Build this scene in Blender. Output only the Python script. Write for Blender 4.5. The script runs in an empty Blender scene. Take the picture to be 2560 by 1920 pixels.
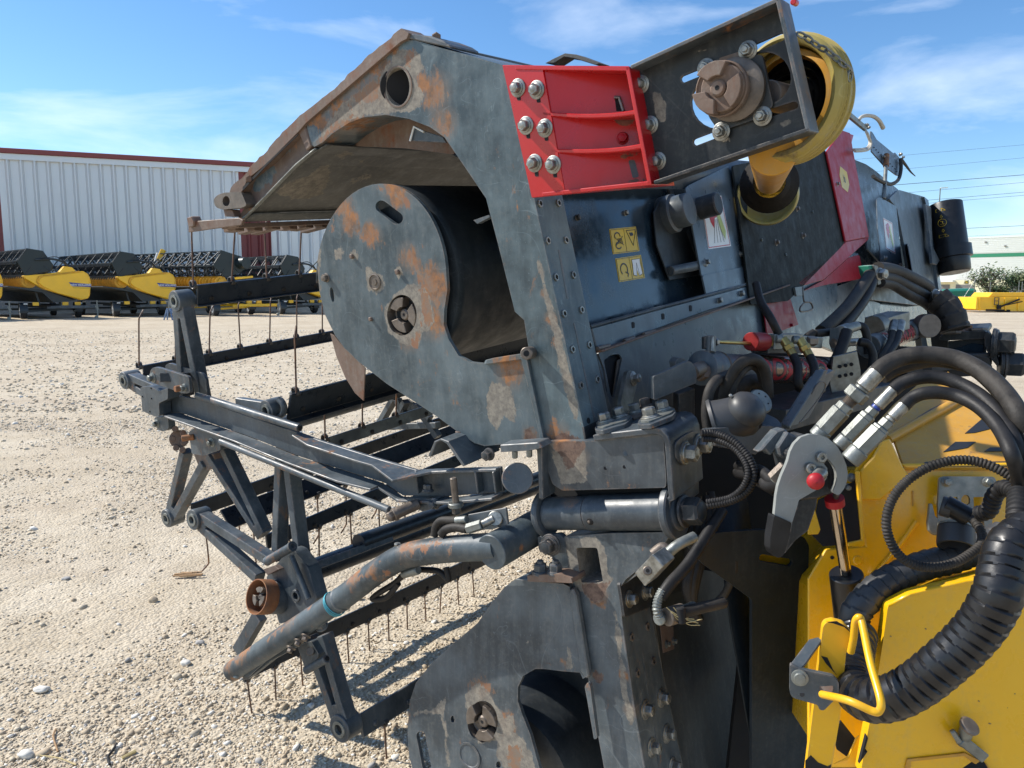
import bpy, bmesh, math, random
from mathutils import Vector as V, Matrix, noise
from mathutils.geometry import tessellate_polygon
import numpy as np
R = math.radians
random.seed(7)
S = bpy.context.scene
COL = S.collection

# ---------------------------------------------------------------- camera
FPX = 1920.0                       # focal length in photo pixels (2560 wide)
CAM = V((0, 0, 1.65)); PITCH = math.atan(238 / FPX)
cd = bpy.data.cameras.new('camera'); cam = bpy.data.objects.new('camera', cd); COL.objects.link(cam)
cam.location = CAM; cam.rotation_euler = (math.pi/2 - PITCH, 0, 0)
cd.sensor_width = 36; cd.lens = 36 * FPX / 2560; cd.clip_start = 0.05; cd.clip_end = 3000
S.camera = cam
RIGHT = V((1, 0, 0)); FWD = V((0, math.cos(PITCH), -math.sin(PITCH))); UP = V((0, math.sin(PITCH), math.cos(PITCH)))

# ---------------------------------------------------------------- sky and sun
SUN_TO = V((-0.72, 0.18, 0.68)).normalized()
elev = math.asin(SUN_TO.z); az = math.atan2(SUN_TO.x, SUN_TO.y)
W = bpy.data.worlds.new('World'); S.world = W; W.use_nodes = True
nt = W.node_tree; nt.nodes.clear()
sky = nt.nodes.new('ShaderNodeTexSky'); sky.sky_type = 'NISHITA'; sky.sun_disc = False
sky.sun_elevation = elev; sky.sun_rotation = az; sky.altitude = 600; sky.air_density = 1.0; sky.dust_density = 0.2; sky.ozone_density = 3.2
tc = nt.nodes.new('ShaderNodeTexCoord'); mp = nt.nodes.new('ShaderNodeMapping'); mp.inputs['Scale'].default_value = (1.2, 1.2, 4.2)
mp.inputs['Rotation'].default_value = (0.05, 0.22, 0.3)
nz = nt.nodes.new('ShaderNodeTexNoise'); nz.inputs['Scale'].default_value = 2.6; nz.inputs['Detail'].default_value = 9; nz.inputs['Roughness'].default_value = .56
nz.inputs['Distortion'].default_value = .35
rp = nt.nodes.new('ShaderNodeValToRGB'); rp.color_ramp.elements[0].position = .47; rp.color_ramp.elements[1].position = .80
rp.color_ramp.elements[1].color = (.62, .62, .62, 1)
mx = nt.nodes.new('ShaderNodeMixRGB'); mx.inputs['Color2'].default_value = (7.2, 7.8, 8.6, 1)
hs = nt.nodes.new('ShaderNodeHueSaturation'); hs.inputs['Saturation'].default_value = 1.18
bg = nt.nodes.new('ShaderNodeBackground'); bg.inputs['Strength'].default_value = 0.135
out = nt.nodes.new('ShaderNodeOutputWorld')
L = nt.links.new
L(tc.outputs['Generated'], mp.inputs['Vector']); L(mp.outputs['Vector'], nz.inputs['Vector']); L(nz.outputs['Fac'], rp.inputs['Fac'])
L(sky.outputs['Color'], hs.inputs['Color']); L(hs.outputs['Color'], mx.inputs['Color1']); L(rp.outputs['Color'], mx.inputs['Fac'])
L(mx.outputs['Color'], bg.inputs['Color']); L(bg.outputs['Background'], out.inputs['Surface'])
sd = bpy.data.lights.new('sun', 'SUN'); sd.energy = 4.6; sd.angle = R(.53); sd.color = (1, .95, .87)
so = bpy.data.objects.new('sun', sd); COL.objects.link(so); so.rotation_euler = SUN_TO.to_track_quat('Z', 'Y').to_euler(); so.location = (-5, 0, 12)
S.view_settings.view_transform = 'Standard'; S.view_settings.look = 'None'; S.view_settings.gamma = 1; S.view_settings.exposure = 0.45

# ---------------------------------------------------------------- pixel reading -> place helpers
ZT = {0: (0, 0, 1.), 1: (440, 40, 900/2212), 2: (1200, 0, 1040/2212), 3: (300, 600, 1100/2212), 4: (1300, 600, 900/2212), 5: (300, 1100, 1100/2212),
      6: (960, 1200, 1100/2212), 7: (1900, 750, 660/2190), 8: (1860, 1150, 700/1508), 9: (0, 360, 840/2212), 10: (2060, 260, 500/1382),
      11: (1500, 700, 760/2212), 12: (1750, 960, 400/1443), 13: (0, 600, 420/2212), 14: (380, 600, 440/2212), 15: (2300, 560, 260/1797)}
def q(k, *p):
    ox, oy, s = ZT[k]; return (ox + p[0]*s, oy + p[1]*s)
def t(k, pts): return [q(k, *p) for p in pts]
def ray(p): return RIGHT*((p[0]-1280)/FPX) + UP*((960-p[1])/FPX) + FWD
def P(p, d): return CAM + ray(p)*d
def depth(X): return (X-CAM).dot(FWD)
def pix(X):
    r = X-CAM; d = r.dot(FWD); return (1280+FPX*r.dot(RIGHT)/d, 960-FPX*r.dot(UP)/d)
class Plane:
    def __init__(s, pt, n): s.p = pt.copy(); s.n = n.normalized(); s.n = -s.n if s.n.dot(pt-CAM) < 0 else s.n   # n points away from the viewer
    def at(s, p):
        r = ray(p); return CAM + r*((s.p-CAM).dot(s.n)/r.dot(s.n))
    def off(s, d): return Plane(s.p + s.n*d, s.n)
def plane3(a, b, c): return Plane(a, (b-a).cross(c-a))
AU = ray((2720, 480)).normalized()      # long axis of the folded upper wing
AL = ray((2620, 735)).normalized()      # long axis of the lower wing
EU = Plane(P((1200, 600), 2.0), AU)     # near end of the upper wing
EL = Plane(EU.at((1420, 1120)), AL)     # near end of the lower wing

# ---------------------------------------------------------------- objects
WO = {}
def setp(o, label=None, cat=None, group=None, kind=None):
    if label: o['label'] = label
    if cat: o['category'] = cat
    if group: o['group'] = group
    if kind: o['kind'] = kind
def thing(name, loc, label, cat, group=None):
    o = bpy.data.objects.new(name, None); COL.objects.link(o); o.empty_display_size = .1
    o.location = loc; WO[o] = V(loc); setp(o, label, cat, group); return o
def mesh(name, vs, fs, mat, parent=None, smooth=None, bevel=0, label=None, solid=0, segs=1, mats=None, fm=None):
    vs = [V(v) for v in vs]
    lo = V([min(v[i] for v in vs) for i in range(3)]); hi = V([max(v[i] for v in vs) for i in range(3)]); c = (lo+hi)/2
    me = bpy.data.meshes.new(name); me.from_pydata([v-c for v in vs], [], fs); me.validate()
    bm = bmesh.new(); bm.from_mesh(me); bmesh.ops.recalc_face_normals(bm, faces=bm.faces); bm.to_mesh(me); bm.free()
    for m in (mats or [mat]): me.materials.append(m)
    if fm is not None: me.polygons.foreach_set('material_index', fm)
    if smooth:
        for p in me.polygons: p.use_smooth = True
        me.set_sharp_from_angle(angle=R(smooth))
    o = bpy.data.objects.new(name, me); COL.objects.link(o)
    WO[o] = c
    if parent is not None: o.parent = parent; o.location = c - WO[parent]
    else: o.location = c
    if solid:
        m = o.modifiers.new('s', 'SOLIDIFY'); m.thickness = solid; m.offset = 0
    if bevel:
        m = o.modifiers.new('b', 'BEVEL'); m.width = bevel; m.segments = segs; m.limit_method = 'ANGLE'; m.angle_limit = R(40)
    if label: o['label'] = label
    return o
class MB:
    def __init__(s): s.v = []; s.f = []
    def add(s, vs, fs):
        k = len(s.v); s.v += [V(v) for v in vs]; s.f += [tuple(i+k for i in f) for f in fs]; return s
    def build(s, name, mat, parent=None, **k): return mesh(name, s.v, s.f, mat, parent, **k)
def basis(ax, up=V((0, 0, 1))):
    ax = ax.normalized(); u = up - ax*up.dot(ax)
    if u.length < 1e-4: u = V((1, 0, 0)) - ax*ax.x
    u.normalize(); return ax, u, ax.cross(u)
def g_prism(loops, vec):                    # loops of 3-D points (outer, holes...) extruded by vec
    pts = [p for l in loops for p in l]; n = len(pts)
    tris = tessellate_polygon([[V(p) for p in l] for l in loops])
    vs = [V(p) for p in pts] + [V(p)+vec for p in pts]
    fs = [tuple(x) for x in tris] + [tuple(i+n for i in reversed(x)) for x in tris]
    k = 0
    for l in loops:
        m = len(l)
        for i in range(m): a, b = k+i, k+(i+1) % m; fs.append((a, b, b+n, a+n))
        k += m
    return vs, fs
def ell(c, rx, ry, n=28, rot=0, a0=0, a1=360):
    r = R(rot); return [(c[0]+rx*math.cos(a)*math.cos(r)-ry*math.sin(a)*math.sin(r), c[1]+rx*math.cos(a)*math.sin(r)+ry*math.sin(a)*math.cos(r))
                        for a in [R(a0+(a1-a0)*i/(n if a1-a0 >= 360 else n-1)) for i in range(n)]]
def slot(a, b, w, n=8):                     # stadium outline between two pixels
    dx, dy = b[0]-a[0], b[1]-a[1]; an = math.atan2(dy, dx); o = []
    for c, s in ((b, -90), (a, 90)):
        for i in range(n+1): th = an + R(s + 180*i/n); o.append((c[0]+w*math.cos(th), c[1]+w*math.sin(th)))
    return o
def rnd(pts, r, n=4):                       # round the corners of a pixel outline
    o = []; m = len(pts)
    for i in range(m):
        a, b, c = V((*pts[i-1], 0)), V((*pts[i], 0)), V((*pts[(i+1) % m], 0))
        l1, l2 = (a-b), (c-b); rr = min(r, l1.length*.45, l2.length*.45)
        if rr < 1 or l1.angle(l2, 3.14) > 2.9: o.append((b.x, b.y)); continue
        p, s = b + l1.normalized()*rr, b + l2.normalized()*rr
        for k in range(n+1):
            u = k/n; x = p*(1-u)**2 + b*2*u*(1-u) + s*u*u; o.append((x.x, x.y))
    return o
def plate(name, pts, pl, th, mat, parent=None, holes=(), bevel=.0012, vec=None, **k):
    loops = [[pl.at(p) for p in pts]] + [[pl.at(p) for p in h] for h in holes]
    vs, fs = g_prism(loops, vec if vec is not None else pl.n*th)
    return mesh(name, vs, fs, mat, parent, bevel=bevel, **k)
def g_lathe(c, ax, prof, n=32, up=V((0, 0, 1)), caps=True, a0=0, a1=360, poly=False):   # prof: (dist along axis, radius)
    ax, u, w = basis(ax, up); vs = []; fs = []; full = a1-a0 >= 360; m = n if full else n+1
    for (d, r) in prof:
        for i in range(m):
            a = R(a0 + (a1-a0)*i/n); vs.append(c + ax*d + (u*math.cos(a)+w*math.sin(a))*r)
    for j in range(len(prof)-1):
        for i in range(n):
            a, b = j*m+i, j*m+(i+1) % m; fs.append((a, b, b+m, a+m))
    if caps and full: fs.append(tuple(range(m-1, -1, -1))); fs.append(tuple(range((len(prof)-1)*m, len(prof)*m)))
    return vs, fs
def lathe(name, c, ax, prof, mat, parent=None, n=32, smooth=35, up=V((0, 0, 1)), caps=True, a0=0, a1=360, **k):
    vs, fs = g_lathe(c, ax, prof, n, up, caps, a0, a1); return mesh(name, vs, fs, mat, parent, smooth=smooth, **k)
def cyl(name, a, b, r, mat, parent=None, n=28, r2=None, ch=.002, **k):
    L_ = (b-a).length; r2 = r if r2 is None else r2; ch = min(ch, r*.3, L_*.3)
    return lathe(name, a, b-a, [(0, r-ch), (ch, r), (L_-ch, r2), (L_, r2-ch)], mat, parent, n, **k)
def spline(pts, n=8):
    pts = [V(p) for p in pts]; ps = [pts[0]*2-pts[1]] + pts + [pts[-1]*2-pts[-2]]; o = []
    for i in range(1, len(ps)-2):
        a, b, c, d = ps[i-1:i+3]
        for k in range(n):
            u = k/n; o.append(.5*((2*b)+(c-a)*u+(2*a-5*b+4*c-d)*u*u+(3*b-a-3*c+d)*u**3))
    o.append(pts[-1]); return o
def resample(pts, step):
    o = [pts[0]]; acc = 0
    for a, b in zip(pts, pts[1:]):
        l = (b-a).length
        if l < 1e-9: continue
        d = step-acc
        while d <= l: o.append(a+(b-a)*(d/l)); d += step
        acc = (acc+l) % step
    o.append(pts[-1]); return o
def g_tube(pts, r, n=10, cap=True, rf=None):
    vs = []; fs = []; up = None; m = len(pts)
    for i, p in enumerate(pts):
        tg = (pts[min(i+1, m-1)]-pts[max(i-1, 0)]).normalized()
        if up is None: up = V((0, 0, 1)) if abs(tg.z) < .9 else V((1, 0, 0))
        u = (up - tg*up.dot(tg)).normalized(); up = u; w = tg.cross(u); rr = rf(i, m) if rf else r
        for k in range(n): a = 2*math.pi*k/n; vs.append(p + (u*math.cos(a)+w*math.sin(a))*rr)
    for j in range(m-1):
        for k in range(n): a, b = j*n+k, j*n+(k+1) % n; fs.append((a, b, b+n, a+n))
    if cap: fs.append(tuple(range(n-1, -1, -1))); fs.append(tuple(range((m-1)*n, m*n)))
    return vs, fs
def tube(name, pts, r, mat, parent=None, n=12, curve=True, corr=0, rf=None, smooth=50, **k):
    pts = [V(p) for p in pts]
    if curve: pts = spline(pts, 10)
    if corr: pts = resample(pts, corr/4); rf = lambda i, m: r*(1, 1.0, .86, .86)[i % 4]; smooth = 25
    vs, fs = g_tube(pts, r, n, True, rf); return mesh(name, vs, fs, mat, parent, smooth=smooth, **k)
def Zp(k, lst): return [P(q(k, x, y), d) for x, y, d in lst]     # points with their distance
def g_box(a, b, w, h, up):                  # bar from a to b, w across, h along up
    ax, u, s = basis(b-a, up); o = []
    for e in (a, b):
        for i, j in ((-1, -1), (1, -1), (1, 1), (-1, 1)): o.append(e + s*(w/2*i) + u*(h/2*j))
    return o, [(0, 3, 2, 1), (4, 5, 6, 7), (0, 1, 5, 4), (1, 2, 6, 5), (2, 3, 7, 6), (3, 0, 4, 7)]
def bar(name, a, b, w, h, mat, parent=None, up=V((0, 0, 1)), bevel=.002, **k):
    vs, fs = g_box(a, b, w, h, up); return mesh(name, vs, fs, mat, parent, bevel=bevel, **k)
def g_hex(c, ax, rf, h, rot=0):             # hexagonal head with chamfer
    up = Matrix.Rotation(rot, 3, ax.normalized()) @ basis(ax)[1]
    return g_lathe(c, ax, [(0, rf*.97), (h*.1, rf), (h*.82, rf), (h, rf*.86)], 6, up)
def bolt(c, ax, s, mat, parent, washer=1.9, nut=False, name='bolt', sub=None):   # ax: pointing out of the surface; s: head half-width
    ax = ax.normalized(); m = MB(); b = 0; s *= .78
    if washer: m.add(*g_lathe(c-ax*.001, ax, [(0, s*washer*.97), (.001, s*washer), (s*.28, s*washer), (s*.36, s*washer*.92)], 24)); b = s*.34; 
    m.add(*g_lathe(c, ax, [(b-.001, s*1.42), (b+s*.12, s*1.38), (b+s*.25, s*1.1)], 20))
    m.add(*g_hex(c+ax*(b+s*.18), ax, s*1.18, s*1.35, random.uniform(0, 1)))
    if nut: m.add(*g_lathe(c, ax, [(b+s*1.4, s*.62), (b+s*2.0, s*.62), (b+s*2.1, s*.5)], 14))
    else: m.add(*g_lathe(c, ax, [(b+s*1.5, s*.8), (b+s*1.6, s*.62)], 16))
    return m.build(name, mat, parent, smooth=30)
def bolts(pl, lst, s, mat, parent, **k):
    return [bolt(pl.at(p), -pl.n, s, mat, parent, **k) for p in lst]

# ---------------------------------------------------------------- materials
def newmat(name):
    m = bpy.data.materials.new(name); m.use_nodes = True; n = m.node_tree; n.nodes.clear()
    o = n.nodes.new('ShaderNodeOutputMaterial'); b = n.nodes.new('ShaderNodeBsdfPrincipled'); n.links.new(b.outputs[0], o.inputs[0]); return m, n, b
def c4(c): return (c[0], c[1], c[2], 1)
class G:
    def __init__(s, n): s.n = n; s.pos = n.nodes.new('ShaderNodeNewGeometry').outputs['Position']
    def nd(s, k, **kw):
        x = s.n.nodes.new(k)
        for a, v in kw.items(): setattr(x, a, v)
        return x
    def L(s, a, b): s.n.links.new(a, b)
    def map(s, sc, rot=(0, 0, 0), loc=(0, 0, 0)):
        m = s.nd('ShaderNodeMapping'); m.inputs['Scale'].default_value = sc; m.inputs['Rotation'].default_value = rot; m.inputs['Location'].default_value = loc
        s.L(s.pos, m.inputs['Vector']); return m.outputs[0]
    def noise(s, scale, det=4, ro=.55, vec=None, dist=0):
        x = s.nd('ShaderNodeTexNoise'); x.inputs['Scale'].default_value = scale; x.inputs['Detail'].default_value = det; x.inputs['Roughness'].default_value = ro
        x.inputs['Distortion'].default_value = dist; s.L(vec if vec else s.pos, x.inputs['Vector']); return x.outputs['Fac']
    def ramp(s, f, a, b, lo=0, hi=1):
        x = s.nd('ShaderNodeMapRange'); x.inputs[1].default_value = a; x.inputs[2].default_value = b; x.inputs[3].default_value = lo; x.inputs[4].default_value = hi
        s.L(f, x.inputs[0]); return x.outputs[0]
    def math(s, op, a, b=None, cl=False):
        x = s.nd('ShaderNodeMath', operation=op, use_clamp=cl)
        for i, v in enumerate((a, b)):
            if v is None: continue
            if isinstance(v, (int, float)): x.inputs[i].default_value = v
            else: s.L(v, x.inputs[i])
        return x.outputs[0]
    def mix(s, f, a, b):
        x = s.nd('ShaderNodeMixRGB')
        for i, v in zip((0, 1, 2), (f, a, b)):
            if isinstance(v, (int, float)): x.inputs[i].default_value = v
            elif isinstance(v, (tuple, list)): x.inputs[i].default_value = c4(v)
            else: s.L(v, x.inputs[i])
        return x.outputs[0]
    def bump(s, h, st, d, b):
        x = s.nd('ShaderNodeBump'); x.inputs['Strength'].default_value = st; x.inputs['Distance'].default_value = d; s.L(h, x.inputs['Height']); s.L(x.outputs[0], b.inputs['Normal'])
    def spots(s, lst):
        f = None
        for (p, r) in lst:
            x = s.nd('ShaderNodeVectorMath', operation='DISTANCE'); s.L(s.pos, x.inputs[0]); x.inputs[1].default_value = p
            y = s.ramp(x.outputs['Value'], r*.25, r*1.1, 1, 0); f = y if f is None else s.math('MAXIMUM', f, y)
        return f
RUST = (.36, .155, .055); BROWN = (.14, .092, .065); DUST = (.25, .235, .20)
def paint(name, base, worn=None, dust=.35, rust=.0, spots=(), bare=(), rough=.42, scratch=.5, spec=.5, bump=.25, rustcol=RUST, coat=0, edge=0, patches=0):
    m, n, b = newmat(name); g = G(n); spots = [(a_, r_*.8) for a_, r_ in spots]; bare = ()
    worn = worn or tuple(c*1.9+.02 for c in base)
    big = g.noise(3.2, 6, .6); med = g.noise(16, 6, .62); fine = g.noise(90, 4, .6)
    runs = g.noise(1, 5, .65, g.map((38, 38, 3.2)), dist=.3)                      # dust washed down the steel
    wf = g.math('ADD', g.math('MULTIPLY', big, .60), g.math('ADD', g.math('MULTIPLY', med, .26), g.math('MULTIPLY', runs, .14)))
    col = g.mix(g.ramp(wf, .42, .62), base, worn)
    col = g.mix(g.math('MULTIPLY', g.ramp(g.math('ADD', g.math('MULTIPLY', runs, .5), g.math('MULTIPLY', fine, .5)), .50, .68), dust*.55), col, DUST)
    if scratch:
        lc_ = tuple(min(1, c*1.7+.08) for c in worn)
        for k, (sc, ds) in enumerate(((2.6, 1.2), (6.5, .8), (14, .5))):              # thin curved scuffs
            nn = g.noise(sc, 2, .4, g.map((1, 1, 1), (0, 0, 0), (k*3.1, k, 2*k)), dist=ds); ln = g.ramp(g.math('ABSOLUTE', g.math('SUBTRACT', nn, .5)), .0035*(1+k*.5), 0)
            gate = g.ramp(g.noise(5+3*k, 3, .6, g.map((1, 1, 1), (0, 0, 0), (9+k, 4, k))), .50, .60); col = g.mix(g.math('MULTIPLY', g.math('MULTIPLY', ln, gate), scratch*.30), col, lc_)
        sx = g.noise(1, 3, .6, g.map((260, 30, 12), (.3, .9, .4)), dist=.35); col = g.mix(g.math('MULTIPLY', g.ramp(sx, .68, .76), scratch*.30), col, lc_)
        col = g.mix(g.math('MULTIPLY', g.ramp(g.noise(230, 2, .5), .70, .76), scratch*.5), col, lc_)
    rn = g.math('ADD', g.math('MULTIPLY', g.noise(9, 9, .72, dist=.6), .6), g.math('MULTIPLY', g.noise(1, 8, .7, g.map((42, 42, 13), (.1, .1, 0))), .4)); f = None
    if rust: f = g.ramp(rn, .64-.26*rust, .72-.22*rust)
    if spots:
        sp = g.spots([(a_, r_*1.55) for a_, r_ in spots]); st = g.math('MULTIPLY', g.ramp(g.math('ADD', g.math('MULTIPLY', sp, .5), g.noise(5, 8, .7)), .62, .98), .62)
        col = g.mix(st, col, g.mix(fine, (.13, .088, .06), (.24, .175, .125)))
        f2 = g.ramp(g.math('ADD', g.math('MULTIPLY', sp, .34), g.math('MULTIPLY', rn, 2.2)), 1.30, 1.46); f = f2 if f is None else g.math('MAXIMUM', f, f2)
    if bare:
        sp = g.spots(bare); f3 = g.ramp(g.math('ADD', g.math('MULTIPLY', sp, .50), g.math('MULTIPLY', g.noise(9, 9, .66, dist=.3), 1.8)), 1.18, 1.30)
        col = g.mix(g.math('MULTIPLY', f3, .85), col, g.mix(fine, (.16, .135, .11), (.30, .255, .2)))
    if edge:
        bv = g.nd('ShaderNodeBevel', samples=3); bv.inputs['Radius'].default_value = .006
        dt = g.nd('ShaderNodeVectorMath', operation='DOT_PRODUCT'); gn = g.nd('ShaderNodeNewGeometry'); g.L(bv.outputs[0], dt.inputs[0]); g.L(gn.outputs['Normal'], dt.inputs[1])
        em = g.math('MULTIPLY', g.ramp(dt.outputs['Value'], .985, .90), g.ramp(g.noise(34, 5, .7), .42, .60)); col = g.mix(g.math('MULTIPLY', em, edge), col, g.mix(med, (.30, .29, .27), (.20, .12, .08)))
    if f is not None:
        rc = g.mix(g.ramp(g.noise(26, 6, .7), .38, .62), BROWN, rustcol); col = g.mix(f, col, rc)
    pm = None
    if patches:
        n1 = g.noise(16, 12, .76, dist=.5); n2 = g.noise(45, 8, .7); n3 = g.noise(150, 3, .6); n4 = g.noise(1, 6, .65, g.map((60, 60, 16)))
        def mk(kind, wgt, shift=0):
            at = g.nd('ShaderNodeAttribute', attribute_name='w_'+kind); return g.math('MULTIPLY', g.ramp(g.math('ADD', at.outputs['Fac'], g.math('MULTIPLY', g.math('SUBTRACT', g.math('ADD', g.math('MULTIPLY', n1, .6), g.math('MULTIPLY', n4, .4)), .5+shift), wgt)), .50, .56), g.ramp(at.outputs['Fac'], .02, .12))
        tan = g.mix(g.ramp(n2, .35, .62), (.155, .135, .112), (.30, .265, .21)); tan = g.mix(g.math('MULTIPLY', g.ramp(n3, .5, .66), .35), tan, (.09, .08, .07))
        ora = g.mix(g.ramp(n2, .38, .60), (.21, .165, .125), (.27, .135, .068)); ora = g.mix(g.math('MULTIPLY', g.ramp(n1, .5, .6), .6), ora, (.26, .10, .045))
        brn = g.mix(g.ramp(n2, .38, .62), (.085, .050, .038), (.20, .125, .09))
        blu = g.mix(g.ramp(n2, .40, .62), (.060, .105, .135), (.15, .18, .19))
        for kind, c_, w_ in (('bare', tan, 1.3), ('orange', ora, 2.8), ('brown', brn, 1.4), ('blue', blu, 1.6)):
            f_ = mk(kind, w_); col = g.mix(g.math('MULTIPLY', f_, .92), col, c_)
            if kind != 'blue': pm = f_ if pm is None else g.math('MAXIMUM', pm, f_)
    g.L(col, b.inputs['Base Color'])
    if pm is not None: f = pm if f is None else g.math('MAXIMUM', f, g.math('MULTIPLY', pm, .9))
    ro = g.ramp(med, .3, .7, rough-.08, rough+.16)
    if f is not None: ro = g.math('MAXIMUM', ro, g.math('MULTIPLY', f, .85))
    g.L(ro, b.inputs['Roughness']); b.inputs['Specular IOR Level'].default_value = spec
    if coat: b.inputs['Coat Weight'].default_value = coat; b.inputs['Coat Roughness'].default_value = .12
    if bump: g.bump(g.math('ADD', g.math('MULTIPLY', fine, .25), g.math('MULTIPLY', med, 1.0)), bump, .003, b)
    return m
def plain(name, col, rough=.5, metal=0, var=.25, scale=12, spec=.5, bump=.0, coat=0, emit=None):
    m, n, b = newmat(name); g = G(n)
    nn = g.noise(scale, 6, .6)
    g.L(g.mix(g.ramp(nn, .3, .7), tuple(c*(1-var) for c in col), tuple(min(1, c*(1+var)) for c in col)), b.inputs['Base Color'])
    g.L(g.ramp(nn, .3, .7, max(.02, rough-.07), min(1, rough+.1)), b.inputs['Roughness']); b.inputs['Metallic'].default_value = metal; b.inputs['Specular IOR Level'].default_value = spec
    if coat: b.inputs['Coat Weight'].default_value = coat; b.inputs['Coat Roughness'].default_value = .1
    if bump: g.bump(g.noise(scale*6, 4, .6), bump, .003, b)
    return m
def px(k, x, y, pl=None): return tuple((pl or EU).at(q(k, x, y)))
GREY = (.034, .052, .062); GW = (.125, .175, .192)
M = {}
M['frame'] = paint('worn_slate_paint', GREY, GW, patches=1, edge=.8, dust=.28, scratch=.9, rough=.40,
    spots=[(px(1, 1250, 420), .10), (px(1, 1120, 500), .09), (px(1, 1480, 420), .05), (px(1, 1600, 480), .06), (px(1, 1640, 640), .05), (px(1, 1050, 620), .10), (px(1, 880, 700), .07),
           (px(4, 235, 1200), .05), (px(4, 190, 480), .018), (px(4, 230, 640), .02), (px(4, 290, 850), .02), (px(4, 150, 330), .014)],
    bare=[(px(1, 1330, 520), .16), (px(1, 1000, 600), .14), (px(1, 1500, 250), .09), (px(4, 300, 1000), .06)])
M['disc'] = paint('disc_slate_paint', GREY, (.12, .155, .168), patches=1, edge=.8, dust=.4, scratch=.7, rough=.42,
    spots=[(px(1, 1030, 1160), .05), (px(1, 1060, 1270), .05), (px(1, 1200, 1340), .045), (px(1, 1350, 1080), .05), (px(3, 1450, 90), .05), (px(3, 1560, 230), .07), (px(3, 1560, 400), .06), (px(3, 1440, 510), .04), (px(3, 1960, 660), .055), (px(3, 2060, 990), .03)],
    bare=[(px(3, 1420, 370), .10), (px(3, 1560, 150), .08), (px(1, 1000, 1100), .08), (px(3, 1090, 60), .04), (px(3, 1170, 90), .04), (px(3, 1280, 200), .05), (px(3, 1850, 800), .10), (px(3, 1900, 900), .07)])
def pl_(k, x, y): return px(k, x, y, EL)
M['lframe'] = paint('lower_slate_paint', (.040, .052, .061), (.125, .148, .16), patches=1, edge=.7, dust=.45, scratch=.8, rough=.42,
    spots=[(pl_(6, 1080, 580), .035), (pl_(6, 1000, 480), .03), (pl_(6, 520, 1050), .05), (pl_(6, 640, 1200), .05), (pl_(6, 1180, 800), .015), (pl_(6, 1210, 980), .02), (pl_(6, 1240, 1160), .02), (pl_(6, 810, 925), .025), (pl_(6, 930, 900), .03), (pl_(6, 130, 1180), .03)],
    bare=[(pl_(6, 440, 1080), .07), (pl_(6, 560, 1240), .06), (pl_(6, 650, 1330), .10), (pl_(6, 430, 1380), .05), (pl_(6, 1070, 980), .028), (pl_(6, 1110, 440), .05), (pl_(6, 1090, 540), .06), (pl_(6, 1000, 560), .05), (pl_(6, 950, 380), .06), (pl_(6, 1060, 310), .04), (pl_(6, 930, 880), .04), (pl_(6, 270, 1150), .04)])
M['slate'] = paint('slate_paint', (.038, .050, .059), (.105, .125, .138), edge=.8, dust=.35, scratch=.55, rough=.40)
M['slate_r'] = paint('slate_paint_rusting', (.038, .050, .059), (.11, .13, .145), edge=.9, dust=.4, scratch=.6, rust=.36, rough=.42)
M['black'] = paint('black_paint', (.018, .021, .024), (.042, .047, .05), patches=1, edge=.6, dust=.22, scratch=.35, rough=.42, spec=.35)
M['bat'] = paint('bat_paint', (.012, .018, .026), (.03, .04, .05), dust=.12, scratch=.25, rough=.30)
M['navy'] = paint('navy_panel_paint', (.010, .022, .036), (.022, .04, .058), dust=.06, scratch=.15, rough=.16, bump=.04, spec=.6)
M['panel'] = paint('grey_panel_paint', (.042, .060, .076), (.085, .11, .132), dust=.15, scratch=.25, rough=.30, bump=.08)
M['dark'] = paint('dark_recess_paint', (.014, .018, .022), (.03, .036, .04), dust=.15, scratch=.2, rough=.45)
M['rust'] = paint('rusty_steel', BROWN, (.22, .15, .115), rustcol=(.20, .075, .035), dust=.7, rust=.45, scratch=.4, rough=.62, bump=.5)
M['rustblue'] = paint('rusty_flaking_paint', (.12, .085, .07), (.2, .155, .125), patches=1, dust=.4, rust=.5, scratch=.3, rough=.6, bump=.4)
M['rustred'] = paint('orange_rust', (.20, .075, .03), (.30, .12, .05), dust=.15, rust=.7, scratch=0, rough=.8, bump=.5)
M['floor'] = paint('worn_pan_steel', (.045, .047, .044), (.11, .105, .09), patches=1, dust=.5, scratch=.7, rough=.48)
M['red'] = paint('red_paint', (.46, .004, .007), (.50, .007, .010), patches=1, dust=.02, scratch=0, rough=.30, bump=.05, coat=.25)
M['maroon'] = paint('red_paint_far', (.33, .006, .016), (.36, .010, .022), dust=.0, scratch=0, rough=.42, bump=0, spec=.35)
M['zinc'] = plain('zinc_plated', (.29, .285, .26), .40, .8, .45, 55, bump=.15)
M['galv'] = plain('galvanised', (.215, .225, .21), .48, .65, .4, 30, bump=.2)
M['cast'] = plain('dull_cast_steel', (.17, .14, .115), .5, .5, .35, 25, bump=.3)
M['brass'] = plain('yellow_passivated', (.42, .31, .11), .32, .85, .25, 30)
M['chrome'] = plain('chrome', (.62, .60, .56), .12, 1, .1, 20)
M['chromewarm'] = plain('chrome_rod', (.50, .42, .33), .16, 1, .2, 20)
M['rubber'] = plain('hose_rubber', (.016, .015, .015), .52, 0, .5, 25, spec=.3, bump=.2)
M['rubberd'] = plain('dusty_rubber', (.034, .030, .026), .62, 0, .6, 25, spec=.3, bump=.3)
M['plastic'] = plain('black_plastic', (.011, .011, .012), .34, 0, .4, 25, spec=.45, bump=.08)
M['plasticd'] = plain('dusty_black_plastic', (.04, .041, .043), .45, 0, .3, 9, bump=.1)
M['grime_and_shade'] = plain('dark_grime_and_shade', (.008, .008, .009), .8, 0, .3, 10)  # near-black for dirt and black parts, also painted shade in holes and gaps
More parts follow.
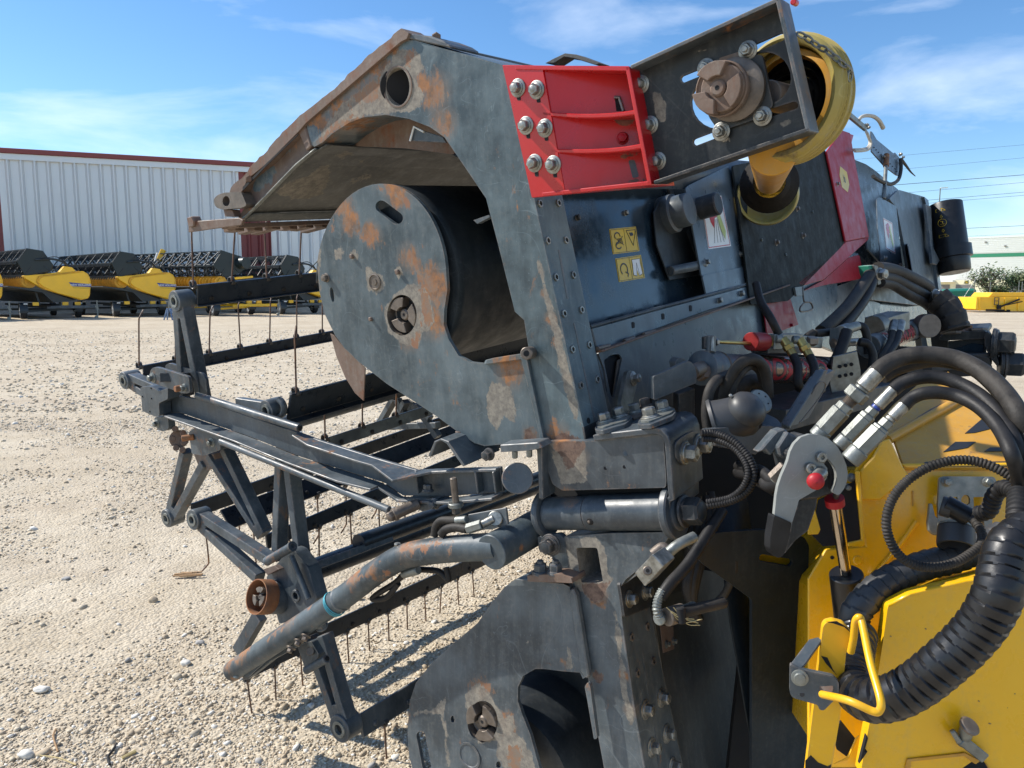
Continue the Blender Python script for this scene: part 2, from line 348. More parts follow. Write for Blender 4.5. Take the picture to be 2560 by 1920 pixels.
M['navyauger'] = paint('auger_tube_paint', (.012, .017, .021), (.035, .042, .046), dust=.12, scratch=.5, rough=.5, spec=.22)
M['ycream'] = paint('faded_yellow_plastic', (.33, .25, .05), (.41, .33, .11), dust=.9, scratch=.5, rust=.30, rustcol=(.07, .05, .03), rough=.42, bump=.15)
M['ypaint'] = paint('yellow_machine_paint', (.82, .44, .003), (.82, .46, .012), dust=.30, scratch=.3, rust=.10, rustcol=(.10, .05, .02), rough=.26, bump=.04, coat=.3)
M['yworn'] = paint('yellow_paint_chipped', (.76, .40, .004), (.80, .43, .01), edge=.5, dust=.15, rust=.22, scratch=.3, rough=.36, bump=.15, rustcol=(.03, .02, .018))
M['ydusty'] = paint('yellow_paint_dusty', (.52, .25, .02), (.60, .32, .045), dust=.5, scratch=.5, rough=.36, bump=.1, rust=.18, rustcol=(.12, .05, .03))
M['redcap'] = plain('red_plastic', (.38, .008, .014), .5, 0, .12, 20)
M['white'] = plain('white_print', (.75, .75, .72), .4, 0, .06)
M['sticky'] = plain('yellow_sticker', (.62, .42, .02), .35, 0, .1)
M['ink'] = plain('black_print', (.02, .02, .02), .4, 0, .1)
M['greenp'] = plain('green_plastic', (.03, .22, .15), .45, 0, .15)
M['boot'] = plain('dirty_rubber_boot', (.018, .015, .012), .7, 0, .5, 30, .2, bump=.3)
M['tine'] = paint('rusty_tine', (.10, .055, .035), (.16, .085, .05), dust=.15, rust=.5, scratch=0, rough=.6, bump=.2)
M['springs'] = plain('spring_steel', (.10, .095, .09), .42, .6, .4, 30)

M['band'] = plain('warm_metal_band', (.16, .10, .07), .22, .6, .3, 30)
M['teal'] = plain('teal_twine', (.08, .40, .48), .7, 0, .2, 60)

M['dkgreen'] = paint('matt_black_guard', (.010, .012, .011), (.025, .028, .026), dust=.2, scratch=.2, rough=.62, spec=.15)
M['redknob'] = plain('dull_red_cap', (.26, .012, .012), .45, .2, .2, 20)

PATCHES = {}
def patch(kind, k, pts, ob, grow=0, size=.010):
    """note an area of object ob (outline read from the photo) where the paint is worn to bare steel, rust or old blue paint"""
    PATCHES.setdefault(ob, [size, []]); PATCHES[ob][1].append((kind, t(k, pts), grow)); PATCHES[ob][0] = size
def apply_patches():
    for ob, (size, lst) in PATCHES.items():
        me = ob.data; bm = bmesh.new(); bm.from_mesh(me)
        for _ in range(9):
            es = [e for e in bm.edges if e.calc_length() > size]
            if not es: break
            bmesh.ops.subdivide_edges(bm, edges=es, cuts=1); bmesh.ops.triangulate(bm, faces=[f for f in bm.faces if len(f.verts) > 3])
        bm.to_mesh(me); bm.free()
        n = len(me.vertices); co = np.empty(n*3); me.vertices.foreach_get('co', co); co = co.reshape(-1, 3) + np.array(WO[ob]) - np.array(CAM)
        d = co @ np.array(FWD); X = np.stack([1280+FPX*(co @ np.array(RIGHT))/d, 960-FPX*(co @ np.array(UP))/d], 1)
        res = {}
        for kind, poly, grow in lst:
            Pn = np.array(poly); best = np.full(n, 1e9); ins = np.zeros(n, bool)
            for i in range(len(Pn)):
                a, b = Pn[i], Pn[(i+1) % len(Pn)]; ab = b-a; L2 = max(1e-6, ab @ ab); u = np.clip(((X-a) @ ab)/L2, 0, 1); best = np.minimum(best, np.linalg.norm(X-(a+u[:, None]*ab), axis=1))
                c_ = (a[1] > X[:, 1]) != (b[1] > X[:, 1]); xi = (b[0]-a[0])*(X[:, 1]-a[1])/((b[1]-a[1]) if abs(b[1]-a[1]) > 1e-9 else 1e-9)+a[0]; ins ^= c_ & (X[:, 0] < xi)
            v = np.clip(.5+(np.where(ins, best, -best)+grow)/44, 0, 1); res[kind] = np.maximum(res.get(kind, 0), v)
        for kind, v in res.items():
            at = me.attributes.new('w_'+kind, 'FLOAT', 'POINT'); at.data.foreach_set('value', v.astype(np.float32))
K_BG = 1.65/1.45; CAM_REAL = CAM; CAM = V((0, 0, 1.45)); fore_ = set(bpy.data.objects)     # the yard was measured for an eye height of 1.45 m and is enlarged to fit 1.65 m
# ================================================================ SETTING
def ground_at(p):
    r = ray(p); return CAM + r*(-CAM.z/r.z)
def copy_tree(o, delta, parent=None, label=None):
    c = o.copy(); COL.objects.link(c)
    if parent: c.parent = parent
    else: c.location = o.location + delta
    WO[c] = WO[o] + delta
    if label: c['label'] = label
    for ch in [x for x in kids.get(o, [])]: copy_tree(ch, V((0, 0, 0)), c)
    return c
kids = {}
def index_kids(root):
    for o in bpy.data.objects:
        if o.parent: kids.setdefault(o.parent, []).append(o) if o not in kids.get(o.parent, []) else None
def text(name, s, loc, xd, yd, h, mat, parent, w=None, ext=.0004, bold=0):
    cu = bpy.data.curves.new(name, 'FONT'); cu.body = s; cu.size = 1; cu.align_x = 'CENTER'; cu.align_y = 'CENTER'; cu.offset = bold
    ob = bpy.data.objects.new(name, cu); me = bpy.data.meshes.new_from_object(ob); bpy.data.objects.remove(ob)
    xs = [v.co.x for v in me.vertices]; ys = [v.co.y for v in me.vertices]; sy = h/(max(ys)-min(ys)); sx = sy if w is None else w/(max(xs)-min(xs))
    cx, cy = (max(xs)+min(xs))/2, (max(ys)+min(ys))/2; xd = xd.normalized(); yd = (yd - xd*yd.dot(xd)).normalized()
    vs = [loc + xd*((v.co.x-cx)*sx) + yd*((v.co.y-cy)*sy) for v in me.vertices]; fs = [tuple(p.vertices) for p in me.polygons]
    return mesh(name, vs, fs, mat, parent)

# ---- ground: one sheet with a finely modelled near part
def ground_mat():
    m, n, b = newmat('pale_gravel_yard'); g = G(n)
    a = g.noise(.35, 5, .6); c = g.noise(2.4, 6, .65); f = g.noise(55, 5, .7); vf = g.noise(170, 3, .7)
    col = g.mix(g.ramp(c, .35, .68), (.49, .405, .285), (.63, .54, .405))
    col = g.mix(g.math('MULTIPLY', g.ramp(a, .45, .65), .55), col, (.43, .34, .23))
    col = g.mix(g.math('MULTIPLY', g.ramp(f, .5, .75), .6), col, (.70, .64, .53))
    col = g.mix(g.math('MULTIPLY', g.ramp(f, .46, .30), .65), col, (.34, .27, .19))
    col = g.mix(g.math('MULTIPLY', g.ramp(vf, .58, .7), .3), col, (.68, .62, .54))
    tr = g.noise(1, 3, .5, g.map((.05, .9, 1), (0, 0, .12))); col = g.mix(g.math('MULTIPLY', g.ramp(tr, .52, .62), .22), col, (.40, .32, .24))
    g.L(col, b.inputs['Base Color']); b.inputs['Roughness'].default_value = .95; b.inputs['Specular IOR Level'].default_value = .15
    vo = g.nd('ShaderNodeTexVoronoi'); vo.inputs['Scale'].default_value = 62; g.L(g.pos, vo.inputs['Vector'])
    vo2 = g.nd('ShaderNodeTexVoronoi'); vo2.inputs['Scale'].default_value = 17; g.L(g.pos, vo2.inputs['Vector'])
    h = g.math('SUBTRACT', g.math('MULTIPLY', f, 1.1), g.math('MULTIPLY', vo.outputs['Distance'], 1.1)); h = g.math('SUBTRACT', h, g.math('MULTIPLY', vo2.outputs['Distance'], 1.0))
    g.bump(h, .5, .02, b); return m
M['ground'] = ground_mat()
def hgt(x, y): return .012*noise.noise(V((x*1.3, y*1.3, 0))) + .006*noise.noise(V((x*5, y*5, 3)))
x0, x1, y0, y1, st = -4.2, 2.4, 1.2, 9.6, .04
nx, ny = int((x1-x0)/st)+1, int((y1-y0)/st)+1
vs = []; 
for j in range(ny):
    for i in range(nx):
        x, y = x0+i*st, y0+j*st; e = min(i, nx-1-i, j, ny-1-j)/12; e = max(0, min(1, e))
        vs.append((x, y, (hgt(x, y) + .004*noise.noise(V((x*17, y*17, 7))))*e))
fs = [(j*nx+i, j*nx+i+1, (j+1)*nx+i+1, (j+1)*nx+i) for j in range(ny-1) for i in range(nx-1)]
X0, Y0 = x0, y0; X1, Y1 = x0+(nx-1)*st, y0+(ny-1)*st; k = len(vs); B = 1500
vs += [(-B, -60, 0), (B, -60, 0), (B, B, 0), (-B, B, 0)]
c00, c10, c11, c01 = 0, nx-1, ny*nx-1, (ny-1)*nx
fs += [tuple([k, k+1] + list(range(c10, c00-1, -1))), tuple([k+1, k+2] + [j*nx+nx-1 for j in range(ny-1, -1, -1)]), tuple([k+2, k+3] + [c01+i for i in range(0, nx)]), tuple([k+3, k] + [j*nx for j in range(0, ny)])]
me = bpy.data.meshes.new('ground'); me.from_pydata(vs, [], fs); me.materials.append(M['ground']); go = bpy.data.objects.new('ground', me); COL.objects.link(go); go['kind'] = 'structure'
for p in me.polygons: p.use_smooth = True
if me.polygons[0].normal.z < 0: me.flip_normals()

# ---- gravel: thousands of small stones lying on it
def gravel(name, n, seed, mats, dist, label):
    rng = np.random.default_rng(seed)
    bm = bmesh.new(); bmesh.ops.create_icosphere(bm, subdivisions=1, radius=1); bv = np.array([v.co[:] for v in bm.verts]); bf = np.array([[v.index for v in f.verts] for f in bm.faces]); bm.free()
    C_ = dist(rng, n); n = len(C_); sz = C_[:, 2]
    nv = len(bv); vert = bv[None]*(1+rng.uniform(-.28, .28, (n, nv, 1)))
    vert = vert*np.stack([rng.uniform(.7, 1.3, n), rng.uniform(.6, 1.0, n), rng.uniform(.38, .75, n)], 1)[:, None, :]*sz[:, None, None]
    a = rng.uniform(0, 6.283, n); ca, sa = np.cos(a)[:, None], np.sin(a)[:, None]; x, y = vert[..., 0].copy(), vert[..., 1].copy(); tl = rng.uniform(-.35, .35, (n, 1))
    vert[..., 0] = x*ca-y*sa; vert[..., 1] = x*sa+y*ca; vert[..., 2] += vert[..., 0]*tl
    hz_ = np.array([hgt(px_, py_) if (x0+.5 < px_ < X1-.5 and y0+.5 < py_ < Y1-.5) else 0 for px_, py_ in C_[:, :2]])
    vert[..., 0] += C_[:, 0:1]; vert[..., 1] += C_[:, 1:2]; vert[..., 2] += (hz_+sz*rng.uniform(-.1, .3, n))[:, None]
    me = bpy.data.meshes.new(name); me.vertices.add(n*nv); me.vertices.foreach_set('co', vert.reshape(-1)); nf = len(bf)
    F = (bf[None]+np.arange(n)[:, None, None]*nv).reshape(-1, 3); me.loops.add(F.size); me.loops.foreach_set('vertex_index', F.reshape(-1))
    me.polygons.add(len(F)); me.polygons.foreach_set('loop_start', np.arange(0, F.size, 3))
    for m in mats: me.materials.append(m)
    me.polygons.foreach_set('material_index', np.repeat(rng.choice(len(mats), n, p=[.52, .34, .11, .03][:len(mats)]), nf)); me.update(); me.validate()
    o = bpy.data.objects.new(name, me); COL.objects.link(o); o['kind'] = 'stuff'; o['label'] = label; o['category'] = 'gravel'; return o
sm = [plain('stone_cream', (.57, .485, .36), .9, 0, .18, 30, .2), plain('stone_sand', (.46, .37, .26), .9, 0, .2, 30, .2), plain('stone_white', (.72, .68, .60), .85, 0, .1, 30, .2), plain('stone_grey', (.38, .36, .33), .8, 0, .2, 30, .3)]
def d1(rng, n):
    y = 1.9 + 7.5*rng.random(n)**1.7; x = rng.uniform(-.82, .22, n)*y + rng.uniform(-.1, .3, n); s = .0026+.0040*rng.random(n)**2; s *= (.8+y*.16); s = np.where(rng.random(n) < .05, s*2.2, s); k = np.array([noise.noise(V((a*.7, b*.7, 5)))+.5*noise.noise(V((a*2.6, b*2.6, 9))) for a, b in zip(x, y)]); m = rng.random(n) < np.clip(.55+1.6*k, .08, 1); return np.stack([x, y, s], 1)[m]
def d2(rng, n):
    y = 2.0 + 12*rng.random(n)**1.4; x = rng.uniform(-.8, .25, n)*y; s = .012+.014*rng.random(n)**3; return np.stack([x, y, s], 1)
def d3(rng, n):
    y = 9 + 18*rng.random(n)**1.2; x = rng.uniform(-.75, -.05, n)*y; s = .012+.022*rng.random(n)**2; return np.stack([x, y, s], 1)
gravel('gravel', 110000, 3, sm, d1, 'loose pale limestone gravel spread over the yard')
gravel('pebbles', 190, 4, sm, d2, 'larger cream and grey pebbles scattered on the gravel yard')
gravel('far_gravel', 9000, 5, sm, d3, 'pale stones strewn over the yard farther back')
# a few stones one can point at
def stone(c, r, s, label, mat):
    bm = bmesh.new(); bmesh.ops.create_icosphere(bm, subdivisions=3, radius=1); sd_ = random.random()*50
    vs = [c + V((v.co.x*r, v.co.y*r*.75, v.co.z*r*s))*(1+.28*noise.noise(v.co*1.3+V((sd_, 0, 0)))+.06*noise.noise(v.co*4)) for v in bm.verts]; fs = [tuple(v.index for v in f.verts) for f in bm.faces]; bm.free()
    o = mesh('stone', vs, fs, mat, smooth=50, bevel=0); setp(o, label, 'stone', 'single stones on the gravel')
for (a, b, r, s, lb, mt) in ((66, 1892, .024, .6, 'round white stone on the gravel in the bottom left corner of the yard', 2), (383, 1505, .022, .8, 'tan lump of stone casting a shadow, standing alone left of the reel arms', 1),
                             (105, 1728, .026, .4, 'long flat white stone lying on the gravel above the round white one', 2), (443, 1697, .018, .7, 'cream angular stone lying left of the lower pipe end', 0), (465, 1662, .02, .6, 'broad pale stone beside the angular one, left of the lower pipe', 2),
                             (165, 1450, .022, .35, 'flat grey-white stone set in the gravel far from the machine', 3), (500, 1610, .02, .35, 'flat grey stone lying on gravel just left of the grey pipe end', 3)):
    stone(ground_at((a, b))+V((0, 0, .008)), r, s, lb, sm[mt])
M['wood'] = plain('dry_wood', (.36, .22, .11), .85, 0, .3, 60, bump=.4); M['straw'] = plain('straw', (.55, .43, .2), .8, 0, .2, 50)
w = ground_at((475, 1443)); m = MB()
for i in range(7):
    a = w+V((random.uniform(-.05, .03), random.uniform(-.02, .02), .012+i*.001)); m.add(*g_box(a-V((.035, 0, 0)), a+V((.05, random.uniform(.0, .02), .002)), .012, .006, V((0, 0, 1))))
o = m.build('wood_splinter', M['wood'], bevel=.001); setp(o, 'splintered light brown wood chip on gravel under the reel tine', 'wood chip')
def twig(pts, r, mat, lb):
    o = tube('twig', [ground_at(p)+V((0, 0, .008+.004*(i % 2))) for i, p in enumerate(pts)], r, mat, n=6); setp(o, lb, 'twig', 'twigs and straws on the gravel')
twig([(140, 1828), (134, 1850), (145, 1885)], .003, M['wood'], 'thin crooked brown twig near the bottom left of the yard')
twig([(292, 1866), (282, 1885), (270, 1900), (275, 1920)], .004, M['grime_and_shade'], 'dark forked twig on gravel at the lower edge of the yard')
twig([(92, 1893), (150, 1905), (190, 1918)], .002, M['straw'], 'long yellow straw beside the round white stone')
twig([(305, 1902), (340, 1886)], .006, M['straw'], 'short pale stick lying right of the dark twig')

# ---- metal shed on the left
def shed():
    a0, a1 = P((0, 722), 46), P((620, 722), 51.2); a0.z = a1.z = 0; w = (a1-a0).normalized(); nrm = V((w.y, -w.x, 0)); 
    topz = lambda p: P((0, 378), 46).z
    H = P((0, 380), 46).z; base = a0 - w*14; Lw = 62
    th = thing('metal_shed', base, 'long pale corrugated metal shed with dark red trim behind the parked headers', 'building')
    wm = plain('shed_sheet', (.70, .71, .71), .38, .35, .03, .6); rm = plain('shed_red_sheet', (.24, .055, .05), .45, .1, .06, 1); 
    rib = [(0, 0), (.42, 0), (.50, .17), (.62, .17), (.70, 0)]; pitch = .70
    def sheet(name, s0, s1, z0, z1, mat, off=0, pitch=.70):
        pr = []; s = s0
        while s < s1:
            for u, d in ((0, 0), (.34, 0), (.48, .20), (.54, .20), (.64, 0)):
                if s+u*pitch/.70 <= s1: pr.append((s+u*pitch/.70, d))
            s += pitch
        pr.append((s1, 0)); vs = [base + w*a + nrm*(d+off) + V((0, 0, z)) for z in (z0, z1) for a, d in pr]; n = len(pr)
        vs += [base + w*s0 + nrm*(off-.15)+V((0, 0, z0)), base + w*s1 + nrm*(off-.15)+V((0, 0, z0)), base + w*s1 + nrm*(off-.15)+V((0, 0, z1)), base + w*s0 + nrm*(off-.15)+V((0, 0, z1))]
        fs = [(i, i+1, n+i+1, n+i) for i in range(n-1)] + [(2*n, 2*n+1, 2*n+2, 2*n+3), (0, n, 2*n+3, 2*n), (n-1, 2*n-1, 2*n+2, 2*n+1)]
        return mesh(name, vs, fs, mat, th)
    def s_of(px_):                                    # distance along the wall seen at this pixel
        pl = Plane(base, -nrm); return (pl.at((px_, 560))-base).dot(w)
    s_a, s_b, s_c, s_d = s_of(6), s_of(601), s_of(677), Lw
    sheet('wall_sheet', s_a, s_b, 1.1, H-.55, wm); sheet('wall_sheet', s_c, s_d, 1.1, H-.55, wm)
    sheet('red_sheet', s_b, s_c, 1.1, H-.55, rm); sheet('red_sheet', 0, s_a, 1.1, H-.55, rm)
    def wallbox(name, s0, s1, z0, z1, d0, d1, mat, bevel=0):
        vs = [base + w*a + nrm*d + V((0, 0, z)) for z in (z0, z1) for d in (d0, d1) for a in (s0, s1)]
        fs = [(0, 1, 3, 2), (4, 5, 7, 6), (0, 1, 5, 4), (2, 3, 7, 6), (0, 2, 6, 4), (1, 3, 7, 5)]; return mesh(name, vs, fs, mat, th, bevel=bevel)
    wallbox('eaves_gutter', 0, Lw, H-.22, H+.08, -.2, .32, rm, .03); wallbox('eaves_flashing', 0, Lw, H-.56, H-.221, -.2, .20, wm)
    bm_ = plain('shed_block_base', (.42, .38, .33), .9, 0, .15, 2); wallbox('base_wall', 0, Lw, 0, 1.1, -.25, .02, bm_)
    wallbox('roof', 0, Lw, H-.2, H-.02, -22, -.21, rm); wallbox('side_wall', Lw-.2, Lw, 0, H, -22, -.26, wm); wallbox('rear_wall', 0, Lw, 0, H, -22.2, -22.01, wm)
shed()

# ---- headers parked on trailers
Lx = V((-.74, .68, 0)).normalized(); Wx = V((.80, .60, 0)).normalized()
M['reelblack'] = plain('reel_black_plastic', (.022, .032, .038), .45, 0, .25, 3); M['hshield'] = plain('reel_end_shield', (.008, .018, .021), .40, 0, .2, 2)
M['tyre'] = plain('tyre_rubber', (.022, .022, .024), .8, 0, .25, 6); M['wheelgrey'] = plain('wheel_disc', (.34, .36, .38), .5, .2, .1, 5); M['bluebadge'] = plain('blue_badge', (.02, .045, .24), .4, 0, .05)
M['ybg'] = plain('header_yellow', (.93, .52, .014), .34, 0, .06, 2, coat=.2); M['ybgd'] = plain('header_yellow_worn', (.62, .33, .02), .5, 0, .3, 3)
def loc13(O):
    def f(x, y, l=0): return O + Wx*((x-250)*.00356/1.14) + V((0, 0, 3.70-.00352*y)) + Lx*l
    return f
def parked(O, label, kind=0):
    f = loc13(O); hd = thing('parked_header', O+V((0, 0, 1)), label, 'header', 'headers parked on trailers')
    def pr(name, pts, l0, l1, mat, bevel=.02, par=hd, segs=1):
        vs, fs = g_prism([[f(x, y, l0) for x, y in pts]], Lx*(l1-l0)); return mesh(name, vs, fs, mat, par, bevel=bevel, segs=segs)
    N = 9.0
    hexp = [(385, 95), (600, 125), (725, 310), (690, 400), (340, 470), (245, 265)] if not kind else [(385, 60), (760, 160), (800, 330), (690, 400), (440, 470), (245, 300)]
    s = pr('reel_end_shield', hexp, -.03, .03, M['hshield'])
    for (a, b) in (((380, 110), (265, 260)), ((620, 170), (540, 250)), ((430, 340), (350, 440)), ((600, 330), (680, 400))): bar('shield_rib', f(*a, -.05), f(*b, -.05), .03, .03, M['reelblack'], s, Lx)
    cx, cy = 485, 280; bats = [(hx+(cx-hx)*.08, hy+(cy-hy)*.08) for hx, hy in hexp]
    for (bx, by) in bats: bar('reel_bat', f(bx, by, .05), f(bx, by, N), .09, .05, M['reelblack'], hd, V((0, 0, 1)), bevel=0)
    if not kind:
        m = MB()
        for (bx, by) in bats:
            l = .1
            while l < N:
                p = f(bx, by, l); m.add(*g_box(p+Wx*.03, p+V((0, 0, -.30))+Wx*.10, .02, .015, Lx)); m.add(*g_box(p+Wx*-.03, p+V((0, 0, -.16))-Wx*.08, .03, .02, Lx)); l += .11
        o = m.build('reel_tines', M['reelblack'], hd); o['kind'] = 'stuff'
    l = .9
    while l < N:
        m = MB()
        for i in range(6):
            a, b = bats[i], bats[(i+1) % 6]; m.add(*g_box(f(*a, l), f(*b, l), .05, .05, Lx)); m.add(*g_box(f(cx, cy, l), f(*a, l), .06, .08, Lx))
            if kind: m.add(*g_box(f(*a, l), f(*b, l-.8), .05, .05, Lx))
        m.build('reel_spider', M['reelblack'], hd); l += .8 if kind else 1.15
    cyl('reel_tube', f(cx, cy, .05), f(cx, cy, N), .10, M['reelblack'], hd, n=12)
    cyl('auger_tube', f(400, 540, .1), f(400, 540, N), .20, M['ybgd'], hd, n=16)
    m = MB(); l = .15
    while l < N: m.add(*g_lathe(f(400, 540, l), Lx+Wx*.25, [(0, .32), (.015, .32)], 18)); l += .28 if kind else .34
    m.build('auger_flighting', M['ybgd'], hd)
    pr('pan', [(120, 600), (560, 650), (980, 800), (940, 720), (960, 480), (1000, 480), (1010, 800), (700, 830), (560, 690), (115, 612)] if not kind else [(180, 600), (560, 650), (760, 700), (760, 740), (560, 690), (175, 612)], .06, N, M['reelblack'], bevel=0)
    if not kind: pr('back_sheet', [(985, 420), (1020, 420), (1020, 640), (985, 640)], .06, N, M['ybg'], bevel=.01)
    if not kind:
        dv = pr('divider', [(300, 470), (320, 462), (560, 445), (780, 410), (860, 330), (960, 345), (1010, 398), (1110, 395), (1170, 430), (1195, 480), (1205, 540), (1180, 730), (1150, 775), (1050, 795), (700, 690), (550, 640), (340, 510)], -.22, .10, M['ybg'], bevel=.05, segs=3)
        pr('divider_skin', [(490, 560), (500, 510), (560, 475), (1060, 412), (1120, 415), (1180, 480), (1165, 735), (1130, 775), (1050, 785), (730, 700), (540, 610)], -.30, -.215, M['ybg'], bevel=.06, par=dv, segs=3)
        tube('rub_rail', [f(x, y, -.25) for x, y in ((1050, 398), (560, 462), (490, 490), (470, 540), (500, 600), (560, 640))], .022, M['ybgd'], dv, n=6)
        bd = pr('badge', [(890, 550), (1190, 575), (1190, 615), (935, 605)], -.307, -.298, M['bluebadge'], bevel=0, par=dv)
        text('badge_lettering', 'NEW HOLLAND', f(1055, 585, -.312), Wx, V((0, 0, 1)), .10, M['white'], bd, w=.88, bold=.02)
        pr('badge_strip', [(935, 612), (1185, 622), (1180, 640), (950, 632)], -.31, -.30, M['sticky'], bevel=0, par=dv)
        fr = [f(690, 410, -.15), f(960, 190, -.05), f(1060, 380, -.1)]
        for a, b in zip(fr, fr[1:]): bar('divider_hoop', a, b, .05, .05, M['reelblack'], hd)
        tube('reel_arm', [f(480, 250, -.1), f(700, 235, -.12), f(850, 270, -.05), f(960, 350, 0)], .05, M['reelblack'], hd, n=8)
        tube('reel_hose', [f(560, 240, -.15), f(760, 205, -.15), f(900, 290, -.1)], .02, M['rubber'], hd, n=6)
    else:
        cyl('reel_motor', f(700, 250, -.55), f(700, 250, 0), .30, M['hshield'], hd, n=18)
        pr('frame_beam', [(560, 470), (900, 440), (900, 470), (600, 500)], -.1, .1, M['ybg'])
    # supports seen below
    for x in (520, 800): bar('support_leg', f(x, 690, .6), f(x+40, 860, .6), .10, .08, M['reelblack'], hd)
    return hd
def trailer(O, label, kind=0):
    f = loc13(O); ym = M['ybg'] if kind else M['reelblack']
    td = thing('header_trailer', O+Wx*1.5, label, 'trailer', 'trailers under the parked headers')
    for (x, l) in ((310, .3), (1180, 1.6), (330, 5.4), (1180, 5.4)):
        c = f(x, 945, l); R_ = .36
        wv = lathe('wheel', c-Wx*.14, Wx, [(0, .2), (0, R_-.04), (.04, R_), (.24, R_), (.28, R_-.04), (.28, .2)], M['tyre'], td, 24, caps=True)
        lathe('rim', c-Wx*.145, Wx, [(0, .2), (.02, .17), (.02, .06), (-.03, .05)], M['wheelgrey'], wv, 20)
        vs, fs = g_lathe(c-Wx*.17, Wx, [(0, R_+.05), (.34, R_+.05)], 16, V((0, 0, 1)), False, -100, 100)
        if x < 600 or l < 2: mesh('mudguard', vs, fs, M['reelblack'], td, solid=.02)
        bar('registration_plate', c+V((0, 0, R_+.0))-Lx*.44+Wx*-.08, c+V((0, 0, R_+.0))-Lx*.44+Wx*.08, .02, .05, M['white'], td, bevel=0)
    bar('axle', f(310, 945, .3), f(1180, 925, 1.6), .10, .10, ym, td); bar('axle', f(330, 945, 5.4), f(1180, 945, 5.4), .10, .10, ym, td)
    bar('chassis_beam', f(760, 890, .2), f(760, 890, 6), .14, .16, ym, td)
    bar('drawbar', f(650, 890, .0), f(1235, 885, -.5), .09, .12, M['slate'] if not kind else ym, td); bar('drawbar', f(650, 900, .5), f(1235, 895, -.45), .09, .12, M['slate'] if not kind else ym, td)
    bar('coupling', f(1225, 870, -.5), f(1245, 930, -.5), .12, .12, M['galv'], td); cyl('jack', f(1235, 800, -.55), f(1235, 1020, -.55), .035, M['galv'], td, n=10)
    cyl('jack_wheel', f(1215, 1032, -.6), f(1215, 1032, -.52), .075, M['galv'], td, n=14)
    for x in (430, 830, 1000): bar('saddle_block', f(x, 845, .2), f(x+80, 845, .2), .2, .16, M['ybg'], td)
    for x in (480, 800): bar('cross_member', f(x, 865, .2), f(x+20, 865, 5.5), .08, .1, M['reelblack'], td)
    return td
O1 = V((-22.0, 36.4, 0)) + Wx*0; O1 = P((47, 722), 36.4); O1.z = 0
hA = parked(O1, 'yellow grain header with black reel parked near the left, whole blue badge visible'); tA = trailer(O1, 'black trailer under the parked header with the whole blue badge')
index_kids(None)
for (dx, dy, l1, l2) in ((-2.9, -2.2, 'yellow parked header cut by the left edge, only its nose showing', 'black trailer cut by the left edge of the picture'),
                         (2.9, 3.0, 'yellow grain header with black reel, second whole one, its badge half hidden by a tine', 'black trailer under the second whole parked header'),
                         (10.3, 7.0, 'yellow grain header with black reel half hidden behind the rusty disc and reel bar', 'trailer under the farthest parked header, beside the rusty disc')):
    copy_tree(hA, V((dx, dy, 0)), label=l1); copy_tree(tA, V((dx, dy, 0)), label=l2)
O3 = P((535, 722), 40.5); O3.z = 0
Lx = V((-.83, .56, 0)).normalized(); Wx = V((.80, .60, 0)).normalized()
parked(O3, 'grain header with open black bar reel and yellow auger, between two finned reels', 1); trailer(O3, 'yellow trailer under the header with the open black bar reel', 1)
sp = P((383, 740), 44); m = tube('unloading_spout', [V((sp.x-.2, sp.y, 1.6)), V((sp.x+.45, sp.y, 3.45))], .13, M['white'], n=10, curve=False)
st_ = thing('unloading_auger', V((sp.x, sp.y, 1.5)), 'white auger spout with yellow hood rising behind the parked headers', 'auger')
m.parent = st_; m.location = WO[m]-WO[st_]; a = P((397, 652), 43.8); bar('hood', a, P((409, 624), 43.8), .45, .25, M['ybg'], st_, bevel=.03)
ax = P((222, 776), 35.2)
sd_ = thing('axle_stand', ground_at((218, 797))*1, 'blue axle stand on the gravel in front of the second parked header', 'stand'); bp = ground_at((424, 800)); WO[sd_] = bp; sd_.location = bp
M['bluep'] = plain('blue_grey_paint', (.12, .19, .32), .5, 0, .2, 5)
for dx, dy in ((-.2, -.15), (.2, -.15), (-.2, .2), (.2, .2)): bar('leg', bp+V((dx, dy, 0)), bp+V((dx*.3, dy*.3, .55)), .05, .05, M['bluep'], sd_)
cyl('post', bp+V((0, 0, .5)), bp+V((0, 0, .85)), .035, M['galv'], sd_, n=10); bar('saddle', bp+V((-.15, 0, .85)), bp+V((.15, 0, .85)), .06, .04, M['galv'], sd_)

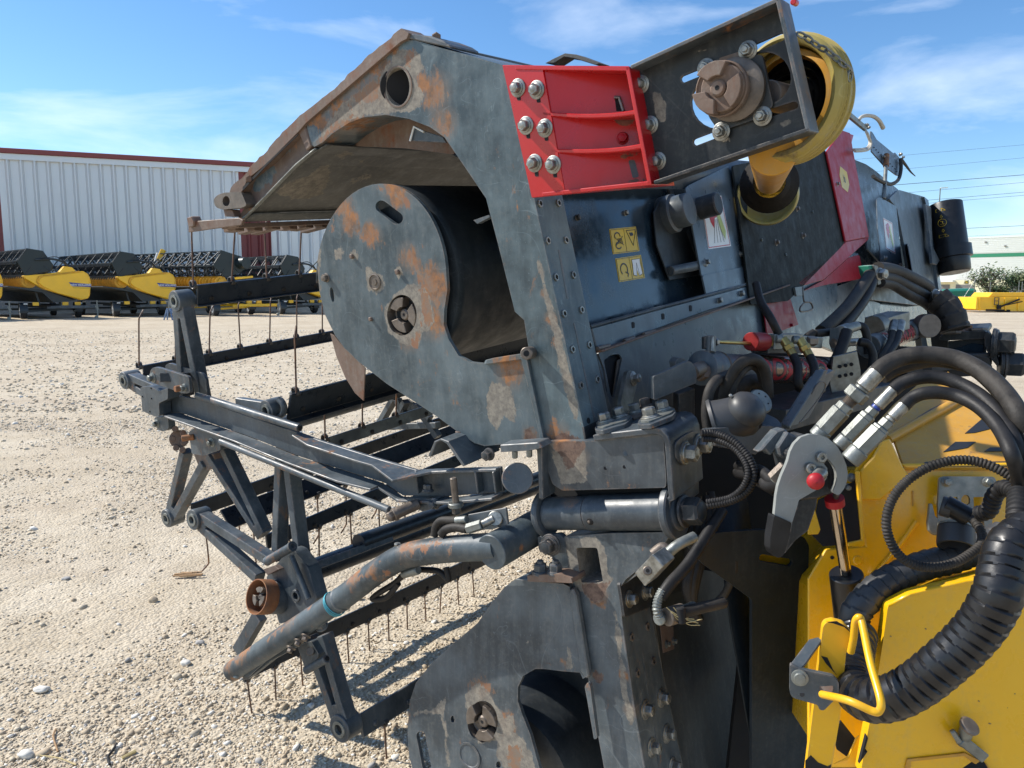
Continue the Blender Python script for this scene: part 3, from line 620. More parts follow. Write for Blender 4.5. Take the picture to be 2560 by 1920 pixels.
# ---- far right: warehouse, verge, fence, container, trees, lamp, power lines
def wh():
    before = set(bpy.data.objects)
    D = 185; c = lambda x, y, d=D: P(q(15, x, y), d)
    n = V((0, -1, 0)); xl, xr = P((1500, 722), D).x, P((3300, 722), D).x; H = c(900, 250).z; y_ = P((2450, 722), D).y
    th = thing('warehouse', V((c(900, 700).x, y_, 0)), 'white ribbed warehouse with a green stripe and numbered loading doors', 'building')
    wm = plain('warehouse_cladding', (.80, .80, .77), .5, 0, .03, .05); gm = plain('green_cladding', (.06, .33, .20), .5, 0, .05, .1); cm = plain('cream_wall', (.78, .72, .50), .7, 0, .04, .1)
    dm = plain('grey_door', (.18, .17, .16), .6, 0, .1, .3)
    def bx(name, x0_, x1_, z0, z1, d0, d1, mat, par=th):
        vs = [V((x, y_-d, z)) for z in (z0, z1) for d in (d0, d1) for x in (x0_, x1_)]; return mesh(name, vs, [(0, 1, 3, 2), (4, 5, 7, 6), (0, 1, 5, 4), (2, 3, 7, 6), (0, 2, 6, 4), (1, 3, 7, 5)], mat, par)
    zg0, zg1, zc = c(0, 578).z, c(0, 515).z, c(0, 968).z
    def clad(name, z0, z1, mat):
        vs = []; fs = []; z = z0; k = 0
        while z < z1-.05:
            h = min(.42, z1-z); vs += [V((xl, y_, z)), V((xr, y_, z)), V((xl, y_-.10, z+h)), V((xr, y_-.10, z+h))]; fs.append((k, k+1, k+3, k+2)); 
            if k: fs.append((k-2, k-1, k+1, k))
            k += 4; z += h
        mesh(name, vs, fs, mat, th)
    clad('upper_cladding', zg1, H, wm); clad('green_stripe', zg0, zg1, gm); clad('lower_cladding', zc, zg0, wm)
    bx('cream_base', xl, xr, 0, zc, -.3, .02, cm); bx('roof', xl, xr, H, H+.3, -40, .12, wm); bx('body', xl, xr, .1, H-.1, -40, -.31, wm)
    for (xa, xb, num, nx_) in ((390, 575, '27', 375), (672, 945, '26', 832), (1450, 1715, '24', 1609), (2250, 2500, '23', 2380)):
        d = bx('loading_door', c(xa, 0).x, c(xb, 0).x, 0, c(0, 1045).z, .021, .15, dm)
        if num == '26': bx('dark_opening', c(xa+40, 0).x, c(xb-60, 0).x, 0, c(0, 1115).z, .151, .2, M['grime_and_shade'], d)
        s_ = bx('number_sign', c(nx_-29, 0).x, c(nx_+29, 0).x, c(0, 1028).z, c(0, 978).z, .021, .12, M['ink'])
        text('number', num, V((c(nx_, 0).x, y_-.14, c(0, 1003).z)), V((1, 0, 0)), V((0, 0, 1)), .52, M['sticky'], s_, w=.68, bold=.03)
    bx('canopy', c(385, 0).x, c(650, 0).x, c(0, 1000).z, c(0, 965).z, .03, 2.2, wm)
    pv = V((P(q(15, 1100, 0), D).x, y_, 0)); an = R(-42)
    for (x, y) in ((1080, 318), (1375, 397)): bx('wall_vent', c(x-16, 0).x, c(x+16, 0).x, c(0, y+12).z, c(0, y-12).z, .11, .25, dm)
    rot = Matrix.Translation(pv) @ Matrix.Rotation(an, 4, 'Z') @ Matrix.Translation(-pv)
    for o in bpy.data.objects:
        if o in before or o.type != 'MESH': continue
        w_ = WO[o]; nw = rot @ w_; o.data.transform(Matrix.Rotation(an, 4, 'Z')); WO[o] = nw
    for o in bpy.data.objects:
        if o not in before and o.type == 'MESH': o.location = WO[o] - WO[o.parent]
wh()
M['verge'] = plain('dry_verge', (.33, .33, .13), .95, 0, .35, .3)
vz = bpy.data.meshes.new('verge'); yv = ground_at((2450, 776)).y
vz.from_pydata([(12, yv, .012), (70, yv, .012), (160, 180, .012), (10, 180, .012)], [], [(0, 1, 2, 3)]); vz.materials.append(M['verge']); vo = bpy.data.objects.new('verge', vz); COL.objects.link(vo); vo['kind'] = 'structure'
kb = MB(); kb.add(*g_box(V((20, yv-.1, .06)), V((60, yv-.1, .06)), .2, .14, V((0, 0, 1)))); o = kb.build('kerb', plain('pale_kerb', (.5, .46, .4), .9), bevel=.02); o['kind'] = 'structure'
gm_ = [plain('grass_green', (.16, .20, .05), .9, 0, .3, 2), plain('grass_straw', (.42, .38, .16), .9, 0, .3, 2)]
rng = np.random.default_rng(9); vs = []; fs = []; fm = []
for i in range(11000):
    y = yv + .4 + 26*rng.random()**1.3; x = rng.uniform(.44, .80)*y; h = rng.uniform(.25, .8)*(.6+.6*(noise.noise(V((x*.4, y*.4, 0)))+.5)); a = rng.uniform(0, 3.14); dx, dy = .05*math.cos(a), .05*math.sin(a); k = len(vs); lx = rng.uniform(-.15, .15)
    vs += [(x-dx, y-dy, 0), (x+dx, y+dy, 0), (x+lx, y+.05, h)]; fs.append((k, k+1, k+2)); fm.append(int(rng.random() < .55))
me = bpy.data.meshes.new('grass'); me.from_pydata(vs, [], fs); [me.materials.append(m) for m in gm_]; me.polygons.foreach_set('material_index', fm)
o = bpy.data.objects.new('grass', me); COL.objects.link(o); setp(o, 'tall green and straw coloured grass growing on the verge', 'grass', kind='stuff')
def tree(base, h, wdt, label, seed, n=2600, lean=0, low=.25):
    r = random.Random(seed); th = thing('tree', base, label, 'tree', 'trees beyond the fence')
    bark = M['bark']; m = MB(); tips = []
    def limb(p, d, l, r0, lv):
        e = p + d*l; mid = p + d*l*.5 + V((r.uniform(-.1, .1), r.uniform(-.1, .1), 0))*l; m.add(*g_tube([p, mid, e], r0, 6, True, lambda i, mm: r0*(1-.3*i/2)))
        tips.append(e)
        if lv < 4:
            for _ in range(3): dd = (d + V((r.uniform(-.8, .8), r.uniform(-.8, .8), r.uniform(-.1, .5)))).normalized(); limb(e, dd, l*r.uniform(.6, .85), r0*.62, lv+1)
    for a in range(3): limb(base, V((r.uniform(-.35, .35), r.uniform(-.35, .35), 1)).normalized(), h*.26, .09, 0)
    m.build('trunk', bark, th)
    vs = []; fs = []; fm = []
    for i in range(n):
        c = r.choice(tips) + V((r.gauss(0, .32), r.gauss(0, .32), r.gauss(0, .26)))
        c.x = base.x + (c.x-base.x)*wdt
        if c.z < h*low*.6: c.z += h*.2
        s = r.uniform(.07, .17); u = V((r.uniform(-1, 1), r.uniform(-1, 1), r.uniform(-1, 1))).normalized(); w_ = u.orthogonal().normalized(); k = len(vs)
        vs += [c-u*s, c+w_*s*.5, c+u*s, c-w_*s*.5]; fs.append((k, k+1, k+2, k+3)); fm.append(r.choice((0, 0, 1)))
    mesh('crown', vs, fs, None, th, mats=[M['leafa'], M['leafb']], fm=fm)
M['bark'] = plain('grey_bark', (.12, .09, .07), .9); M['leafa'] = plain('leaf_green', (.07, .11, .035), .6, 0, .3, 1); M['leafb'] = plain('leaf_olive', (.15, .16, .07), .6, 0, .3, 1)
yt = 72
tree(V((P(q(15, 1190, 900), yt).x, yt, 0)), 4.2, 1.0, 'loose leafed bushy tree in front of loading door 26', 3, 850)
tree(V((P(q(15, 1800, 900), yt).x, yt, 0)), 3.6, 1.1, 'darker green tree at the right edge, right of loading door 24', 8, 3200)
tree(V((P(q(15, 1560, 900), yt).x, yt+2, 0)), 2.2, 1.3, 'low straggly bush below loading door 24', 12, 1500)
fth = thing('wire_fence', V((30, yv+3, 0)), 'thin wire mesh fence with pale posts between the verge and the warehouse', 'fence')
yf = yv+2.5; zf = lambda y: P(q(15, 0, y), yf).z
pxs = [P(q(15, x, 1200), yf).x for x in (880, 1150, 1640, 1695, 2300, 3000)]
for i, x in enumerate(pxs): cyl('post', V((x, yf, 0)), V((x, yf, 1.95 if i else 2.2)), .03, M['galv'], fth, n=8)
for s in (-1, 1): cyl('strut', V((pxs[0]+s*1.15, yf, .1)), V((pxs[0], yf, 2.05)), .022, M['galv'], fth, n=6)
for z in (.1, .6, 1.1, 1.6): cyl('wire', V((pxs[0]-1.2, yf, z)), V((pxs[-1], yf, z)), .006, M['galv'], fth, n=4)
# green stack behind
gc = P(q(15, 575, 1215), 80); gs = bar('green_tarpaulin', V((gc.x-2.0, gc.y, .85)), V((gc.x+1.6, gc.y, 1.0)), 3, 1.0, M['greenp'], None, bevel=.2); setp(gs, 'low green covered stack standing behind the grass below loading door 27', 'tarpaulin')
# yellow dump body
def dumper():
    D = 47.5; c = lambda x, y, d=0: P(q(15, x, y), D+d)
    b0 = c(960, 1500); th = thing('dump_body', V((c(1500, 0).x, c(1500, 1400).y, 0)), 'bright yellow dump body resting on the yard at the right edge', 'dump body')
    f = Plane(P((2450, 722), D), V((0, 1, 0)))
    o = lambda pts: t(15, pts)
    body = plate('side_wall', o([(980, 1265), (1010, 1262), (2300, 1262), (2300, 1510), (1400, 1505), (1040, 1495), (962, 1470)]), f, 2.2, M['ybg'], th, bevel=.03)
    plate('upper_board', o([(1185, 1260), (1255, 1182), (2350, 1185), (2350, 1260)]), f.off(.15), 1.9, M['ybg'], th, bevel=.02)
    plate('bottom_rail', o([(1040, 1435), (1320, 1440), (1320, 1468), (1040, 1465)]), f.off(-.06), .06, M['ybg'], th)
    plate('top_rail', o([(1060, 1290), (2300, 1295), (2300, 1312), (1060, 1308)]), f.off(-.06), .06, M['ybg'], th)
    for (x, y, x2, y2) in ((1295, 1265, 1285, 1400), (1365, 1265, 1358, 1395), (1290, 1330, 1362, 1330), (1286, 1395, 1358, 1395), (1300, 1270, 1366, 1270)): bar('ladder_rail', f.off(-.1).at(q(15, x, y)), f.off(-.1).at(q(15, x2, y2)), .035, .035, M['reelblack'], th)
    bar('linkage_arm', f.off(-.15).at(q(15, 1350, 1445)), f.off(-.15).at(q(15, 1720, 1300)), .07, .09, M['grime_and_shade'], th); bar('linkage_arm', f.off(-.1).at(q(15, 1500, 1400)), f.off(-.1).at(q(15, 1770, 1340)), .05, .05, M['grime_and_shade'], th)
    bar('hinge_block', f.off(-.12).at(q(15, 1330, 1435)), f.off(-.12).at(q(15, 1400, 1435)), .1, .25, M['grime_and_shade'], th)
    plate('skid', o([(1140, 1470), (1560, 1480), (1560, 1512), (1140, 1505)]), f.off(-.02), .06, M['grime_and_shade'], th)
    for x in (1040, 1480, 1700): plate('side_post', o([(x-12, 1268), (x+12, 1268), (x+10, 1500), (x-12, 1496)]), f.off(-.05), .05, M['ybg'], th)
dumper()
# street lamp
ld = 95; lp = thing('street_lamp', V((P((2334, 722), ld).x, P((2334, 722), ld).y, 0)), 'tall pale street lamp behind the black document tube', 'street lamp')
b = WO[lp]; tz = P((2338, 474), ld).z; cyl('pole', b, V((b.x, b.y, tz)), .10, M['galv'], lp, n=10, r2=.06); bar('lamp_head', V((b.x, b.y, tz)), V((b.x+.9, b.y, tz+.05)), .22, .10, M['white'], lp, bevel=.02)
# power lines
M['cable'] = plain('cable', (.05, .06, .08), .6)
for (a, b, ya, yb, r, lb) in ((2243, 2700, 467, 428, .045, 'dark power line, thickest of the wires'), (2250, 2700, 395, 352, .02, 'faint power line, highest of the wires'), (2250, 2700, 430, 384, .02, 'faint power line, second from the top'),
                       (2300, 2700, 485, 446, .025, 'thin power line just below the thickest wire'), (2360, 2700, 502, 471, .03, 'power line meeting the top of the black document tube'), (2380, 2700, 508, 479, .025, 'thin power line just under the one at the tube top'),
                       (2400, 2700, 573, 558, .035, 'power line above the warehouse roof'), (2400, 2700, 593, 578, .02, 'faint power line lowest above the warehouse roof')):
    A_, B_ = P((a-1400, ya+(ya-yb)*1400/(b-a)*.8), 150), P((b+300, yb-(ya-yb)*300/(b-a)), 128); mid = (A_+B_)/2 - V((0, 0, .3))
    o = tube('power_line', [A_, mid, B_], r, M['cable'], n=5); setp(o, lb, 'power line', 'power lines crossing the sky')

for o in bpy.data.objects:
    if o not in fore_ and o.parent is None: o.location = o.location*K_BG; o.scale = (K_BG,)*3
CAM = CAM_REAL
# ================================================================ UPPER (FOLDED) WING
UW = thing('header_wing', EU.at((1400, 900)), 'upper folded half of a grain header with big rusty end disc and arched frame', 'header', 'halves of the folding header')
A = AU; nE = EU.n
def ins(o): return o
# box frame: goose-neck face, cut with the arch and the round hole
face = t(1, [(800, 655), (1320, 212), (1380, 165), (1420, 148), (1470, 150), (2005, 300)]) + [(1262, 185), (1335, 494), (1358, 600), (1459, 1068), (1466, 1106), (1372, 1106)] + \
       [(1352, 1100), (1347, 1030), (1310, 800)] + t(3, [(1985, 360), (1895, 0)]) + t(1, [(1905, 1120), (1650, 745), (1560, 682), (1430, 632), (1290, 607), (1150, 622), (1060, 657), (960, 722), (900, 777), (850, 803), (828, 792), (812, 720)])
face = [p for p in face if True]
fp = plate('end_frame', face, EU, .13, M['frame'], UW, holes=[ell(q(1, 1363, 435), 29, 47.5, 30, 0)], bevel=.006, segs=3)
c = EU.at(q(1, 1363, 435))
lathe('hole_collar', EU.at(q(1, 1363, 435))-nE*.002, nE, [(0, .0495), (0, .053), (.003, .053), (.003, .0495)], M['rust'], fp, 32, caps=False)
plate('inner_frame_wall', t(1, [(880, 800), (960, 700), (1100, 610), (1290, 580), (1500, 610), (1760, 800), (1700, 850), (1400, 812), (1100, 800)]), EU.off(.131), .006, M['rust'], UW, bevel=0)
plate('seam_gusset', t(1, [(1465, 675), (1440, 768), (1660, 780), (1640, 745), (1520, 705)]), EU.off(.045), .006, M['slate'], UW)
tube('gusset_edge', [EU.off(.04).at(q(1, x, y)) for x, y in ((1438, 768), (1462, 680), (1522, 712))], .003, M['white'], fp, n=6, curve=False)
# rusty arm toward the knife
arm = t(1, [(750, 712), (790, 700), (812, 760), (828, 805), (830, 830), (720, 925), (640, 1020), (520, 1130), (435, 1225), (400, 1250), (380, 1240), (425, 1170), (400, 1080), (440, 1010), (600, 870)])
lowarm = plate('lower_arm', arm, EU.off(.02), .045, M['rustblue'], UW, bevel=.004, segs=2)
plate('arm_rib', t(1, [(748, 712), (792, 676), (830, 800), (800, 830), (770, 760)]), EU.off(-.004), .03, M['rust'], UW, bevel=.003)
rr = random.Random(4)
edge = t(1, [(1385, 78), (1350, 100), (1290, 160), (1180, 240), (1110, 315), (1050, 365), (1020, 400), (960, 455), (850, 545), (760, 612), (640, 730), (540, 845), (450, 925), (440, 962), (330, 1060), (330, 1088)])
edge = [(a + rr.uniform(-1.6, 1.6), b + rr.uniform(-1.6, 1.6)) for a, b in resample([V((*p, 0)) for p in edge], 14) for a, b in [(a, b)]] if False else [(p.x+rr.uniform(-1.5, 1.5), p.y+rr.uniform(-1.5, 1.5)) for p in resample([V((*p, 0)) for p in edge], 12)]
strip = edge + t(1, [(400, 1088), (440, 1000), (560, 905), (750, 712), (800, 655), (1320, 210), (1378, 160), (1418, 140)]) + t(1, [(1430, 105)])
plate('skid_strip', strip, EU.off(-.012), .075, M['rust'], UW, bevel=.003)
plate('strip_slot_shadow', t(1, [(745, 735), (752, 722), (560, 900), (410, 1050), (408, 1075), (560, 915)]), EU.off(-.0135), .002, M['grime_and_shade'], UW, bevel=0)
plate('top_cap', t(1, [(1410, 112), (1440, 108), (1560, 122), (1640, 152), (1682, 180), (1682, 196), (1600, 178), (1430, 140)]), EU.off(-.004), .12, M['slate_r'], UW, bevel=.003)
cyl('cap_nut', EU.off(.02).at(q(1, 1600, 132)), EU.off(.05).at(q(1, 1600, 130)), .013, M['rust'], UW, n=6)
cyl('strip_nut', EU.off(-.02).at(q(1, 448, 1000)), EU.off(.0).at(q(1, 448, 1000)), .011, M['rust'], UW, n=7)
lug = plate('clevis_lug', rnd(t(1, [(228, 1125), (262, 1095), (300, 1085), (400, 1080), (435, 1165), (400, 1180), (280, 1190), (242, 1175)]), 9), EU.off(-.02), .05, M['cast'], UW, holes=[ell(q(1, 308, 1138), 9, 13, 16)], bevel=.004, segs=2)
plate('lug_foot', t(1, [(290, 1188), (345, 1192), (360, 1235), (300, 1232)]), EU.off(-.005), .03, M['rust'], UW)
# knife bar and its guards, running along the wing
k0 = EU.off(0).at(q(1, 95, 1290)); 
kb = plate('knife_bar', t(1, [(75, 1285), (95, 1262), (385, 1240), (410, 1255), (400, 1285), (200, 1312), (75, 1330)]), EU.off(-.02), .012, M['rust'], UW, bevel=.002)
plate('knife_end_block', t(1, [(62, 1240), (95, 1230), (110, 1262), (105, 1296), (72, 1298)]), EU.off(-.03), .035, M['rust'], kb, bevel=.004)
bar('knife_beam', EU.at(q(1, 330, 1292)), EU.at(q(1, 330, 1292))+A*5.6, .10, .016, M['rust'], UW, up=V((0, 0, 1)))
m = MB(); 
for i in range(60):
    b = EU.at(q(1, 330, 1300)) + A*(.04+i*.076); d = -A.cross(V((0, 0, 1))).normalized(); d = d if d.x < 0 else -d
    m.add(*g_box(b-V((0, 0, .006)), b-V((0, 0, .010+.006*(i % 3)))+d*(.07+.03*((i*7) % 3)), .035, .012+.006*(i % 2), V((0, 0, 1))))
o = m.build('knife_guards', M['rust'], UW, bevel=.001); o['kind'] = 'stuff'
# pan sheet: inner skin of the wing, swept along its long axis
def sweep(name, pts, pl, d0, d1, mat, par, seg=1, th=.004, smooth=40):
    n = len(pts); base = [pl.at(p) for p in pts]; vs = [b+pl.n*(d0+(d1-d0)*j/seg) for j in range(seg+1) for b in base]
    fs = [(j*n+i, j*n+i+1, (j+1)*n+i+1, (j+1)*n+i) for j in range(seg) for i in range(n-1)]
    return mesh(name, vs, fs, mat, par, smooth=smooth, solid=th)
fpan = sweep('floor_pan', t(1, [(395, 1258), (440, 1215), (630, 1018), (740, 905), (822, 838), (905, 788)]), EU, .012, 5.8, M['floor'], UW)
sweep('pan_trough', t(1, [(905, 790), (1020, 770), (1180, 760), (1340, 775), (1480, 830), (1600, 900), (1720, 1000), (1820, 1120)]), EU, .14, 5.8, M['dark'], UW)
sweep('edge_bead', t(1, [(390, 1262), (440, 1222), (632, 1024), (742, 911), (824, 844), (860, 815)]), EU, -.004, .011, M['galv'], UW, th=.003)
cyl('pan_grommet', EU.off(.18).at(q(1, 966, 812)), EU.off(.19).at(q(1, 966, 814)), .008, M['grime_and_shade'], UW, n=12)
sweep('pan_lip', t(1, [(380, 1262), (400, 1255), (460, 1215)]), EU, .013, 5.7, M['floor'], UW, th=.006)
# outer skins of the wing (top deck and back wall)
top0 = EU.at(q(1, 1430, 140)); 
sweep('top_deck', t(1, [(1440, 150), (1900, 285), (2080, 330)]), EU, .131, .9, M['panel'], UW)
sweep('deck_edge', t(1, [(1425, 136), (1450, 148)]), EU, .02, .9, M['slate'], UW, th=.008)
brk = [(1362, 158), (1380, 148), (1412, 133), (1440, 136), (1500, 158)]
plate('deck_bracket', brk + [(1490, 163), (1436, 146), (1410, 142), (1385, 158)], EU.off(.12), .05, M['floor'], UW)
# end disc (rounded plate with an arm down to the hinge)
dc = (953, 700)
disc = t(3, [(1118, 480)]) ; disc = []
disc += [(dc[0]+163*math.cos(R(a))*1.0, dc[1]+241*math.sin(R(a))) for a in range(-2, -185, -6)]
disc += t(3, [(990, 130), (1003, 260), (1030, 375), (1082, 480), (1130, 545), (1200, 612), (1340, 722), (1480, 812), (1600, 892), (1700, 966), (1780, 1020), (1832, 1036), (2080, 1012), (2112, 1002), (2105, 900), (2070, 700), (2042, 582), (2020, 572), (1870, 596), (1836, 604), (1828, 622), (1762, 614), (1702, 582), (1652, 500), (1627, 425), (1630, 350), (1645, 250)])
EDp = EU.off(.005)
cup = ell(q(1, 1310, 1205), 36, 20, 20, 42)
cslot = slot(q(1, 1262, 1170), q(1, 1358, 1242), 15)
hub = q(3, 1417, 378)
dp = plate('end_disc', disc, EDp, .012, M['disc'], UW, bevel=.003, segs=2, holes=[cslot, ell(hub, 37, 51, 32), ell(q(3, 1066, 275), 5, 19, 10, -8)])
# rim turned back behind the disc edge
lathe('disc_rim', EDp.at((953, 700))+nE*.012, nE, [(0, .0), (0, .0)], M['disc'], dp, 8) if False else None
def depth_r(pl, c, dy): return (pl.at((c[0], c[1]-dy))-pl.at(c)).length
rad = depth_r(EDp, dc, 241)
cc = EDp.at(dc)
lathe('auger_tube', cc+nE*.03, A, [(0, rad*.985), (.004, rad*.995), (.03, rad*.995), (.034, rad*.985), (5.6, rad*.985)], M['navyauger'] if 'navyauger' in M else M['black'], UW, 96)
# bearing coupling in the disc
def castle(c, ax, r, mat, par, rot=0, name='coupling', lugs=3, body=M['cast']):
    # ax points to the viewer
    e = lathe(name, c-ax*.02, ax, [(0, r), (.012, r), (.015, r*.95), (.012, r*.90), (.008, r*.50), (.003, r*.46), (.003, 0.001)], mat, par, 40, caps=False)
    _, u, w = basis(ax)
    m = MB()
    for i in range(lugs):
        a0 = rot+i*360/lugs; pts = []
        for k in range(7): a = R(a0-39+78*k/6); pts.append(c-ax*.010+(u*math.cos(a)+w*math.sin(a))*r*.93)
        for k in range(7): a = R(a0+34-68*k/6); pts.append(c-ax*.010+(u*math.cos(a)+w*math.sin(a))*r*.42)
        m.add(*g_prism([pts], ax*.030))
    m.build('dog', mat, e, bevel=.0025)
    cyl('shaft_end', c-ax*.01, c+ax*.014, r*.30, mat, e, n=24, ch=.004); cyl('centre_hole', c+ax*.013, c+ax*.0145, r*.09, M['grime_and_shade'], e, n=12)
    return e
hp = EDp.at(hub); hr = depth_r(EDp, hub, 51)
cylb = lathe('hub_recess', hp+nE*.0, nE, [(0.0, hr*.99), (.035, hr*.99), (.035, .001)], M['cast'], dp, 36, caps=False)
castle(hp+nE*.022, -nE, hr*.93, M['cast'], dp, 30)
for (x, y, s) in ((1170, 82, .007), (1400, 160, .0075), (1265, 397, .0065)): cyl('stud', EDp.at(q(3, x, y)), EDp.at(q(3, x, y))-nE*.010, s, M['rust'], dp, n=12)
bolt(EDp.at(q(3, 1038, 190)), -nE, .013, M['cast'], dp, washer=0)
lathe('bearing_ring', EDp.at(q(3, 1282, 211)), -nE, [(-.001, .0245), (.003, .0245), (.004, .021), (.0015, .0195), (.0015, .010), (.004, .009), (.004, .001)], M['cast'], dp, 28, caps=False)
plate('arm_flange', t(3, [(2012, 585), (2040, 575), (2130, 1000), (2115, 1010)]), EU.off(-.012), .018, M['disc'], UW)
plate('flange_top_step', t(3, [(1826, 624), (1838, 603), (1870, 595), (2020, 571), (2042, 580), (2042, 600), (1840, 628)]), EU.off(-.006), .012, M['disc'], UW, bevel=.003)
cyl('pivot_pin', EU.off(-.05).at(q(3, 2043, 570)), EU.off(.01).at(q(3, 2072, 565)), .016, M['cast'], UW, n=24); cyl('pin_bore', EU.off(-.0515).at(q(3, 2043, 570)), EU.off(-.049).at(q(3, 2043, 570)), .008, M['grime_and_shade'], UW, n=16)
plate('lock_tab', t(1, [(1825, 1255), (1920, 1222), (1930, 1235), (1850, 1278)]), EU.off(.03), .02, M['slate'], UW)
# crescent wear plate behind the disc
plate('auger_flight', t(3, [(1055, 470), (1075, 480), (1130, 545), (1232, 645), (1224, 810), (1180, 770), (1130, 690), (1085, 580)]), EU.off(.04), .005, M['rust'], UW)
# long body behind: back wall, rail, lower skin
E1, E2 = EU.at((1335, 494)), EU.at((1459, 1068)); ed = (E2-E1).normalized()
WU = Plane(E1, A.cross(ed))                                # plane of the hole flange
nW = WU.n
fl = plate('bolt_flange', [(1336, 494), (1400, 494), (1422, 600), (1440, 680), (1475, 816), (1534, 1050), (1500, 1106), (1466, 1106), (1459, 1068), (1358, 600)], WU, .006, M['black'], UW)
def hexnut(pl, p, r, par, mat=None):
    c = pl.at(p); m = MB(); a = g_lathe(c, -pl.n, [(0, r), (.004, r), (.0045, r*.92), (.0045, r*.62), (0.0005, r*.60)], 6, up=V((.2, .1, 1)), caps=False); m.add(*a); o = m.build('hex_insert', mat or M['zinc'], par)
    cyl('bore', c-pl.n*.0006, c-pl.n*.0016, r*.6, M['grime_and_shade'], o, n=6, ch=0.0001)
for p in t(4, [(168, 5), (280, 2), (218, 230), (326, 215), (268, 453), (376, 430), (320, 673), (424, 645), (372, 893), (473, 857)]) + t(2, [(317, 1083), (415, 1080)]): hexnut(WU, p, .0105, fl)
plate('flange_seam', t(4, [(235, 60), (245, 60), (300, 360), (290, 360)]), WU.off(-.001), .002, M['slate'], fl, bevel=0); plate('flange_seam', t(4, [(330, 510), (338, 510), (465, 1110), (457, 1110)]), WU.off(-.001), .002, M['slate'], fl, bevel=0)
for p in t(4, [(420, 1110), (518, 1068)]): cyl('oval_hole', WU.at(p), WU.at(p)-nW*.001, .008, M['grime_and_shade'], fl, n=12)
# back wall plane: set in from the flange
WB = WU.off(.10)
bw = plate('back_wall', [(1330, 440), (1800, 470), (2180, 560), (2330, 640), (2330, 700), (1975, 715), (1560, 830), (1470, 850), (1440, 700)], WB, .006, M['navy'], UW, bevel=0)
sweep('upper_wall', [(1285, 350), (1300, 470)], EU, .135, 3.4, M['panel'], UW)
0 and sweep('upper_ledge', t(2, [(220, 1060), (330, 1058)]), EU, .14, 3.4, M['black'], UW)
def depth_at(pl, p): return depth(pl.at(p))
# rail below the wall
rail = plate('rail', t(4, [(440, 540), (600, 497), (800, 440), (1150, 348), (1640, 215), (1700, 240), (1660, 292), (1165, 432), (800, 562), (480, 692)]), WU.off(.01), .012, M['panel'], UW, bevel=.003)
bar('rail_lip', WU.off(.0).at(q(4, 480, 686)), WU.off(.0).at(q(4, 1640, 280)), .03, .006, M['rust'], rail, up=ed)
plate('rail_ledge', t(4, [(440, 540), (1640, 215), (1560, 205), (540, 480)]), WU.off(.045), .004, M['floor'], rail) if False else None
sweep('rail_top', t(4, [(440, 540), (432, 520)]), Plane(WU.off(.01).at(q(4, 440, 540)), A), 0, 3.0, M['panel'], UW, th=.004)
for (x, y) in ((697, 523), (880, 470), (1049, 420), (1562, 268)):
    s = plate('rail_slot', rnd(t(4, [(x-9, y-20), (x+8, y-18), (x+9, y+18), (x-6, y+18)]), 3), WU.off(.0085), .002, M['grime_and_shade'], rail, bevel=0)
for (x, y, x2, y2) in ((475, 668, 548, 650), (640, 622, 700, 600), (760, 580, 830, 560)): tube('weld', [WU.off(-.002).at(q(4, x+(x2-x)*k/5, y+(y2-y)*k/5)) for k in range(6)], .006, M['cast'], rail, n=8)
# lower skin under rail
sk = plate('lower_skin', t(4, [(480, 692), (800, 562), (1165, 432), (1500, 335), (1950, 200), (1950, 560), (1700, 720), (1100, 760), (830, 960), (770, 985), (540, 1100), (470, 720)]), WU.off(.05), .006, M['panel'], UW, bevel=0)
plate('stiffener_plate', rnd(t(4, [(480, 692), (825, 565), (775, 985), (760, 1060), (560, 1110), (520, 800)]), 4), WU.off(.028), .006, M['slate'], UW,
      holes=[rnd(t(4, [(515, 738), (560, 705), (610, 700), (628, 725), (580, 965), (565, 970), (555, 940)]), 6)])
plate('slot_lining', t(4, [(600, 740), (626, 725), (590, 940), (572, 968)]), WU.off(.034), .004, M['cast'], UW)
plate('slot_dark', t(4, [(515, 735), (628, 700), (590, 968), (556, 960)]), WU.off(.045), .002, M['grime_and_shade'], UW, bevel=0)
bk = plate('link_plate', rnd(t(4, [(660, 805), (690, 800), (722, 830), (722, 880), (680, 1045), (640, 1050), (618, 1010)]), 12), WU.off(-.01), .012, M['galv'], UW, bevel=.002)
bolt(WU.off(-.01).at(q(4, 696, 852)), -nW, .014, M['zinc'], bk); 
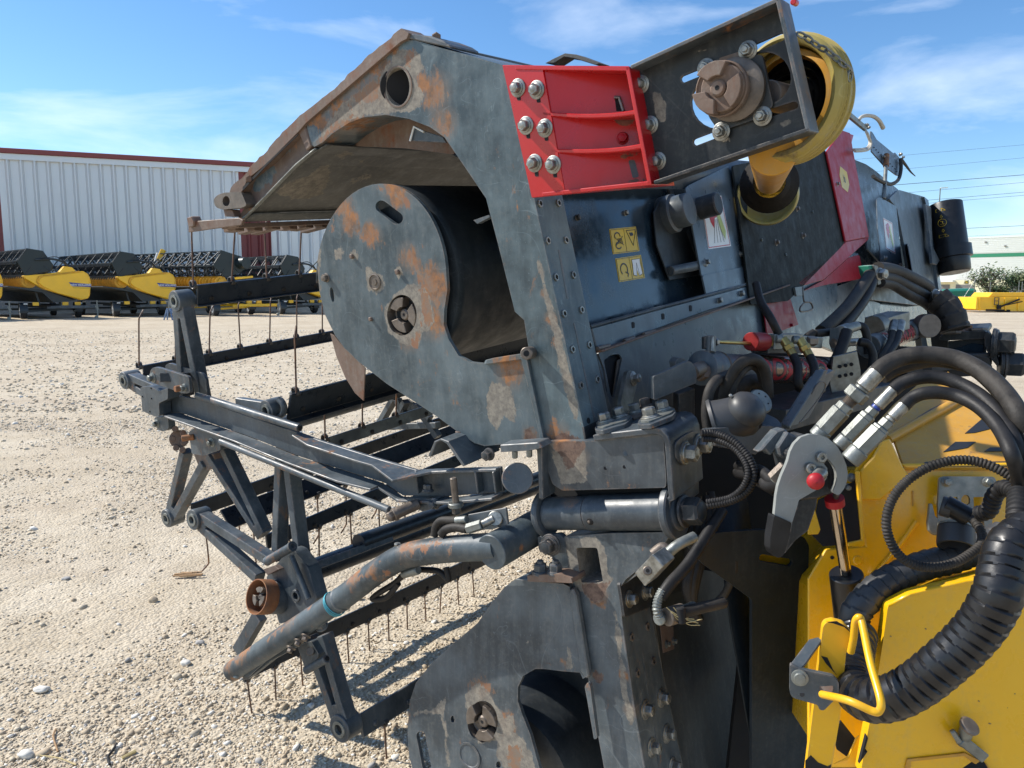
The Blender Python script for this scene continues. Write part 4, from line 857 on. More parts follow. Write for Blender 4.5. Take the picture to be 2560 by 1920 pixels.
# grey guard with the hand warning sticker
WG = WU.off(.02)
gp = plate('shaft_guard', rnd(t(2, [(1092, 1000), (1110, 985), (1322, 880), (1345, 1000), (1412, 1420), (1180, 1470)]), 4), WG, .006, M['panel'], UW)
plate('guard_foot', rnd(t(4, [(1120, 218), (1388, 162), (1412, 330), (1200, 412), (1162, 410)]), 6), WG.off(-.006), .006, M['panel'], gp)
bolts(WG.off(-.006), t(4, [(1214, 372), (1350, 330)]), .012, M['zinc'], gp); bolts(WG, t(4, [(1142, 137), (1354, 88)]), .010, M['zinc'], gp)
def sticker(pl, cs, par, kind, mb=M['sticky']):
    # cs: four pixel corners (tl, tr, br, bl); drawing is laid out in a unit square on it
    o = plate('sticker', cs, pl, .001, mb, par, bevel=0); P4 = [pl.off(-.0008).at(c) for c in cs]
    def uv(u, v, d=0): return (P4[0]*(1-u)+P4[1]*u)*(1-v) + (P4[3]*(1-u)+P4[2]*u)*v - pl.n*d
    def poly(name, pts, mat, d=0): g = MB(); g.add(*g_prism([[uv(u, v, d) for u, v in pts]], -pl.n*.0003)); return g.build(name, mat, o)
    def line(pts, w, mat=M['ink'], d=0, nm='print_line'):
        g = MB()
        for (a, b) in zip(pts, pts[1:]):
            p, s = uv(*a, d), uv(*b, d); g.add(*g_box(p, s, .0006, w, pl.n.cross(s-p)))
        return g.build(nm, mat, o)
    if kind == 'hand':
        rd = M['red']
        for e in (((0, 0), (1, 0)), ((1, 0), (1, 1)), ((1, 1), (0, 1)), ((0, 1), (0, 0))): line([tuple(.5+(x-.5)*.94 for x in e[0]), tuple(.5+(x-.5)*.94 for x in e[1])], .004, rd)
        poly('print_hand', [(.25, .17), (.5, .08), (.72, .25), (.60, .40), (.48, .42), (.40, .62), (.28, .50), (.22, .3)], rd)
        poly('print_finger', [(.55, .2), (.66, .16), (.88, .7), (.8, .86), (.64, .6)], plain('leaf_print', (.45, .52, .18), .4, 0, .1), .0004)
        for k in range(4): line([(.45+.06*k, .45), (.30+.14*k, .9)], .0015, M['ink'], .0005)
    elif kind == 'warn':
        line([(.52, .04), (.52, .96)], .001); 
        line([(.60, .12), (.97, .12), (.80, .75), (.60, .12)], .0022); line([(.25+.1*math.cos(R(a)), .3+.13*math.sin(R(a))) for a in range(150, 400, 25)], .004); line([(.25+.1*math.cos(R(a)), .68+.13*math.sin(R(a))) for a in range(30, 290, 25)], .004)
        for k in range(4): line([(.26+.04*k, .4), (.26+.05*k, .62)], .003)
        line([(.14, .35), (.44, .68)], .002); line([(.44, .33), (.14, .7)], .002); poly('print_figure', [(.7, .22), (.84, .22), (.86, .34), (.74, .36)], M['ink'])
    elif kind == 'gloves':
        line([(.52, .04), (.52, .96)], .001); line([(.26+.13*math.cos(R(a)), .5+.24*math.sin(R(a))) for a in range(-230, 65, 20)], .0045)
        line([(.30, .62), (.40, .70), (.36, .83)], .004)
        poly('print_gloves', [(.60, .15), (.92, .15), (.90, .35), (.93, .80), (.80, .86), (.75, .6), (.70, .86), (.58, .80), (.62, .35)], M['white']); line([(.60, .15), (.58, .80), (.70, .86), (.76, .3), (.82, .86), (.93, .80), (.92, .15), (.60, .15)], .0013, M['ink'], .0004)
    line([(.03, .04), (.97, .04), (.97, .96), (.03, .96), (.03, .04)], .0012, M['ink'] if kind != 'hand' else M['white'])
    return o
sticker(WG.off(-.001), t(2, [(1175, 1050), (1283, 1040), (1335, 1308), (1215, 1325)]), gp, 'hand', M['white'])
sticker(WB.off(-.001), t(2, [(688, 1218), (828, 1205), (848, 1335), (708, 1352)]), bw, 'warn')
sticker(WB.off(-.001), t(2, [(720, 1375), (855, 1355), (877, 1478), (740, 1500)]), bw, 'gloves')
for p in t(2, [(515, 1158), (772, 1133)]): bolt(WB.at(p), -WB.n, .009, M['zinc'] if p[0] > 1540 else M['black'], bw, washer=0)
# gearbox housing, seals and cross tubes in the middle
gb = WB.at(q(2, 975, 1150)); 
lathe('bearing_housing', gb-nW*.10, nW, [(0, .052), (.006, .056), (.05, .056), (.055, .066), (.1, .066)], M['slate'], UW, 32)
lathe('bearing_cap', WB.at(q(2, 1060, 1140))-nW*.15, nW, [(0, .036), (.004, .04), (.07, .04), (.1, .05)], M['black'], UW, 28)
cyl('cross_rod', WB.off(-.03).at(q(4, 925, 190)), WG.off(.01).at(q(4, 1125, 150)), .016, M['slate'], UW)
bar('brace', WB.off(-.01).at(q(2, 1000, 985)), WB.off(-.02).at(q(2, 1160, 1380)), .03, .008, M['slate'], UW, up=nW)
plate('bearing_bracket', t(2, [(925, 1130), (960, 1060), (1120, 1030), (1180, 1460), (1010, 1489), (940, 1300)]), WB.off(-.02), .006, M['dark'], UW)
# dark gearbox side plate and red cover on the right
WR = WU.off(-.02)
dk = plate('gearbox_guard', rnd(t(2, [(1345, 880), (1830, 790), (1850, 830), (1945, 1275), (1925, 1310), (1640, 1600), (1440, 1620), (1400, 1300)]), 5), WR.off(.02), .008, M['dkgreen'], UW)
for p, s in ((q(2, 1683, 1110), .010), (q(2, 1715, 1253), .010), (q(2, 1574, 1290), .010)): bolt(WR.off(.02).at(p), -nW, s, M['cast'], dk)
for p in t(2, [(1768, 1127), (1497, 1276), (1625, 1355)]): hexnut(WR.off(.019), p, .006, dk, M['galv'])
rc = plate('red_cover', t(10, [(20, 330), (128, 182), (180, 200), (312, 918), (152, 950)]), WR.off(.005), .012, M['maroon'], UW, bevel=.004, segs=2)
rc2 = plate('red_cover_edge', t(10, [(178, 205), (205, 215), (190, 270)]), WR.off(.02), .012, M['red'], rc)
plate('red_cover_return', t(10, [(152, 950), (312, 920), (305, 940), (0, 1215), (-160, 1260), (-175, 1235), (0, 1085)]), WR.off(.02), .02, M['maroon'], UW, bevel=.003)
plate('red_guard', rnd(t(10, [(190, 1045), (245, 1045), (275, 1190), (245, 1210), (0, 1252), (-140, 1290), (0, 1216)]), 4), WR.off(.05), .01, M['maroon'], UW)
bolt(WR.off(.005).at(q(10, 92, 553)), -nW, .009, M['zinc'], rc)
hx = plate('ok_sticker', t(10, [(112, 430), (158, 470), (175, 555), (165, 610), (125, 575), (108, 490)]), WR.off(.004), .001, M['sticky'], rc, bevel=0)
cn = WR.off(.0032).at(q(10, 142, 522)); xd = (WR.at(q(10, 168, 535))-WR.at(q(10, 120, 510))); yd = (WR.at(q(10, 136, 470))-WR.at(q(10, 148, 570)))
text('ok_lettering', 'OK', cn, -xd, -yd, .034, M['ink'], hx, w=.046, bold=.02)
text('small_print', 'QUALITY CONTROL', cn + (WR.at(q(10, 135, 492))-WR.at(q(10, 142, 522))), -xd, -yd, .006, M['ink'], hx, w=.042)
rs = plate('red_plate', t(4, [(1490, 345), (1640, 290), (1712, 520), (1520, 590)]), WU.off(.03), .006, M['maroon'], UW); bolt(WU.off(.03).at(q(4, 1665, 523)), -nW, .008, M['maroon'], rs, washer=0); bolt(WU.off(.03).at(q(4, 1592, 555)), -nW, .006, M['zinc'], rs, washer=0)
# far grey boxes
WF = WU.off(.0)
pn = plate('far_cover', t(10, [(215, 385), (290, 415), (345, 452), (515, 592), (455, 650), (505, 720), (540, 1160), (400, 1110), (300, 1000), (290, 840)]), WF.off(.06), .01, M['panel'], UW)
fb = plate('end_box', rnd(t(10, [(515, 592), (690, 640), (718, 665), (725, 700), (812, 1330), (720, 1300), (600, 1225), (560, 1000), (505, 720), (450, 655)]), 4), WF.off(-.01), .02, M['slate'], UW, bevel=.004)
plate('end_box_return', t(10, [(692, 640), (722, 665), (726, 700), (822, 1335), (800, 1330), (705, 690)]), WF.off(-.03), .06, M['panel'], fb)
sweep('end_box_rib', t(10, [(575, 965), (580, 985)]), Plane(WF.off(-.012).at(q(10, 575, 965)), ed), 0, .3, M['panel'], fb, th=.004)
gp2 = plate('far_guard', rnd(t(10, [(365, 655), (385, 642), (500, 708), (545, 1160), (540, 1165), (400, 1110), (372, 860)]), 4), WF.off(-.05), .006, M['panel'], UW)
sticker(WF.off(-.051), t(10, [(408, 785), (472, 822), (495, 1038), (430, 1000)]), gp2, 'hand', M['white']); bolts(WF.off(-.05), t(10, [(418, 1065)]), .012, M['zinc'], gp2); bolts(WF.off(-.05), t(10, [(522, 1112)]), .011, M['rust'], gp2)
plate('under_tray', t(10, [(30, 1280), (290, 1190), (640, 1340), (740, 1380), (640, 1390), (300, 1350), (0, 1500)]), WF.off(.08), .01, M['slate'], UW)
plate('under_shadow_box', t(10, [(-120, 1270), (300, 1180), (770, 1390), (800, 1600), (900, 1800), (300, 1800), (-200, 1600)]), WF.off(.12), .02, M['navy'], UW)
plate('chute_panel', t(4, [(1890, 330), (1900, 270), (2212, 390), (2212, 560), (1880, 480)]), WF.off(.10), .006, M['panel'], UW)
tp = plate('top_bracket', t(10, [(325, 188), (335, 195), (365, 245), (480, 340), (492, 335), (522, 372), (525, 500), (500, 492), (420, 430), (330, 328)]), WF.off(-.03), .008, M['panel'], UW)
for k in range(11): cyl('small_hole', WF.off(-.031).at(q(10, 345+k*16, 300+k*17-(5 if k > 3 else 0))), WF.off(-.032).at(q(10, 345+k*16, 300+k*17-(5 if k > 3 else 0))), .004, M['grime_and_shade'], tp, n=8)
bar('latch_strap', WF.off(-.04).at(q(10, 175, 78)), WF.off(-.04).at(q(10, 285, 170)), .02, .03, M['galv'], UW)
for (x, y, s) in ((285, 150, .012), (300, 165, .010), (520, 350, .012), (540, 370, .010)): bolt(WF.off(-.045).at(q(10, x, y)), -nW, s, M['zinc'], tp, washer=1.4, nut=True)
bolt(WF.off(-.035).at(q(10, 405, 366)), -nW, .010, M['zinc'], tp, washer=1.4)
cyl('rod_end', WF.off(-.05).at(q(10, 432, 352)), WF.off(-.05).at(q(10, 428, 430)), .018, M['rustred'], tp); cyl('gas_rod', WF.off(-.05).at(q(10, 428, 425)), WF.off(-.05).at(q(10, 414, 655)), .012, M['galv'], tp)
tube('cable_loop', [WF.off(-.05).at(q(10, x, y)) for x, y in ((530, 380), (532, 450), (515, 520), (470, 552), (420, 545), (370, 520), (340, 500))], .012, M['rubberd'], UW)
tube('cable_tail', [WF.off(-.05).at(q(10, x, y)) for x, y in ((535, 385), (570, 430), (600, 470), (630, 498))], .010, M['rubberd'], UW, rf=lambda i, m: .012*(1-.75*i/m))
# canister for papers
ca, cb = WF.off(-.14).at(q(10, 838, 690)), WF.off(-.14).at(q(10, 905, 1165)); cax = (cb-ca).normalized(); cl = (cb-ca).length; cr = 38*depth(ca)/1920
can = lathe('document_tube', ca, cax, [(-.01, cr*.75), (0, cr*.97), (.006, cr), (cl*.62, cr*1.0), (cl*.625, cr*1.16), (cl*.79, cr*1.16), (cl*.8, cr*.98), (cl*.97, cr*.95), (cl, cr*.88), (cl+.003, cr*.5), (cl+.003, .001)], M['plastic'], UW, 48)
plate('tube_bracket', t(10, [(700, 690), (740, 710), (750, 985), (800, 1080), (780, 1110), (750, 1100), (730, 900)]), WF.off(-.06), .02, M['slate'], UW)
_, cu_, cw_ = basis(cax); tov = (CAM-ca); tov = (tov-cax*tov.dot(cax)).normalized(); side = cax.cross(tov); side = side if side.x > 0 else -side
def on_can(s, h, d=.001):         # s across (radians), h along
    return ca + cax*h + (tov*math.cos(s)+side*math.sin(s))*(cr+d)
def cline(pts, w, name='yellow_print'):
    g = MB()
    for a, b in zip(pts, pts[1:]):
        p, s = on_can(*a), on_can(*b); g.add(*g_box(p, s, .0008, w, (s-p).cross(p-ca)))
    return g.build(name, M['sticky'], can)
s0 = -.33; h0 = cl*.115
for h in (h0, h0+cl*.37): cline([(s0-.3, h-.008), (s0+.08, h-.008), (s0+.08, h+.012), (s0-.3, h+.012), (s0-.3, h-.008)], .003); cline([(s0+.08, h-.01), (s0+.22, h+.004), (s0+.28, h+.014), (s0+.08, h+.012)], .004)
for h in (h0+.045, h0+cl*.28): cline([(s0-.04, h), (s0+.04, h), (s0+.04, h+.012), (s0+.09, h+.012), (s0, h+.026), (s0-.09, h+.012), (s0-.04, h+.012), (s0-.04, h)], .002)
cline([(s0+.26*math.cos(R(a)), h0+cl*.19+.030*math.sin(R(a))) for a in range(0, 361, 20)], .003)
cline([(s0-.1, h0+cl*.165), (s0+.05, h0+cl*.17), (s0+.02, h0+cl*.2), (s0+.14, h0+cl*.21)], .005); cline([(s0-.12, h0+cl*.2), (s0-.02, h0+cl*.22), (s0+.1, h0+cl*.225)], .004)
# ---------------- red bracket
RB = thing('red_bracket', EU.at((1450, 330)), 'bright red ribbed steel bracket bolted to the frame with six silver bolts', 'bracket')
F0 = EU.off(-.010)
TL, BL, TR, BR = q(2, 118, 345), q(2, 275, 1052), q(2, 795, 352), q(2, 915, 985)
m1, m2 = q(2, 330, 348), q(2, 455, 1035)
plate('mounting_flange', [TL, m1, m2, BL], F0, .009, M['red'], RB)
a, b, c, d = F0.at(q(2, 300, 348)), F0.at(q(2, 450, 1035)), F0.at(BR)+nE*.11, F0.at(TR)+nE*.11
g = MB(); g.add(*g_prism([[a, b, c, d]], nE*.006)); web_ = g.build('web_plate', M['red'], RB, bevel=0)
def lip(name, p0, p1, d0, d1, th, inward):    # wall from front edge back to the web
    x0_, x1_ = F0.at(p0)-nE*.002, F0.at(p1)-nE*.002; g = MB(); g.add(*g_prism([[x0_, x1_, x1_+nE*d1, x0_+nE*d0]], inward*th)); return g.build(name, M['red'], RB, bevel=.002, segs=2)
dn = (F0.at(BR)-F0.at(TR)).normalized(); rt = (F0.at(TR)-F0.at(q(2, 300, 348))).normalized()
lip('top_lip', q(2, 185, 348), TR, .006, .112, .010, dn); lip('bottom_lip', q(2, 335, 1046), BR, .006, .112, .010, -dn); lip('side_wall', TR, BR, .112, .112, .010, -rt)
for (p0, pm, p1) in ((q(2, 330, 592), q(2, 620, 622), q(2, 826, 583)), (q(2, 375, 790), q(2, 680, 803), q(2, 860, 763))):
    n = 14; g = MB(); vs = []
    for k in range(n+1):
        u = k/n; x = (p0[0]*(1-u)**2+2*(pm[0])*u*(1-u)+p1[0]*u*u, p0[1]*(1-u)**2+2*pm[1]*u*(1-u)+p1[1]*u*u); f = F0.at(x); dd = .008+.10*u
        s = .000 + .012*math.sin(math.pi*u)*0; vs += [f+nE*s, f+nE*(dd+.004), f+nE*(dd+.004)+dn*.010, f+nE*s+dn*.010]
    fs = [(4*k+i, 4*k+(i+1) % 4, 4*k+4+(i+1) % 4, 4*k+4+i) for k in range(n) for i in range(4)] + [(3, 2, 1, 0), (4*n, 4*n+1, 4*n+2, 4*n+3)]
    mesh('rib', vs, fs, M['red'], RB, bevel=.002)
bolts(F0, t(2, [(203, 468), (303, 478), (246, 668), (347, 682), (292, 868), (391, 876)]), .0145, M['zinc'], RB)
for (x, y) in ((205, 520), (310, 532), (255, 722), (352, 735), (300, 925), (398, 930)): plate('slot_below_bolt', rnd(t(2, [(x-10, y-14), (x+10, y-14), (x+12, y+14), (x-8, y+14)]), 3), F0.off(-.0006), .001, M['grime_and_shade'], RB, bevel=0)
WP = Plane((a+b+c+d)/4, (b-a).cross(d-a))
plate('rear_slot', rnd(t(2, [(788, 852), (822, 850), (845, 940), (812, 948)]), 5), WP.off(-.001), .001, M['panel'], RB, bevel=0)
bolt(WP.off(-.001).at(q(2, 758, 735)), -WP.n, .013, M['maroon'], RB, washer=0)
plate('rear_opening', t(2, [(715, 512), (742, 515), (760, 590), (725, 590)]), WP.off(-.001), .001, M['grime_and_shade'], RB, bevel=0); tube('wire_clip', [WP.off(-.006).at(q(2, x, y)) for x, y in ((714, 518), (740, 518), (752, 555), (762, 590))], .004, M['galv'], RB, curve=False)
# ---------------- black channel plate with bearing
BC = thing('bearing_plate', EU.at((1800, 250)), 'black channel shaped steel plate with slots and a rusty claw coupling, beside the red bracket', 'bearing plate')
CP = EU.off(.035)
def stad(a, b, w): return slot(a, b, w, 12)
big = stad(q(2, 1260, 545), q(2, 1515, 415), 65)
slots_ = [stad(q(2, 1085, 420), q(2, 1195, 375), 8.5), stad(q(2, 1400, 285), q(2, 1600, 198), 9.5), stad(q(2, 1150, 755), q(2, 1280, 705), 8.5), stad(q(2, 1500, 615), q(2, 1672, 560), 9.5), ]
fc = plate('face_plate', t(2, [(800, 352), (812, 365), (930, 980), (1752, 692), (1600, -14), (1590, -14)]), CP, .008, M['black'], BC, holes=[big]+slots_, bevel=.001)
def clip(name, p0, p1, d, th, inward, mat=M['black']):
    f0, f1 = EU.off(-.015).at(p0), EU.off(-.015).at(p1); g = MB(); g.add(*g_prism([[f0, f1, f1+nE*d, f0+nE*d]], inward*th)); return g.build(name, mat, BC, bevel=.002, segs=2)
up_ = (CP.at(q(2, 800, 352))-CP.at(q(2, 930, 980))).normalized(); rt2 = (CP.at(q(2, 1752, 692))-CP.at(q(2, 930, 980))).normalized()
clip('top_flange', q(2, 798, 348), q(2, 1590, -16), .06, .007, -up_, M['slate_r']); clip('bottom_flange', q(2, 925, 980), q(2, 1755, 695), .06, .007, up_); clip('end_flange', q(2, 1592, -16), q(2, 1756, 696), .062, .008, -rt2, M['slate_r'])
cyl('red_cap', EU.at(q(2, 1665, 8)), EU.at(q(2, 1665, 8))+nE*.02, .006, M['red'], BC, n=10)
BP = CP.off(-.010)
bp = plate('bearing_flange', rnd(t(2, [(1205, 330), (1360, 290), (1500, 290), (1560, 565), (1450, 640), (1270, 700), (1215, 620), (1178, 480)]), 10), BP, .010, M['black'], BC, bevel=.003)
sc = plate('flange_slot', stad(q(2, 1285, 320), q(2, 1372, 292), 7), BP.off(-.0006), .001, M['rust'], bp, bevel=0)
bolts(CP.off(-.009), t(2, [(1203, 360), (1425, 268), (1283, 700), (1503, 618)]), .013, M['zinc'], bp, nut=True)
lathe('bearing_ring', BP.at(q(2, 1360, 480)), -nE, [(0, .062), (.012, .062), (.016, .055), (.016, .03)], M['cast'], bp, 40, caps=False)
castle(BP.at(q(2, 1318, 483))-nE*.045, -nE, .0545, M['rust'], BC, 15, 'claw_coupling'); cyl('coupling_neck', BP.at(q(2, 1335, 482))-nE*.05, BP.at(q(2, 1335, 482)), .045, M['rust'], BC)
bolts(CP.off(.001), t(2, [(857, 450), (905, 665), (947, 857)]), .0135, M['zinc'], BC)
for (x, y) in ((857, 505), (876, 610), (915, 795), (936, 905)): plate('slot_below_bolt', rnd(t(2, [(x-7, y-14), (x+6, y-14), (x+8, y+12), (x-5, y+12)]), 3), CP.off(-.0006), .001, M['grime_and_shade'], BC, bevel=0)
# ---------------- yellow cardan shaft guards
PT = thing('cardan_shaft', EU.off(.3).at((1950, 300)), 'folded drive shaft in cracked faded yellow plastic guards with chains', 'drive shaft')
def bell(name, cpx, d, axpx, r0, r1, ln, mat, par, a0=0, a1=360, th=.004, extra=()):
    c = P(cpx, d); ax = (P(*axpx)-c).normalized(); prof = [(0, r0), (ln*.35, r0*.99), (ln*.42, r0*.93), (ln*.75, r0*.86), (ln, r1)] + list(extra)
    vs, fs = g_lathe(c, ax, prof, 64, V((0, 0, 1)), False, a0, a1); o = mesh(name, vs, fs, mat, par, smooth=40, solid=th); return c, ax, o
# upper guard: open ring seen beside and below the black plate
dU = depth_at(EU.off(.16), q(2, 1700, 540))
uc = P(q(2, 1655, 535), dU); uax = V((.76, .64, .03)).normalized()
vs, fs = g_lathe(uc, uax, [(-.030, .106), (-.036, .110), (-.040, .118), (-.030, .126), (-.005, .129), (.010, .128), (.014, .123), (.028, .123), (.032, .118), (.05, .104), (.085, .080), (.12, .056)], 72, V((0, 0, 1)), False); ub = mesh('upper_guard', vs, fs, M['ycream'], PT, smooth=35, solid=.004)
for dz, rr_, wd in ((-.027, .1275, .003), (-.018, .1290, .003), (-.009, .1300, .0022), (.010, .1295, .002)): lathe('guard_groove', uc+uax*dz, uax, [(-wd, rr_-.001), (0, rr_+.0035), (wd, rr_-.001)], M['ycream'], ub, 64, caps=False)
lathe('dirt_ring', uc+uax*-.0135, uax, [(-.001, .1300), (.001, .1301)], M['grime_and_shade'], ub, 64, caps=False)
for k in range(0):
    a = R(k*14+random.uniform(-4, 4)); _, u_, w_ = basis(uax); e_ = u_*math.cos(a)+w_*math.sin(a); p_ = uc-uax*.034+e_*.104; bar('torn_flap', p_+e_*.006, p_-e_*random.uniform(.002, .012)-uax*random.uniform(0, .006), random.uniform(.006, .018), .003, M['ydusty'], ub, up=uax, bevel=0)
lathe('torn_inner_ring', uc-uax*.02, uax, [(0, .088), (.003, .100), (.03, .096), (.03, .082)], M['ydusty'], ub, 48, caps=False)
for rr_, dd, mm in ((.082, -.01, 'plastic'), (.066, .0, 'grime_and_shade'), (.050, -.02, 'plastic')): lathe('inner_sleeve', uc+uax*dd, uax, [(0, rr_), (.05, rr_), (.055, rr_-.012), (0, rr_-.012)], M[mm], ub, 40, caps=False)
cyl('drive_tube', uc-uax*.09, uc+uax*.1, .030, M['cast'], PT)
lc = WR.off(-.075).at(q(2, 1530, 1035)); lax = (A + V((-.25, 0, .1))).normalized()
j0 = P(q(2, 1560, 800), dU); j1 = lc + (j0-lc)*.30
cyl('guard_tube', j0, j0+(lc-j0)*.55, .052, M['ydusty'], PT, n=36, r2=.040); cyl('locking_collar', lc+(j0-lc)*.30, lc+(j0-lc)*.42, .050, M['ypaint'], PT, n=36)
ja = (lc-j0).normalized()
lathe('rubber_boot', lc+(j0-lc)*.42, ja, [(0, .050), (.02, .064), (.03, .056), (.05, .078), (.06, .068), (.08, .092), (.14, .09)], M['boot'], PT, 36)
vs, fs = g_lathe(lc, lax, [(-.028, .100), (-.032, .108), (-.026, .112), (.0, .113), (.02, .111), (.026, .104), (.05, .09), (.07, .07)], 64, V((0, 0, 1)), False); lbo = mesh('lower_guard', vs, fs, M['ycream'], PT, smooth=35, solid=.004)
for k in range(4): lathe('ridge', lc+ja*(.01+.012*k), ja, [(0, .057+.002*k), (.003, .060+.002*k), (.006, .057+.002*k)], M['ycream'], lbo, 48, caps=False)
def chain(name, pts, r, mat, par, lr=.011):
    pts = resample(spline([V(p) for p in pts], 10), lr*1.55); m = MB()
    for i, (a, b) in enumerate(zip(pts, pts[1:])):
        c = (a+b)/2; tg = (b-a).normalized(); u = tg.orthogonal().normalized(); u = (Matrix.Rotation(R(90*(i % 2)+20), 3, tg) @ u)
        ring = [c + tg*(lr*math.cos(R(k*36))) + u*(lr*.55*math.sin(R(k*36))) for k in range(11)]; m.add(*g_tube(ring, r, 5, False))
    return m.build(name, mat, par, smooth=60)
chain('chain', [P(q(2, x, y), dU-.14+.004*i) for i, (x, y) in enumerate(((1690, 180), (1730, 195), (1780, 235), (1830, 262), (1870, 290), (1915, 330), (1945, 352), (1970, 380), (1966, 420)))], .0022, M['galv'], PT)
chain('chain', [lc+V((-.03, -.08, .13)), lc+V((-.045, -.09, .09)), lc+V((-.05, -.10, .03)), lc+V((-.06, -.1, -.01))], .002, M['galv'], PT)
# twine knots on top
TW = thing('baler_twine', WF.off(-.05).at(q(10, 290, 130)), 'frayed off white twine knotted on the latch bar beside the red cover', 'twine')
M['twine'] = plain('twine', (.50, .45, .37), .9, 0, .2, 80, bump=.3)
tube('twine_end', [WF.off(-.05).at(q(10, x, y)) for x, y in ((240, 112), (262, 88), (300, 80), (345, 88), (380, 115), (400, 150), (408, 165))], .011, M['twine'], TW, rf=lambda i, m: .009+.006*(i/m))
for k in range(3): tube('twine_strand', [WF.off(-.05-.006*k).at(q(10, x+k*5, y+k*6)) for x, y in ((205, 315), (260, 312), (300, 300), (315, 262), (300, 215), (288, 185))], .007, M['twine'], TW)

# ---- places where the paint of the upper wing is gone
patch('bare', 3, [(1322, 400), (1335, 330), (1375, 275), (1450, 222), (1530, 232), (1560, 280), (1575, 340), (1588, 420), (1560, 455), (1520, 470), (1500, 535), (1440, 532), (1395, 508), (1345, 465)], dp)
patch('orange', 3, [(1500, 250), (1560, 262), (1570, 330), (1590, 400), (1570, 452), (1530, 430), (1500, 540), (1460, 530), (1480, 470), (1520, 400), (1500, 330)], dp, -5)
patch('orange', 3, [(1430, 48), (1490, 70), (1500, 120), (1560, 188), (1605, 232), (1612, 330), (1595, 440), (1572, 380), (1560, 290), (1500, 205), (1455, 120), (1430, 92)], dp, -5)
patch('orange', 1, [(1000, 1130), (1050, 1112), (1078, 1140), (1062, 1230), (1090, 1290), (1078, 1345), (1040, 1330), (1020, 1240), (985, 1260), (950, 1335), (925, 1330), (950, 1230)], dp, -5)
patch('orange', 1, [(1180, 1036), (1260, 1040), (1350, 1068), (1430, 1140), (1442, 1182), (1380, 1140), (1290, 1088), (1200, 1072)], dp, -5)
patch('orange', 1, [(1160, 1372), (1190, 1300), (1212, 1288), (1236, 1340), (1212, 1396), (1180, 1402)], dp, -5)
patch('bare', 3, [(1225, 130), (1258, 122), (1278, 160), (1320, 178), (1332, 230), (1300, 272), (1250, 252), (1238, 190)], dp)
patch('bare', 3, [(1072, 50), (1110, 32), (1130, 60), (1112, 100), (1080, 96)], dp)
patch('bare', 3, [(1148, 60), (1180, 44), (1202, 70), (1200, 104), (1165, 112)], dp)
patch('bare', 3, [(1375, 150), (1410, 132), (1425, 175), (1400, 198)], dp)
patch('bare', 3, [(985, 60), (1002, 0), (1010, 60), (1004, 180), (1015, 300), (1000, 260), (988, 150)], dp)
patch('orange', 3, [(1928, 622), (1988, 606), (2002, 680), (1988, 735), (1962, 705), (1938, 660)], dp, -5)
patch('brown', 3, [(2030, 950), (2060, 930), (2095, 1000), (2070, 1010), (2035, 1008)], dp)
patch('bare', 3, [(1870, 700), (1960, 740), (1990, 830), (1985, 920), (1930, 880), (1890, 960), (1850, 900), (1840, 800)], dp)
patch('bare', 1, [(905, 690), (1000, 560), (1120, 460), (1250, 350), (1330, 250), (1400, 200), (1500, 230), (1520, 320), (1480, 380), (1520, 480), (1500, 560), (1440, 600), (1290, 598), (1150, 612), (1050, 650), (960, 712), (905, 765), (880, 740)], fp)
patch('orange', 1, [(1100, 480), (1180, 400), (1260, 350), (1280, 420), (1240, 520), (1150, 540), (1080, 570), (1060, 530)], fp, -2)
patch('orange', 1, [(940, 690), (1010, 630), (1080, 610), (1060, 650), (975, 715), (905, 772), (885, 770)], fp, -2)
patch('orange', 1, [(1590, 370), (1602, 380), (1606, 480), (1616, 600), (1642, 700), (1670, 700), (1668, 738), (1620, 726), (1600, 640), (1590, 520)], fp, -2)
patch('orange', 1, [(1640, 400), (1652, 470), (1646, 620), (1634, 620), (1630, 450)], fp, -2)
patch('orange', 1, [(1520, 470), (1545, 360), (1554, 375), (1530, 470)], fp, -2)
patch('orange', 1, [(1570, 500), (1582, 500), (1590, 640), (1580, 690), (1568, 600)], fp, -2)
patch('orange', 1, [(1672, 480), (1680, 480), (1682, 580), (1674, 580)], fp, -2)
patch('orange', 1, [(1410, 210), (1450, 200), (1462, 240), (1430, 330), (1410, 320)], fp, -2)
patch('blue', 1, [(805, 682), (870, 672), (882, 730), (852, 776), (822, 742)], fp)
patch('blue', 1, [(498, 960), (560, 925), (605, 925), (610, 965), (588, 1022), (530, 1068), (475, 1092), (474, 1040)], lowarm)
patch('blue', 1, [(665, 812), (700, 790), (706, 830), (672, 862)], lowarm)
patch('bare', 4, [(115, 135), (130, 150), (148, 250), (192, 380), (240, 560), (300, 800), (345, 1000), (345, 1095), (322, 1050), (280, 900), (218, 640), (172, 450), (138, 260)], fp, 3)
patch('brown', 4, [(190, 1268), (205, 1222), (260, 1178), (300, 1190), (400, 1240), (412, 1262), (330, 1262), (250, 1262)], fp)
patch('bare', 1, [(620, 1082), (660, 1032), (800, 975), (920, 900), (945, 930), (945, 1000), (900, 1090), (800, 1130), (660, 1112)], fpan, 0, .03)
patch('bare', 1, [(980, 850), (1080, 820), (1100, 850), (1000, 880)], fpan, 0, .03)
patch('bare', 1, [(1120, 880), (1160, 880), (1160, 905), (1125, 905)], fpan, 0, .03)
patch('bare', 1, [(1050, 1010), (1200, 960), (1180, 1000), (1080, 1030)], fpan, 0, .03)
cyl('hole_shade_disc', EU.off(.022).at(q(1, 1363, 435)), EU.off(.026).at(q(1, 1363, 435)), .0485, M['grime_and_shade'], UW, n=28)  # thin dark disc closes the frame hole, its shade put into the colour
